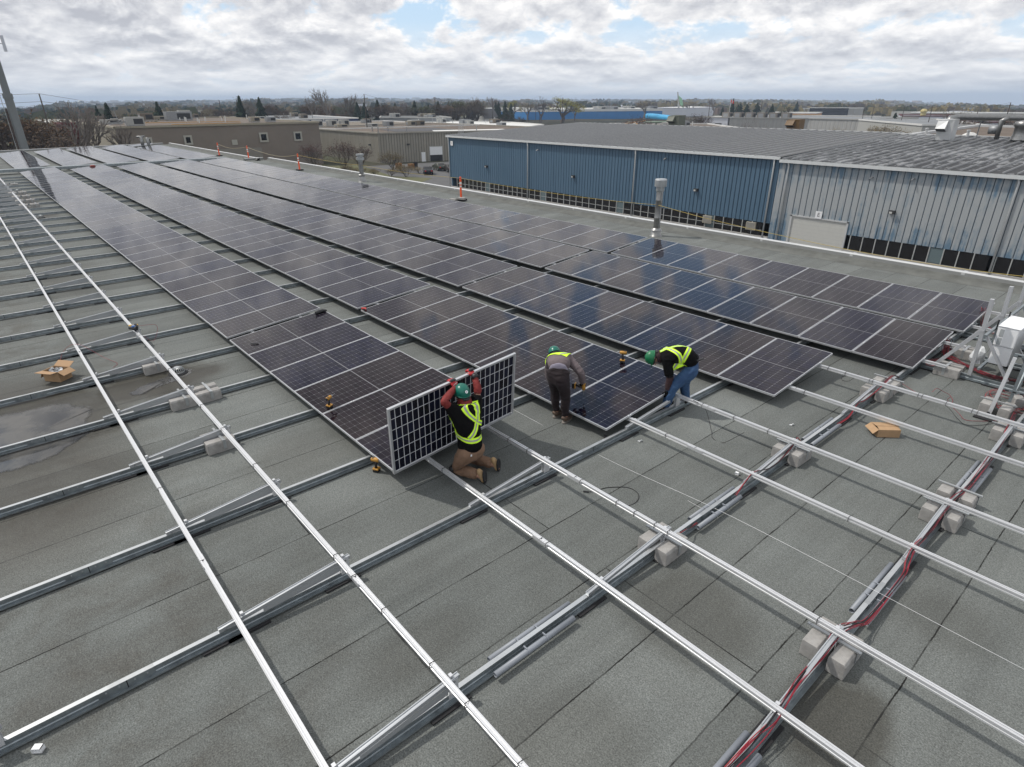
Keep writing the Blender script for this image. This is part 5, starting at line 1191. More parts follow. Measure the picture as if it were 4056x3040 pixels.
def text_obj(s, x, y, z, size, m, par, name, rx=90, rz=0, center=True):
    cu = bpy.data.curves.new(name, 'FONT'); cu.body = s; cu.size = size; cu.align_x = 'CENTER'; cu.align_y = 'CENTER'; cu.extrude = .002
    tmp = bpy.data.objects.new('tmp', cu); COL.objects.link(tmp); dg = bpy.context.evaluated_depsgraph_get(); dg.update()
    me = bpy.data.meshes.new_from_object(tmp.evaluated_get(dg)); bpy.data.objects.remove(tmp)
    M = Matrix.Translation((x, y, z)) @ Matrix.Rotation(R(rz), 4, 'Z') @ Matrix.Rotation(R(rx), 4, 'X'); me.transform(M)
    me.materials.clear(); me.materials.append(m); o = bpy.data.objects.new(name, me); COL.objects.link(o); o.parent = par; return o
for x, z, s in ((-12.35, -5.04, 'E'), (-70.0, -1.35, '1')):
    b = MB(); b.box((x-.3, YB-.14, z-.33), (x+.3, YB-.12, z+.33), white_p); so_ = loc_part(b, 'wall_sign'); text_obj(s, x, YB-.145, z, .5, blackp, so_, 'sign_letter')
# roof of the warehouse
def roof_mat(name, weather):
    m = bpy.data.materials.new(name); m.use_nodes = True; t_ = m.node_tree; b_ = t_.nodes['Principled BSDF']; tcn = N(t_, 'ShaderNodeTexCoord')
    mp = N(t_, 'ShaderNodeMapping'); mp.inputs['Scale'].default_value = (1., .35, 1); t_.links.new(tcn.outputs['Object'], mp.inputs[0])
    f = noise(t_, mp.outputs[0], .35 if not weather else 1.5, 7, .72)
    if weather:
        g = noise(t_, tcn.outputs['Object'], .10, 3, .5); f = math_node(t_, 'ADD', math_node(t_, 'MULTIPLY', f, .72), math_node(t_, 'MULTIPLY', g, .28))
        c = ramp(t_, f, [(.49, (.008, .008, .009)), (.512, (.018, .018, .02)), (.525, (.19, .195, .20)), (.7, (.25, .255, .26))])
    else: c = ramp(t_, f, [(.35, (.072, .074, .078)), (.65, (.105, .105, .105))])
    t_.links.new(c, b_.inputs['Base Color']); b_.inputs['Roughness'].default_value = .55; b_.inputs['Metallic'].default_value = .2; return m
rf_n, rf_w = roof_mat('dark_metal_roof', False), roof_mat('flaking_metal_roof', True)
ribm = mat('roof_rib', (.33, .33, .33), .5, .3, var=.2); ribw = mat('roof_rib_pale', (.30, .305, .31), .5, .3, var=.2)
def slope(b, x0, x1, ya, za, yb, zb, m): b.add([(x0, ya, za), (x1, ya, za), (x1, yb, zb), (x0, yb, zb)], [(0,1,2,3)], m)
b = MB(); slope(b, XL-.25, XS, YB-.3, -.28, 86, .86, rf_n); slope(b, XL-.25, XS, 86, .86, ybk, -.4, rf_n); b.box((XL-.25, YB-.3, -.34), (XS, YB-.28, -.28), rf_n); r1 = loc_part(b, 'roof')
b = MB(); slope(b, XS, XR, YB-.35, -.42, 84, .80, rf_w); slope(b, XS, XR, 84, .80, 84.3, .6, rf_w); r2 = loc_part(b, 'roof'); r2['label'] = 'roof section with dark flaking coating patches'
def ribs(par, x0, x1, ya, za, yb, zb, m, pitch):
    bb = MB(); x = x0
    while x < x1: bb.profile([(-.06, 0), (.06, 0), (.03, .12), (-.03, .12)], (x, ya, za), (x, yb, zb), m, cap=True); x += pitch
    o = bb.build('roof_ribs', par); o.matrix_parent_inverse = Matrix.Identity(4)
ribs(r1, XL-.2, XS-.1, YB-.34, -.28, 86, .86, ribm, 1.15); ribs(r2, XS+.3, XR, YB-.38, -.42, 84, .80, ribw, .9)
b = MB(); b.box((XL-.25, 85.8, .84), (XS, 86.2, .93), capm); loc_part(b, 'ridge_cap'); b = MB(); b.box((XS, 83.8, .80), (XR, 84.35, .92), capm); loc_part(b, 'ridge_cap')
# rooftop hoods of the blue warehouse
def hood(x, y, z, sx, sy, sz, m, lab, lou=blackp):
    t_ = thing('roof_hood', lab, 'roof vent', (x, y, z)); b = MB()
    b.add([(-sx/2, -sy/2, 0), (sx/2, -sy/2, 0), (sx/2, sy/2, 0), (-sx/2, sy/2, 0), (-sx/2, -sy/2-.3, sz*.95), (sx/2, -sy/2-.1, sz), (sx/2, sy/2, sz), (-sx/2, sy/2, sz)], [(0,1,5,4), (1,2,6,5), (2,3,7,6), (3,0,4,7), (4,5,6,7)], m); b.build('housing', t_)
    b = MB(); b.add([(-sx*.52, -sy/2-.75, sz*.55), (sx*.12, -sy/2-.75, sz*.55), (sx*.12, -sy/2-.15, sz*.95), (-sx*.52, -sy/2-.25, sz*.95), (-sx*.52, -sy/2-.05, sz*.40), (sx*.12, -sy/2-.05, sz*.40)], [(0,1,2,3), (1,5,2), (0,3,4)], m); b.add([(-sx*.5, -sy/2-.72, sz*.54), (sx*.1, -sy/2-.72, sz*.54), (sx*.1, -sy/2-.06, sz*.40), (-sx*.5, -sy/2-.06, sz*.40)], [(0,1,2,3)], lou); b.build('intake_hood', t_)
dgrn = mat('hood_grey_green', (.10, .11, .085), .6); brn = mat('hood_brown', (.15, .085, .03), .6, var=.3)
hood(-53.7, 91, .3, 2.0, 1.8, 2.0, dgrn, 'grey-green roof hood with brown cowl left of the brown one'); hood(-33.2, 91.2, .3, 1.8, 1.5, 1.75, brn, 'rusty brown roof hood standing behind the dark warehouse roof')
hood(-10.5, 79.2, .6, 1.45, 1.5, 2.1, capm, 'pale metal roof hood feeding the long horizontal duct')
t = thing('exhaust_duct', 'long silver horizontal duct on legs above the gravel roof', 'duct'); b = MB(); b.tube([(-10.8, 80.2, 2.3), (-10.9, 80.8, 2.72), (-10.4, 81.6, 2.85), (-9.2, 82.4, 2.85), (14, 90, 2.6)], .33, flue, 14); b.build('pipe', t, True)
b = MB()
for k in range(5): x = -8.5+k*3.2; y = 82.6+(x+9)*.33; b.tube([(x, y, .8), (x, y, 2.6)], .06, steel_d, 6)
b.build('duct_leg', t)
b = MB()
for k in range(7): x = -8.9+k*2.6; y = 82.5+(x+9.2)*.327; b.tube([(x, y, 2.85-(x+9)*.011), (x+.12, y+.04, 2.85-(x+9)*.011)], .36, flue, 14)
b.build('pipe_collar', t)
t = thing('dust_collector', 'squat round silver fan housing at the right edge of the gravel roof', 'fan', (-4.2, 80.9, .8)); b = MB(); b.lathe([(.9, 0), (.75, .5), (.75, 1.2), (.9, 1.3), (.85, 1.7), (0, 1.9)], (0,0,0), flue, 20); b.build('housing', t, True); b = MB(); b.tube([(-1.9, -.6, 0), (-1.9, -.6, 1.8), (-1.4, -.4, 2.1)], .22, flue, 10); b.tube([(-2.9, 0, .9), (-1.9, 0, .9)], .45, steel_d, 10); b.build('blower', t, True)
gravel = mat('gravel_roof', (.085, .062, .045), .95, col2=(.13, .10, .075), vscale=.25, bump=.4, bscale=6); grav2 = mat('gravel_roof_pale', (.19, .165, .13), .95, col2=(.13, .105, .08), vscale=.12)
roofw = mat('roof_white', (.62, .62, .60), .8, var=.12, vscale=.2); roofg = mat('roof_grey', (.20, .21, .22), .9, var=.25, vscale=.2); roofd = mat('roof_dark', (.07, .07, .075), .9, var=.3, vscale=.2)
taupe = mat('taupe_wall', (.20, .168, .142), .85, var=.14, vscale=.35); taupe2 = mat('cream_wall', (.30, .27, .21), .85, var=.12)
beigec = clad_mat('beige_cladding', (.30, .28, .235), (.23, .215, .18)); greyc = clad_mat('grey_cladding', (.30, .30, .29), (.36, .36, .35)); groove2 = mat('beige_groove', (.14, .13, .11), .9)
navy = mat('navy_wall', (.012, .03, .10), .7); bblue = mat('bright_blue_wall', (.014, .17, .44), .6, var=.15, vscale=.2); bblued = mat('deep_blue_wall', (.010, .13, .34), .6, var=.1, vscale=.1); wht = mat('white_wall', (.55, .57, .62), .7, var=.06, vscale=.1); redw2 = mat('dark_red_wall', (.10, .014, .012), .8); orangb = mat('orange_tan_wall', (.50, .27, .12), .8); lgrey = mat('light_grey_wall', (.36, .36, .34), .8, var=.1)
def building(name, lab, poly, z1, wall, rf, rim=None, rimh=.35, ribp=None, z0=GZ, groove=None):
    t_ = thing(name, lab, 'building', (poly[0][0], poly[0][1], z0)); inv = Matrix.Translation((-poly[0][0], -poly[0][1], -z0))
    b = MB(); n = len(poly)
    for i in range(n):
        A, B = poly[i], poly[(i+1) % n]
        if ribp: ribbed_wall(b, A, B, z0, z1, ribp, .08, wall, groove)
        else: b.add([(*A, z0), (*B, z0), (*B, z1), (*A, z1)], [(0,1,2,3)], wall)
    o = b.build('wall', t_); o.matrix_parent_inverse = inv
    b = MB(); b.add([(x, y, z1-rimh) for x, y in poly], [tuple(range(n))], rf); o = b.build('roof', t_); o.matrix_parent_inverse = inv
    if rim:
        b = MB()
        for i in range(n):
            A, B = Vector((*poly[i], z1-rimh/2)), Vector((*poly[(i+1) % n], z1-rimh/2)); b.beam(A, B, .5, rimh+.06, rim)
        o2 = b.build('parapet_edge', t_); o2.matrix_parent_inverse = inv
    t_['_inv'] = 1; return t_, inv
def add_part(T, b, name, **k):
    o = b.build(name, T[0], **k); o.matrix_parent_inverse = T[1]; return o
# gravel-roofed part behind the flaking roof
T = building('flat_roof_building', 'brown gravel flat roof behind the flaking metal roof', [(XS+.2, 84.6), (XR, 84.6), (XR, 128), (-20, 128)], .70, capm, gravel, capm, .3)
b = MB(); b.lathe([(.9, 0), (.8, .25), (.35, .5), (0, .55)], (-10.6, 88.5, .55), roofw, 4); add_part(T, b, 'skylight')
for (x, y) in ((-14.6, 86.3), (-9.6, 83.6)): b = MB(); b.tube([(x, y, .4), (x, y, 1.4)], .14, capm, 8); b.lathe([(.2, 1.35), (.2, 1.5), (0, 1.52)], (x, y, 0), capm, 8); add_part(T, b, 'vent_pipe')
# beige stucco building
Tb = building('stucco_building', 'long plain taupe building with four small square windows', [(-128, 21), (-128, 61), (-196, 61), (-196, 21)], .45, taupe, mat('gravel_roof_brown', (.10, .078, .06), .95, col2=(.13, .105, .082), vscale=.1), taupe2, .3)
b = MB(); b.box((-196, 20.92, GZ), (-128.0, 20.99, .40), taupe2); b.box((-127.99, 20.9, .35), (-127.9, 61, .50), taupe); add_part(Tb, b, 'side_wall')
whf = mat('window_surround', (.36, .35, .31), .8)
for (y0, y1, z0, z1) in ((25.3, 26.75, -3.0, -1.55), (32.4, 33.95, -3.2, -1.45), (47.3, 49.15, -3.3, -1.4), (54.85, 56.7, -3.37, -1.45)):
    b = MB(); f_ = .34; X = -127.9
    b.box((X, y0, z0), (X+.1, y0+f_, z1), whf); b.box((X, y1-f_, z0), (X+.1, y1, z1), whf); b.box((X, y0+f_, z0), (X+.1, y1-f_, z0+f_), whf); b.box((X, y0+f_, z1-f_), (X+.1, y1-f_, z1), whf); wn = add_part(Tb, b, 'window')
    b = MB(); b.box((X-.02, y0+f_, z0+f_), (X+.02, y1-f_, z1-f_), winm); b.build('pane', wn)
b = MB(); b.box((-127.95, 36, -6.5), (-127.9, 47.4, -4.3), mat('wall_patch', (.21, .195, .17), .85)); b.box((-127.9, 41.5, -3.6), (-127.85, 42.6, -2.6), whf); add_part(Tb, b, 'wall_patch')
def rtu(x, y, z, sx, sy, sz, m=None, T=None, i=0):
    b = MB(); m = m or [lgrey, grav2, taupe2, steel_d][i % 4]
    b.box((x-sx/2, y-sy/2, z+.15), (x+sx/2, y+sy/2, z+sz), m); b.box((x+sx/2+.005, y-sy*.1, z+.3), (x+sx/2+.02, y+sy*.42, z+sz*.8), blackp); b.box((x-sx/2, y-sy/2+.1, z), (x+sx/2, y+sy/2-.1, z+.15), steel_d)
    b.box((x-sx*.3, y-sy/2-.02, z+.3), (x+sx*.35, y-sy/2-.005, z+sz*.8), steel_d); add_part(T, b, 'rooftop_unit')
for i, (x, y, sx, sy, sz) in enumerate(((-135.6, 26, 2, 3.2, 1.6), (-175, 36.6, 2.5, 3, 1.7), (-177, 40.3, 2.5, 3.2, .9), (-172, 43.4, 3, 6, 2.0), (-180, 47, 2, 2.8, 2.2), (-190, 52.2, 2, 2, 1.0), (-140.5, 51.3, 1.8, 2.1, 1.1), (-141, 55.2, 1.8, 2.0, 1.0), (-150, 24.5, 2, 4, .9), (-186, 30, 2.5, 5, 1.0))): rtu(x, y, .3, sx, sy, sz, None, Tb, i)
b = MB(); b.tube([(-134.5, 23.2, 0.3), (-134.5, 22.7, 3.2)], .06, steel_d, 6); b.lathe([(0, 0), (.5, .1), (.7, .3)], (-134.4, 22.4, 1.4), roofw, 10); b.beam((-135, 21.4, .9), (-135, 25, 1.1), .2, .2, steel_d); b.beam((-134, 21.2, .5), (-134.5, 24, 1.6), .1, .1, steel_d); add_part(Tb, b, 'antenna_frame')
rnd = random.Random(11)
for k in range(12):
    x, y = rnd.uniform(-170, -131), rnd.uniform(24, 60); b = MB(); b.tube([(x, y, .3), (x, y, .9+rnd.random()*.5)], .12, roofw, 6); add_part(Tb, b, 'vent_pipe')
b = MB(); b.beam((-133, 32, .4), (-134, 46, .4), .12, .12, yellowp); b.beam((-150, 30, .4), (-146, 50, .4), .12, .12, yellowp); add_part(Tb, b, 'gas_pipe')
building('red_building', 'dark red shed wall beyond the taupe building, behind bare branches', [(-168, 17.4), (-168, 20.6), (-177, 20.6), (-177, 17.4)], .2, redw2, roofd, redw2, .3)
building('grey_building', 'grey far building behind the red shed and the parked cars', [(-262, 24), (-258, 32), (-310, 36), (-314, 26)], -1.8, roofg, roofw, roofw, .4)
# corrugated beige building
Tc = building('corrugated_building', 'beige corrugated metal building with a half-open garage door', [(-121.4, 72.), (-114.9, 92.7), (-106, 121), (-172, 121), (-165, 72)], -2.0, beigec, gravel, beigec, .25, .62, groove=groove2)
def on_wall(s0, s1, z0, z1, off, m, b):
    A, B = Vector((-121.4, 72., 0)), Vector((-114.9, 92.7, 0)); d = (B-A).normalized(); n = Vector((d.y, -d.x, 0))
    P = [A+d*s0+n*off, A+d*s1+n*off]; b.add([(P[0].x, P[0].y, z0), (P[1].x, P[1].y, z0), (P[1].x, P[1].y, z1), (P[0].x, P[0].y, z1)], [(0,1,2,3)], m)
b = MB(); on_wall(12.1, 15.2, -7.2, -5.35, .06, white_p, b); add_part(Tc, b, 'garage_door')
b = MB(); on_wall(12.1, 15.2, GZ, -7.2, .05, blackp, b); add_part(Tc, b, 'doorway')
b = MB(); on_wall(11.95, 12.1, GZ, -5.25, .09, lgrey, b); on_wall(15.2, 15.35, GZ, -5.25, .09, lgrey, b); on_wall(11.95, 15.35, -5.35, -5.2, .1, lgrey, b); add_part(Tc, b, 'door_frame')
b = MB(); on_wall(10.0, 10.95, GZ, -6.5, .07, white_p, b); add_part(Tc, b, 'side_door')
b = MB(); b.box((-119.3, 78.2, -4.8), (-118.9, 78.8, -4.5), lampm); add_part(Tc, b, 'wall_light'); b = MB(); b.box((-125.6, 71.6, -4.9), (-125.1, 72, -4.6), lampm); add_part(Tc, b, 'wall_light')
b = MB(); b.add([(-119, 86, -2.15), (-112.5, 106, -2.15), (-120, 108, -2.15), (-126, 90, -2.15)], [(0,1,2,3)], roofw); b.add([(-127, 80, -2.2), (-121.5, 96, -2.2), (-140, 100, -2.2), (-142, 84, -2.2)], [(0,1,2,3)], roofd); add_part(Tc, b, 'roof_patch')
for (x, y) in ((-125.5, 74.5), (-127, 78), (-121, 79.5), (-118, 98), (-131, 76)): b = MB(); b.tube([(x, y, -2.2), (x, y, -1.0)], .12, steel_d, 6); b.lathe([(.22, -1.1), (.22, -.95), (0, -.9)], (x, y, 0), lgrey, 8); add_part(Tc, b, 'vent_pipe')
b = MB()
for k in range(4): b.tube([(-112.9+.1*k, 88.6+.42*k, -6), (-112.9+.1*k, 88.6+.42*k, -.3)], .035, capm, 5)
for k in range(18): b.tube([(-112.9, 88.6, -5.6+k*.3), (-112.6, 89.9, -5.6+k*.3)], .025, capm, 4)
add_part(Tc, b, 'roof_ladder')
# middle-distance roofs
rb = [('gravel_roof_building', 'pale gravel roof with a row of boxy units, left behind the corrugated building', [(-150, 76), (-146, 121.5), (-205, 121.5), (-205, 68), (-172.5, 68)], -2.0, lgrey, grav2, roofw),
      ('navy_building', 'low navy blue wall behind the row of rooftop units', [(-208, 62), (-206, 112), (-262, 120), (-262, 66)], -.9, navy, roofg, roofw),
      ('white_roof_building', 'wide white membrane roof crowded with rooftop units', [(-128, 123), (-160, 123), (-196, 124), (-202, 138), (-165, 150), (-140, 142)], -2.3, roofw, roofw, roofw),
      ('brown_roof_building', 'brown gravel roof with yellow gas pipes left of the blue warehouse roof', [(-100, 118), (-104, 123), (-132, 165), (-108, 185), (-70, 150), (-80, 118)], -2.3, lgrey, gravel, roofw),
      ('distant_grey_building', 'long grey wall under a row of vents before the dark tree line', [(-208, 122), (-190, 142), (-212, 152), (-228, 134)], -1.0, roofg, roofg, lgrey)]
rnd = random.Random(5)
for nm, lab, poly, z1, wl, rf, rim in rb:
    T = building(nm, lab, poly, z1, wl, rf, rim, .3)
    cx_, cy_ = sum(p[0] for p in poly)/len(poly), sum(p[1] for p in poly)/len(poly)
    for k in range(14):
        p, q = rnd.choice(poly), rnd.choice(poly); u_ = rnd.random(); x = (p[0]*u_+q[0]*(1-u_))*.55+cx_*.45; y = (p[1]*u_+q[1]*(1-u_))*.55+cy_*.45
        if rnd.random() < .55: rtu(x, y, z1-.3, rnd.uniform(1.5, 2.6), rnd.uniform(1.8, 3.4), rnd.uniform(.9, 1.6), None, T, k)
        else: b = MB(); b.tube([(x, y, z1-.3), (x, y, z1+rnd.uniform(.4, 1.6))], .14, [roofw, steel_d, lgrey][k % 3], 6); add_part(T, b, 'vent_pipe')
    if nm == 'gravel_roof_building':
        for y in (78.5, 82.5, 87, 91.2): rtu(-176, y, -2.3, 2.2, 2.6, 1.7, lgrey, T, 0)
    if nm == 'brown_roof_building':
        for k in range(3): b = MB(); b.beam((-86-k*7, 122+k*4, -1.4), (-116-k*2, 158+k*5, -1.4), .25, .2, [yellowp, roofw, yellowp][k]); add_part(T, b, 'gas_pipe')
for k, (x, y) in enumerate(((-205, 134), (-199, 141), (-192, 150), (-186, 160))):
    pass
# bright blue works
T = building('blue_factory', 'far bright blue factory wall under a white roof edge, left part', [(-455, 352), (-389, 330), (-349, 324), (-300, 420), (-500, 430)], -1.7, bblue, roofw, roofw, 1.5)
T = building('blue_factory', 'deeper blue factory wing with white roof stretching right of centre', [(-347, 340), (-319, 446), (-420, 520), (-450, 360)], -2.2, bblued, roofw, roofw, 1.5)
for k in range(9): rtu(-360+k*5-rnd.random()*20, 350+k*11, -3.2, 6, 9, 3.2, [roofg, lgrey, steel_d][k % 3], T, k)
building('white_factory', 'plain white box factory right of the blue one', [(-322, 478), (-320, 524), (-400, 600), (-342, 452)], -1.7, wht, roofw, wht, .3)
b = MB(); b.tube([(-300, 402, -7.0), (-296, 400, -6.9), (-272, 390, -7.3), (-262, 386, -8.0)], [2.3, 2.4, 2.0, 1.0], mat('tent_blue', (.03, .33, .60), .5), 16)
for k in range(12): q = Vector((-296, 400, -6.9)).lerp(Vector((-264, 387, -7.9)), k/12); b.tube([q, q+Vector((.6, -.3, 0))], 2.46-k*.11, mat('tent_blue_dark', (.015, .2, .4), .5), 14)
tag(b.build('tunnel_tent', smooth=True), 'bright light-blue tunnel tent at the end of the blue factory', 'tent')
T = building('grey_ribbed_building', 'long grey ribbed metal building behind the dark roof, right of centre', [(-137, 246), (-110, 259), (-88.5, 256), (-84, 300), (-150, 300)], -2.1, greyc, roofg, lgrey, .35, 1.6, groove=lgrey)
T2 = building('annex_building', 'small pale annex with dark windows left of the grey ribbed building', [(-148, 243), (-137.5, 245.5), (-142, 262), (-155, 262)], -2.0, wht, roofw, lgrey, .3)
b = MB(); b.box((-147, 243.0, -6.6), (-144, 243.6, -4.4), winm); b.box((-142.5, 244.0, -6.6), (-139.5, 244.4, -4.4), winm); add_part(T2, b, 'window')
for k in range(6): rtu(-142+k*4.5, 252+k*1.5, -2.4, 3.2, 3, 2.1, mat('unit_tan', (.18, .16, .14), .8), T, k)
T = building('grey_office', 'flat grey building with blank walls at the right middle distance', [(-88, 252), (-54, 211), (-40, 218), (-56, 250), (-70, 275)], -2.0, lgrey, roofg, roofw, .4)
far_b = [('brick_shop', 'far orange-tan store roofs beyond the dark firs', [(-215, 430), (-190, 440), (-200, 470), (-230, 460)], -3.6, orangb, roofw, roofw), ('low_warehouse', 'far white warehouse with thin red roof line', [(-131, 422), (-112, 439), (-110, 470), (-150, 470)], -4.2, wht, roofg, redw2),
         ('low_warehouse', 'wide pale warehouse near the right edge', [(-100, 330), (-62, 350), (-70, 372), (-108, 372)], -4.6, wht, roofg, redw2), ('shopping_centre', 'far pale shops in front of the tree line at right', [(-160, 520), (-60, 560), (-60, 590), (-170, 560)], -4.2, taupe2, roofw, roofw),
         ('shopping_centre', 'pale orange-roofed stores at the far right edge', [(-80, 560), (40, 600), (40, 630), (-80, 600)], -4.6, orangb, roofw, taupe2), ('low_warehouse', 'white low roofs between the firs and the black glass building', [(-190, 400), (-140, 410), (-150, 440), (-200, 435)], -5.0, wht, roofw, roofw)]
for nm, lab, poly, z1, wl, rf, rim in far_b: building(nm, lab, poly, z1, wl, rf, rim, .5)
T = building('office_block', 'far office block with black glass front above the grey roofs', [(-222, 494), (-196, 514), (-200, 540), (-235, 530)], -1.4, lgrey, roofg, roofw, .5)
b = MB(); d = Vector((26, 20, 0)).normalized(); A = Vector((-220, 495.2, 0)); n = Vector((d.y, -d.x, 0))*.6
for (s0, s1, z0, z1, m) in ((-1, 26, -7.6, -1.5, winm), (-1, 26, -4.9, -4.7, lampm)):
    P, Q = A+d*s0+n, A+d*s1+n; b.add([(P.x, P.y, z0), (Q.x, Q.y, z0), (Q.x, Q.y, z1), (P.x, P.y, z1)], [(0,1,2,3)], m)
add_part(T, b, 'glass_front')
b = MB(); b.lathe([(1.5, 0), (1.5, 4.4), (1.9, 4.6), (1.9, 5.4), (.9, 6.4)], (-126, 438, GZ+1.5), mat('silo_yellow', (.42, .35, .15), .7), 10); tag(b.build('silo'), 'small yellow silo standing among far roofs at right', 'silo')
# ================================================================ MASTS AND POLES
t = thing('cell_tower', 'tall grey steel monopole tower at the left edge beyond the roof', 'tower', (-78, 3.1, GZ)); ti = Matrix.Translation((78, -3.1, -GZ))
steelg = mat('mast_grey', (.165, .18, .185), .5, .1, var=.15, vscale=.5)
b = MB(); b.tube([(-78, 3.1, GZ), (-78, 3.1, 5.05)], [.46, .40], steelg, 32); b.tube([(-78, 3.1, 5.0), (-78, 3.1, 5.5)], [.47, .46], steelg, 32); b.tube([(-78, 3.1, 5.45), (-78, 3.1, 24)], [.34, .25], steelg, 32); o = b.build('mast', t, False); o.matrix_parent_inverse = ti
b = MB()
for z in range(0, 52): b.tube([(-77.9, 2.35+.004*z, -6+z*.5), (-77.9, 2.72, -6+z*.5)], .02, galv_l, 4) if z % 2 else None
b.tube([(-77.9, 2.36, GZ), (-77.9, 2.50, 20)], .03, galv_l, 5); o = b.build('climbing_rail', t); o.matrix_parent_inverse = ti
b = MB(); b.tube([(-77.8, 2.55, GZ), (-77.8, 2.58, 4.0)], .09, mat('feeder_cable', (.05, .035, .03), .7), 6); o = b.build('feeder_cable', t); o.matrix_parent_inverse = ti
for (y, z, h) in ((4.0, 9.5, 1.5), (3.95, 12, 2.2), (3.9, 15.4, 2.2)):
    b = MB(); b.box((-77.8, y, z), (-77.55, y+.28, z+h), wht); b.beam((-78, 3.2, z+h/2), (-77.8, y+.1, z+h/2), .06, .06, steelg); o = b.build('antenna_panel', t); o.matrix_parent_inverse = ti
woodp = mat('pole_wood', (.055, .045, .038), .9, var=.3)
UP = [(-136.5, 11.9, 6.0, 'leaning wooden utility pole beside the grey tower', -.02), (-187.8, 59.1, 5.0, 'dark wooden pole behind the rooftop units left of the big fir', -.05), (-154.3, 87.3, 6.3, 'tall wooden pole rising above the corrugated building', 0), (-202.1, 143.2, 5.3, 'thin pale pole before the dark tree line, left of the small house', 0),
      (-243.1, 205.2, 5.5, 'wooden pole at the left end of the blue factory', 0), (-264.1, 257.0, 6.7, 'tall pole with bare tree behind the blue factory', 0), (-170.6, 181.1, 5.5, 'dark pole in front of the yellow willow', 0), (-320.1, 299.5, 4.5, 'small transformer pole above the blue factory roof', 0), (-324.3, 309.8, 4.5, 'second small transformer pole above the blue factory roof', 0),
      (-149.3, 249.2, 3.9, 'pole at the right corner of the white factory', .03), (-149.8, 272.4, 3.8, 'pole between the flag and the firs', .03), (-131.3, 259.9, 4.0, 'taller of two poles left of the small dark fir', .03), (-143.5, 287.4, 2.8, 'shorter of two poles left of the small dark fir', .03), (-96.4, 276.2, 2.7, 'pole right of the black glass office', .03),
      (-93.4, 277.3, 2.2, 'second pole right of the black glass office', .03), (-77.2, 261.9, 2.1, 'pole left of the yellow silo', .04), (-63.3, 245.4, 2.7, 'tall leaning pole right of the yellow silo', .05), (-46.2, 229.4, 1.7, 'pole between the two tall bare trees at right', .05), (-34.9, 211.5, 3.7, 'tallest leaning pole near the right edge', .06), (-330.9, 359.9, 4.4, 'far pole above the blue factory wing', 0), (-342.2, 416.8, 3.9, 'far pole beside the small water tower', 0)]
tops = []
for i, (x, y, z, lab, lean) in enumerate(UP):
    t = thing('utility_pole', lab, 'utility pole', (x, y, GZ), group='utility poles')
    b = MB(); h = z-GZ; b.tube([(0, 0, 0), (0, 0, h)], [.17, .10], woodp, 8); b.build('pole', t, True)
    if i in (2, 4, 5, 7, 8, 9, 10, 16, 18):
        b = MB(); b.beam((-.9, .5, h-.6), (.9, -.5, h-.6), .12, .12, woodp); b.build('crossarm', t)
        if i in (7, 8): b = MB(); b.lathe([(.3, 0), (.3, 1), (0, 1.1)], (.3, .2, h-2.6), steel_d, 8); b.build('transformer', t)
    tops.append(Vector((x, y, z)))
wire = mat('power_line', (.06, .06, .07), .6)
def pw(A, B, sag, lab, r_=.022): cable([A, Vector(A).lerp(Vector(B), .5)-Vector((0, 0, sag)), B], r_, wire, lab, 'power line', 'power_line', 'overhead power lines', 10)
pw(tops[0], (-262, 60, 3.6), 1.2, 'upper wire from the left pole towards the big fir', .03); pw(tops[0]-Vector((0, 0, 1.3)), (-262, 60, 2.6), 1.2, 'lower wire from the left pole towards the big fir', .03); pw((-110, -14, 6.8), tops[0], .8, 'upper wire left of the left pole', .03); pw((-110, -14, 5.4), tops[0]-Vector((0, 0, 1.3)), .8, 'lower wire left of the left pole', .03)
pw((-240, 130, 7.5), tops[2], 1.5, 'wire reaching the tall pole from the bare trees'); pw(tops[2], tops[3], 2.5, 'wire between tall pole and thin pale pole'); pw(tops[4], tops[5], 2.5, 'wire above the left of the blue factory'); pw(tops[5], tops[6]+Vector((0, 0, 1)), 2, 'wire from the tall pole to the willow'); pw(tops[9], tops[11], 1.5, 'wire between poles near the flag'); pw(tops[16], tops[18], 2, 'wire between leaning poles at right'); pw(tops[13], tops[16], 2, 'wire crossing right of the glass office'); pw(tops[11], tops[13], 2, 'wire over the small dark firs')
# flag, sign mast, water towers
t = thing('flag_pole', 'red and white flag flying on a distant pole', 'flag', (-204, 356, GZ)); b = MB(); b.tube([(0, 0, 0), (0, 0, 13.3)], .12, roofw, 6); b.build('pole', t)
b = MB(); fr_ = mat('flag_red', (.6, .02, .02), .7); dxf = Vector((.75, .65, 0)); 
for k, m in enumerate((fr_, roofw, fr_)):
    A = dxf*(k*.62); B = A+dxf*.62; b.box((A.x, A.y, 11.4-k*.25), (B.x, B.y+.1, 13.0-k*.25), m)
b.build('flag_cloth', t)
t = thing('sign_mast', 'tall slanted green and white sign mast behind the white factory', 'sign mast', (-333, 487, GZ)); b = MB(); b.add([(0, 0, 4), (1.2, .9, 4), (-1.2, -.9, 19.2), (-1.7, -1.2, 19.2), (0, .5, 4), (1.2, 1.4, 4), (-1.2, -.4, 19.2), (-1.7, -.7, 19.2)], [(0,1,2,3), (4,5,6,7), (0,4,7,3), (1,5,6,2)], lgrey); b.build('mast', t)
b = MB(); b.add([(1.2, 1, 9), (3.6, 2.8, 6.5), (1.8, 1.5, 14), (-.8, -.6, 16.5), (1.2, 1.4, 9), (3.6, 3.2, 6.5), (1.8, 1.9, 14), (-.8, -.2, 16.5)], [(0,1,2,3), (4,5,6,7), (0,4,7,3), (1,5,6,2), (0,1,5,4), (3,2,6,7)], mat('sign_green', (.22, .42, .27), .6)); b.build('sign_face', t)
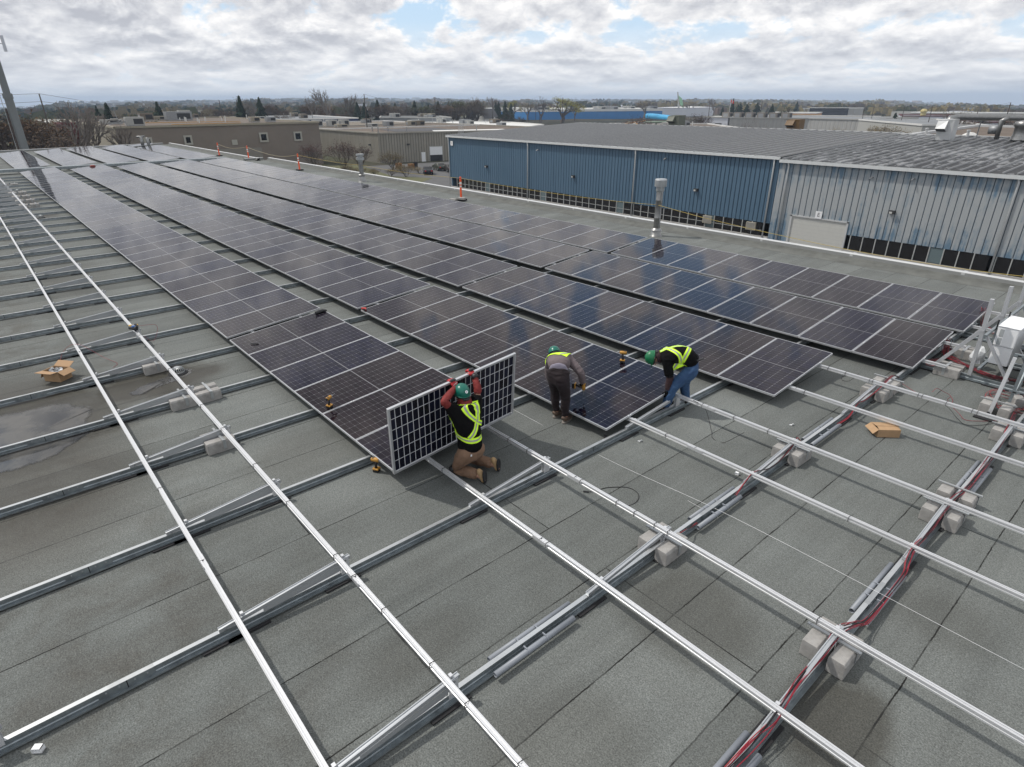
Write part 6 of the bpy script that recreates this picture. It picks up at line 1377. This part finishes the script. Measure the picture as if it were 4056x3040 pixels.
def wtower(x, y, zc, s, lab):
    b = MB(); b.lathe([(0, 6*s), (5*s, 5.2*s), (8.5*s, 3*s), (9*s, .5*s), (7.5*s, -1.5*s), (3*s, -4*s), (2*s, -9*s)], (x, y, zc), mat('tower_white', (.62, .66, .66), .6), 20); b.lathe([(2*s, -9*s), (2*s, -28*s)], (x, y, zc), lgrey, 10); tag(b.build('water_tower', smooth=True), lab, 'water tower')
wtower(-2462, 350, 2.3, 1.0, 'pale water tower on the hill at the left'); wtower(-3812, 4619, 2, 1.5, 'tiny pale water tower on the far hills right of the willow')
# ================================================================ VEHICLES
def car(x, y, rz, m, lab, grp=None):
    t = thing('parked_car', lab, 'car', (x, y, GZ+.02), rz, grp)
    prof = [(-2.2, .35), (-2.25, .7), (-2.1, .95), (-1.5, 1.02), (-.9, 1.4), (.3, 1.42), (1.05, 1.0), (2.0, .88), (2.2, .65), (2.2, .35)]
    vs = []; 
    for y_, k in ((-.88, 1.), (-.80, 1.02), (.80, 1.02), (.88, 1.)):
        for (px, pz) in prof:
            inset = .12 if pz > 1.1 else 0; vs.append((px, y_*(1-inset/.88), pz*k if k > 1 else pz-.02))
    n = len(prof); b = MB(); b.add(vs, [(i*n+j, i*n+(j+1) % n, (i+1)*n+(j+1) % n, (i+1)*n+j) for i in range(3) for j in range(n)]+[tuple(range(n))[::-1], tuple(range(3*n, 4*n))], m); b.build('body', t)
    g = MB()
    for s in (-1, 1): g.add([(-1.35, s*.80, 1.06), (.85, s*.80, 1.04), (.25, s*.77, 1.34), (-.85, s*.77, 1.34)], [(0,1,2,3)], winm)
    g.add([(-1.52, -.68, 1.06), (-1.52, .68, 1.06), (-.96, .62, 1.40), (-.96, -.62, 1.40)], [(0,1,2,3)], winm); g.add([(1.06, -.68, 1.06), (1.06, .68, 1.06), (.42, .62, 1.42), (.42, -.62, 1.42)], [(0,1,2,3)], winm); g.build('windows', t)
    for px in (-1.35, 1.35):
        for s in (-1, 1): w_ = MB(); w_.tube([(px, s*.72, .33), (px, s*.91, .33)], .33, rubber, 14); w_.tube([(px, s*.905, .33), (px, s*.92, .33)], .19, galv_l, 10); w_.build('wheel', t)
    for s in (-1, 1): w_ = MB(); w_.box((-2.27, s*.6-.15, .68), (-2.2, s*.6+.15, .84), fr_); w_.build('tail_light', t)
carb = mat('car_black', (.012, .012, .014), .2); carg = mat('car_silver', (.35, .36, .37), .3, .3); carw = mat('car_white', (.6, .6, .62), .3)
car(-94.6, 67.4, R(150), carb, 'black sedan parked in front of the garage door'); car(-99, 73.2, R(165), mat('car_green', (.03, .035, .02), .4), 'dark green vehicle partly behind the black sedan'); car(-95.5, 73.3, R(160), mat('car_dark', (.02, .018, .016), .5), 'dark vehicle half hidden by the blue warehouse corner')
for i, (x, y, m) in enumerate(((-285, 31, carw), (-292, 34.5, carg), (-300, 32, carw), (-276, 33, carg), (-310, 36, carw), (-268, 36.5, carb), (-330, 34, carg), (-322, 31, carw))): car(x, y, R(20+i*9), m, 'parked car behind the bare branches beyond the red shed', 'cars in the far left yard')
def pallets(x, y, n_, lab):
    b = MB(); pm = mat('pallet_wood', (.30, .16, .06), .85, var=.2)
    for k in range(n_):
        for j_ in range(5): b.box((-.6, -.5+j_*.22, k*.15+.1), (.6, -.4+j_*.22, k*.15+.13), pm)
        for j_ in (-.5, 0, .45): b.box((-.6+(j_+.5)*1.1, -.5, k*.15), (-.5+(j_+.5)*1.1, .5, k*.15+.1), pm)
    tag(b.build('wooden_pallet', loc=(x, y, GZ+.02)), lab, 'pallets')
pallets(-107.2, 68.4, 8, 'tall stack of wooden pallets by the bush'); pallets(-106.8, 71.2, 6, 'lower stack of wooden pallets beside the bin')
b = MB(); b.lathe([(.45, 0), (.5, 1.1), (.4, 1.2), (0, 1.22)], (0,0,0), rubber, 10); tag(b.build('waste_bin', loc=(-107.2, 72.6, GZ)), 'dark waste bin beside the pallets', 'bin')
t = thing('gas_pipework', 'pale green curved pipes and tanks behind the dark warehouse roof', 'pipework', (-112, 163, -4.2)); t.scale = (.52, .52, .52); gp = mat('pipe_green', (.16, .22, .17), .6)
b = MB(); b.tube([(-6, -4, -3), (-6, -4, 4), (-5, -3.4, 5), (6, 3, 5.2), (9, 5, 5), (9, 5, -3)], .55, gp, 10); b.tube([(0, 0, -3), (0, 0, 4.5), (2, 1, 5)], .5, gp, 10); b.tube([(5, 3, -3), (5, 3, 5)], .5, gp, 10); b.build('pipe_run', t, True)
b = MB(); b.cbox((2.5, 3, 1), (4, 3, 5), gp); b.cbox((-2.5, -1, .2), (2.4, 3, 4), gp); b.cbox((7, 6, 0), (3, 3, 4), steel_d); b.build('tank', t)
# ================================================================ VEGETATION
def tri_cards(b, c, rad, n, size, m, rnd, flat=1.):
    for _ in range(n):
        u = Vector((rnd.gauss(0, 1), rnd.gauss(0, 1), rnd.gauss(0, 1))).normalized()*(rnd.random()**.4); p = Vector((c[0]+u.x*rad[0], c[1]+u.y*rad[1], c[2]+u.z*rad[2]))
        a = Vector((rnd.gauss(0, 1), rnd.gauss(0, 1), rnd.gauss(0, 1)*flat)).normalized(); d = a.orthogonal().normalized(); s = size*rnd.uniform(.5, 1.3)
        b.add([p, p+a*s+d*s*.35, p+a*s-d*s*.35], [(0,1,2)], m)
def branching(b, p, d, L, r_, depth, m, rnd, tips, up=.15, spread=.55, nchild=3):
    q = p+d*L; mid = p+d*L*.5+Vector((rnd.gauss(0, .05), rnd.gauss(0, .05), 0))*L
    b.tube([p, mid, q], [r_, r_*.82, r_*.62], m, 5 if depth > 3 else 3, cap=False)
    if depth == 0: tips.append(q); return
    for k in range(nchild if depth > 1 else 2+(depth == 1)):
        v = Vector((rnd.gauss(0, 1), rnd.gauss(0, 1), rnd.gauss(0, .6))); v = (v-d*v.dot(d)).normalized(); nd = (d+v*spread*rnd.uniform(.6, 1.3)+Vector((0, 0, up))).normalized()
        s = p.lerp(q, rnd.uniform(.55, 1.0)); branching(b, s, nd, L*rnd.uniform(.62, .82), r_*.58, depth-1, m, rnd, tips, up, spread, nchild)
bark = mat('bark', (.062, .048, .040), .95); barkp = mat('bark_pale', (.15, .13, .115), .95)
def leafm(name, c, c2): return mat(name, c, .9, col2=c2, vscale=.7, spec=.1)
L_rust = leafm('twigs_rust', (.125, .075, .042), (.085, .058, .04)); L_brown = leafm('twigs_brown', (.12, .09, .066), (.085, .068, .053)); L_olive = leafm('leaves_olive', (.075, .080, .028), (.05, .055, .022)); L_yel = leafm('leaves_yellow', (.30, .27, .045), (.20, .20, .035)); L_tan = leafm('buds_tan', (.19, .15, .08), (.13, .105, .06)); L_fir = leafm('fir_needles', (.014, .026, .016), (.022, .036, .020)); L_red = leafm('twigs_red', (.10, .045, .042), (.065, .035, .032))
def tree_proto(kind, seed, leaf=None, dens=0, brk=bark, depth=5, spread=.55, up=.15, trunkL=.25):
    rnd = random.Random(seed); t = thing('bare_tree', '', 'tree'); b = MB(); tips = []
    if kind == 'fir':
        b.tube([(0, 0, 0), (0, 0, .95)], [.016, .004], bark, 6); b.build('trunk', t); c = MB(); n = 26
        for i in range(n):
            z = .10+.90*(i/n)**.95; R_ = (.26+.05*math.sin(i*2.1))*(1-z)**.8+.014
            for j in range(13):
                a = rnd.uniform(0, 6.28); rr = R_*rnd.uniform(.45, 1.3); tip = Vector((math.cos(a)*rr, math.sin(a)*rr, z-.035-rr*.22)); root = Vector((0, 0, z+.02)); s = Vector((-math.sin(a), math.cos(a), 0))*rr*.30
                c.add([root, tip, tip*.55+root*.45+s], [(0,1,2)], leaf); c.add([root, tip, tip*.55+root*.45-s+Vector((0, 0, .012))], [(0,1,2)], leaf)
                c.add([root*.5+tip*.5+Vector((0, 0, .01)), tip+Vector((0, 0, -.02)), tip*.7+root*.3+s*.6+Vector((0, 0, -.03))], [(0,1,2)], leaf)
        c.build('crown', t); return t
    if kind == 'shrub':
        for k in range(9): a = rnd.uniform(0, 6.28); branching(b, Vector((0, 0, 0)), Vector((math.cos(a)*.5, math.sin(a)*.5, 1)).normalized(), .34, .008, 4, brk, rnd, tips, .1, .5)
    else:
        branching(b, Vector((0, 0, 0)), Vector((0, 0, 1)), trunkL, .028, depth, brk, rnd, tips, up, spread)
    zmax = max(q.z for q in tips); xm = 1/zmax
    b.v = [(x*xm, y*xm, z*xm) for x, y, z in b.v]; tips = [q*xm for q in tips]
    b.build('trunk', t)
    if leaf:
        c = MB()
        for q in tips:
            for _ in range(dens):
                p = q+Vector((rnd.gauss(0, .035), rnd.gauss(0, .035), rnd.gauss(0, .03))); a = Vector((rnd.gauss(0, 1), rnd.gauss(0, 1), rnd.gauss(0, 1))).normalized(); d = a.orthogonal().normalized(); s = .022*rnd.uniform(.5, 1.4)
                c.add([p, p+a*s*1.3+d*s*.4, p+a*s*1.3-d*s*.4], [(0,1,2)], leaf)
        c.build('crown', t)
    return t
PR = {'fir': tree_proto('fir', 1, L_fir), 'fir2': tree_proto('fir', 2, L_fir), 'bare': tree_proto('bare', 3, None, 0, barkp), 'bare2': tree_proto('bare', 9, L_brown, 1, bark, 5, .5), 'brown': tree_proto('b', 5, L_brown, 5, bark, 5, .7, .1, .18), 'rust': tree_proto('b', 6, L_rust, 5, bark, 5, .7, .1, .18),
      'olive': tree_proto('b', 7, L_olive, 5, bark, 5, .7, .1, .16), 'yellow': tree_proto('b', 8, L_yel, 7, bark, 5, .75, .05, .16), 'tan': tree_proto('b', 12, L_tan, 3, barkp, 5, .65, .1, .2), 'shrub': tree_proto('shrub', 13, L_red, 1, bark), 'shrub2': tree_proto('shrub', 14, L_tan, 2, bark), 'shrubp': tree_proto('shrub', 15, None, 0, barkp), 'pine': tree_proto('b', 16, L_fir, 8, bark, 5, .7, .0, .12)}
used = set(); NAMES = {'fir': ('fir_tree', 'fir tree'), 'fir2': ('fir_tree', 'fir tree'), 'pine': ('pine_tree', 'pine tree'), 'shrub': ('shrub', 'shrub'), 'shrub2': ('shrub', 'shrub'), 'shrubp': ('shrub', 'shrub'), 'yellow': ('leafy_tree', 'tree'), 'olive': ('leafy_tree', 'tree'), 'tan': ('budding_tree', 'tree')}
def tree(kind, x, y, ztop, lab, wid=1., group=None, z0=None):
    z0 = GZ-.1 if z0 is None else z0
    t = PR[kind] if kind not in used else copy_tree(PR[kind]); used.add(kind)
    nm, cat = NAMES.get(kind, ('bare_tree', 'tree')); t.name = nm; tag(t, lab, cat, group)
    h = ztop-z0; t.location = (x, y, z0); t.scale = (h*wid, h*wid, h); t.rotation_euler = (0, 0, random.Random(int(x*7+y*13)).uniform(0, 6.28)); return t
tree('fir', -184.5, 30.1, 4.7, 'dark fir left of the rooftop units, taller of a close pair', .95); tree('fir2', -186, 28.0, 4.0, 'slim fir touching the taller fir on its left', .7)
tree('fir2', -211.5, 48.1, 4.9, 'dark fir standing behind the middle of the taupe building', 1.05); tree('fir', -209.8, 72.2, 6.6, 'tallest dark fir right of the wooden pole', .95); tree('fir2', -231, 86.4, 6.3, 'pointed fir inside the bare trees right of the tallest fir', 1.0)
tree('fir', -200, 70.5, -1.5, 'small yellowish fir at the foot of the tallest fir', 1.2)
tree('bare2', -240, 80.5, 6.0, 'bare round-topped tree between the two tall firs', 1.0); tree('olive', -230, 58, 2.2, 'light green tree right of the middle fir', 1.1)
tree('bare', -258.1, 125.7, 9.8, 'tallest pale bare tree above the brown tree belt', .9); tree('bare', -262, 120, 6.5, 'pale bare tree left of the tallest pale one', .8); tree('bare', -271.8, 143.1, 7.6, 'pale bare tree left of the tall wooden pole', 1.0); tree('bare', -269, 99, 5.8, 'pale bare tree at the left end of the brown belt', .9)
for i, (x, y, z, k) in enumerate(((-252.6, 136.7, 4.4, 'fir'), (-242.4, 134.6, 4.2, 'fir2'), (-265.8, 154.2, 5.4, 'fir'), (-264.5, 156.5, 3.1, 'fir2'), (-265.4, 174.3, 5.0, 'fir'), (-267.3, 189.6, 4.7, 'fir2'), (-262, 180, 3.4, 'fir'), (-268, 165, 4.0, 'fir2'))): tree(k, x, y, z, 'dark fir standing in the brown tree belt behind the white roofs', 1.1, 'firs in the tree belt')
tree('olive', -253.7, 191.5, 5.1, 'broad olive tree left of the blue factory', 1.3); tree('brown', -249, 197.4, 6.0, 'bare brown tree at the left end of the blue factory', 1.0); tree('olive', -262, 205, 3.9, 'rounded olive tree behind the small house', 1.2)
tree('bare', -312.4, 262.7, 6.9, 'pale rounded bare tree above the blue factory roof', 1.2)
for i, (x, y, z) in enumerate(((-303, 246, 3.0), (-296.1, 250.9, 3.9), (-295.0, 252.3, 4.3), (-293.7, 256.2, 4.6), (-292.1, 259.5, 3.4))): tree(['fir', 'fir2'][i % 2], x, y, z, 'dark fir in the row behind the left blue factory roof', 1.0, 'fir row by the blue factory')
tree('yellow', -327.4, 291.3, 4.3, 'yellow-green tree right of the fir row', 1.0); tree('tan', -322, 300, 3.2, 'tan budding tree right of the yellow-green one', 1.1); tree('bare2', -299.9, 292.0, 6.2, 'bare tree around the tall pole above the blue factory', 1.0); tree('yellow', -283.3, 294.7, 6.1, 'bright yellow willow above the blue factory', 1.5); tree('bare2', -298.4, 321.8, 6.0, 'thin bare trees right of the yellow willow', .7)
tree('pine', -239.2, 209.9, -.6, 'dark rounded pine in front of the blue factory wall', 1.5); tree('brown', -232, 214, -2.5, 'low brown bush right of the dark pine', 1.4)
tree('tan', -294.0, 391.6, 4.4, 'golden budding tree behind the blue factory wing', 1.5); tree('tan', -324.1, 493.3, 3.2, 'golden budding tree behind the white factory', 1.6); tree('bare', -254.4, 419.4, 5.8, 'pale bare tree left of the flag', 1.0)
tree('fir', -203.8, 358.6, 5.6, 'slender tallest fir right of the flag', .7); tree('fir2', -207.6, 354.3, 1.2, 'short fir in front of the orange-tan stores', 1.0)
for i, (x, y, z) in enumerate(((-204.2, 368.0, 2.8), (-200.8, 370.0, 2.2), (-196.6, 374.2, 3.2), (-208, 372, 2.0))): tree(['fir2', 'fir'][i % 2], x, y, z, 'dark fir in the cluster right of the flag', 1.5, 'fir cluster by the flag')
tree('fir', -174.3, 350.3, 2.6, 'single dark fir left of the small rounded fir', 1.2); tree('pine', -134.8, 291.9, 1.2, 'rounded dark evergreen above the grey ribbed building', 1.1); tree('fir2', -251.1, 535.6, 3.1, 'distant dark tree on the skyline left of the black office', 1.2); tree('olive', -150, 310, -1.5, 'small green bush beside the rounded evergreen', 1.5)
tree('shrubp', -61.5, 127.0, 1.7, 'wide bare shrub fanning out above the dark roof ridge', 1.0); tree('shrub', -105.5, 145.5, .9, 'reddish bare shrub before the blue factory wing', 1.0); tree('shrub', -113.4, 189.0, 1.0, 'reddish bare shrub before the white factory', 1.0)
tree('fir', -85.9, 280.1, .0, 'small fir before the far warehouses at right', 1.3); tree('shrub2', -65.8, 212.9, -2.6, 'budding shrub before the flat grey building', 1.4); tree('shrub2', -58, 200, -1.7, 'larger budding shrub right of the first one', 1.6); tree('shrub2', -74, 205, -3.2, 'low tan shrub at the wall of the ribbed building', 1.6)
tree('tan', -49.1, 218.3, 1.6, 'tall golden-brown tree left of the far leaning poles', .9); tree('rust', -45, 222, -1, 'brown tree right of the tall golden-brown one', 1.2); tree('bare2', -32.4, 201.8, 1.9, 'tall brown tree at the right edge', .9); tree('tan', -28, 205, -1.4, 'budding bushes at the right edge', 1.6)
for i, (x, y, z) in enumerate(((-52, 300, -2.6), (-70, 330, -2.2), (-20, 300, -2.3), (-38, 270, -3))): tree(['tan', 'olive', 'brown', 'rust'][i], x, y, z, 'bushy tree among the far right warehouses', 1.5, 'bushy trees among far warehouses')
# brown belt
rnd = random.Random(21)
for i in range(34):
    px_t = i/33; x = -285+px_t*35+rnd.uniform(-9, 9); y = 88+px_t*112+rnd.uniform(-3, 3); k = rnd.choice(['brown', 'rust', 'rust', 'brown', 'bare2', 'olive' if px_t > .6 else 'rust'])
    tree(k, x, y, rnd.uniform(1.0, 3.4), 'brown leafless tree in the belt behind the white roofs', rnd.uniform(1.0, 1.4), 'leafless tree belt')
for i in range(16):
    x = -232+rnd.uniform(-25, 10); y = 32+i*4.2; tree(rnd.choice(['brown', 'olive', 'tan', 'brown']), x, y, rnd.uniform(-.5, 1.3), 'brown or olive tree behind the taupe building roof', 1.3, 'trees behind the taupe building')
# left mass
LM = [(-98, -6, 1.2, 'rust'), (-104, -2, 1.9, 'brown'), (-110, 2.5, 2.3, 'rust'), (-96, 1.5, -1, 'olive'), (-112, 6, 2.6, 'rust'), (-106, 7.5, .6, 'brown'), (-100, 9, -1.0, 'brown'), (-118, 8.5, 1.6, 'brown'), (-93, -12, .5, 'rust'), (-120, 0, 2.4, 'brown'), (-125, 5, 2.5, 'brown'), (-90, -3, -2, 'olive'), (-92, 4.6, -2, 'rust'), (-94, 7, -3.4, 'brown'), (-101, 6, -3.0, 'rust')]
for i, (x, y, z, k) in enumerate(LM): tree(k, x, y, z, 'rusty brown thicket tree beyond the far roof edge near the tower', 1.15, 'thicket by the tower')
tree('bare', -104, 11, 4.9, 'tall bare tree with long branches right of the wooden pole', .85); tree('bare', -106, 13.5, 3.2, 'pale thin bare tree before the red shed', .7); tree('bare', -108, 19.5, 1.4, 'pale bare tree before the cream side wall', .9); tree('shrub', -104, 22, -2.2, 'low bare shrub at the corner of the taupe building', 1.4)
for i in range(14): tree(rnd.choice(['olive', 'brown', 'tan']), -160-rnd.random()*60, 4+i*2.2+rnd.uniform(-3, 3), rnd.uniform(-.3, 1.2), 'olive and brown trees beyond the far left yard', 1.5, 'trees beyond the far left yard')
tree('shrub', -112, 51.5, -2.6, 'bare reddish tree before the right end of the taupe building', 1.0); tree('shrub', -109, 56.5, -2.4, 'bare reddish tree before the corrugated side wall', .9); tree('shrub', -112, 62, -3.6, 'small bare tree at the corrugated wall', .9); tree('shrub2', -104.5, 65.5, -4.6, 'dense rounded bare bush at the corrugated corner', 1.3); tree('shrub2', -99, 64, -6.9, 'low scrub before the pallets', 2.2); tree('shrub2', -97, 67, -7.3, 'low scrub beside the black sedan', 2.2)
for i in range(9): tree('shrub2', -112+i*2.4, 46+i*1.9, -6.4+rnd.uniform(-.6, .4), 'low tan scrub along the grass verge', 1.6, 'scrub along the verge')
# small house
t = thing('house', 'small white gabled house left of the blue factory', 'house', (-262, 216, GZ)); b = MB(); b.prism([(-4, -4), (4, -4), (4, 5), (-4, 5)], 0, 4.8, roofw); b.add([(-4, -4.1, 4.8), (4, -4.1, 4.8), (0, -4.1, 9.0)], [(0,1,2)], roofw); b.build('wall', t)
b = MB(); b.add([(-4.4, -4.5, 4.6), (0, -4.5, 9.2), (0, 5.4, 9.2), (-4.4, 5.4, 4.6)], [(0,1,2,3)], roofd); b.add([(4.4, -4.5, 4.6), (0, -4.5, 9.2), (0, 5.4, 9.2), (4.4, 5.4, 4.6)], [(0,1,2,3)], roofd); b.build('roof', t)
# far woods and town: stuff
rnd = random.Random(33); L_gold = leafm('buds_gold', (.24, .19, .085), (.17, .14, .065)); WR = [L_tan, L_gold, L_brown, L_gold, L_olive, L_tan, L_gold]
WM = [L_brown, L_rust, L_olive, L_tan, L_fir, L_brown, L_tan]
bw = MB(); bh = MB(); HM = [lgrey, taupe2, roofg, mat('roof_brown', (.13, .09, .07), .9), mat('brick_pale', (.24, .17, .13), .9), wht]
for i in range(5200):
    az = rnd.uniform(97, 182); r_ = 430*math.exp(rnd.random()*2.65); a = R(az); x, y = CAM.x+r_*math.cos(a), CAM.y+r_*math.sin(a); z = land_z(x, y)
    s = rnd.uniform(5, 10)*(1+r_/2600); hgt = rnd.uniform(5.0, 9.5)*(1 if r_ < 2500 else .8)
    clump = math.sin(az*1.7+r_/210)+math.sin(az*.6-r_/95)
    if rnd.random() < .45 and clump < -.3: continue
    if 97 < az < 152 and r_ < (760 if az > 118 else 640): continue
    m = (WR if az < 128 else WM)[int((clump+2+rnd.random()*2.6)) % 7]
    for _ in range(7):
        c = Vector((x+rnd.gauss(0, s*.38), y+rnd.gauss(0, s*.38), z+hgt*rnd.uniform(.35, .8))); w_ = s*rnd.uniform(.25, .5); h_ = hgt*rnd.uniform(.2, .38); q = rnd.uniform(0, 6.28); dx, dy = math.cos(q)*w_, math.sin(q)*w_
        bw.add([c+Vector((-dx, -dy, -h_)), c+Vector((dx, dy, -h_*rnd.uniform(.4, 1))), c+Vector((dx*.7, dy*.7, h_*rnd.uniform(.3, 1))), c+Vector((-dx*.5, -dy*.5, h_))], [(0,1,2,3)], m)
    bw.add([(x-s*.3, y, z-2), (x+s*.3, y, z-2), (x+s*.2, y, z+hgt*.6), (x-s*.2, y, z+hgt*.6)], [(0,1,2,3)], m)
structure(bw.build('far_woodland'), 'stuff')
for i in range(330):
    az = rnd.uniform(98, 180); r_ = 600*math.exp(rnd.random()*2.2); a = R(az); x, y = CAM.x+r_*math.cos(a), CAM.y+r_*math.sin(a); z = land_z(x, y); k = 1+r_/2500
    if az > 127 and az < 150 and r_ < 900: continue
    sx_, sy_, h_ = rnd.uniform(8, 20)*k, rnd.uniform(7, 12)*k, rnd.uniform(4.5, 6.5)*(1+r_/9000); m = rnd.choice(HM)
    bh.cbox((x, y, z+h_/2-1), (sx_, sy_, h_), m, rnd.uniform(0, 3)); 
structure(bh.build('far_town_roofs'), 'stuff')

# ================================================================ AIR
hm = bpy.data.materials.new('haze'); hm.use_nodes = True; ht = hm.node_tree; ht.nodes.clear()
pv = N(ht, 'ShaderNodeVolumePrincipled'); pv.inputs['Color'].default_value = (.66, .80, 1., 1); pv.inputs['Density'].default_value = .00025
ho = N(ht, 'ShaderNodeOutputMaterial'); ht.links.new(pv.outputs[0], ho.inputs['Volume'])
b = MB(); b.box((-11800, -11800, -720), (11800, 11800, 60), hm); hz_ = b.build('haze'); structure(hz_, 'stuff')
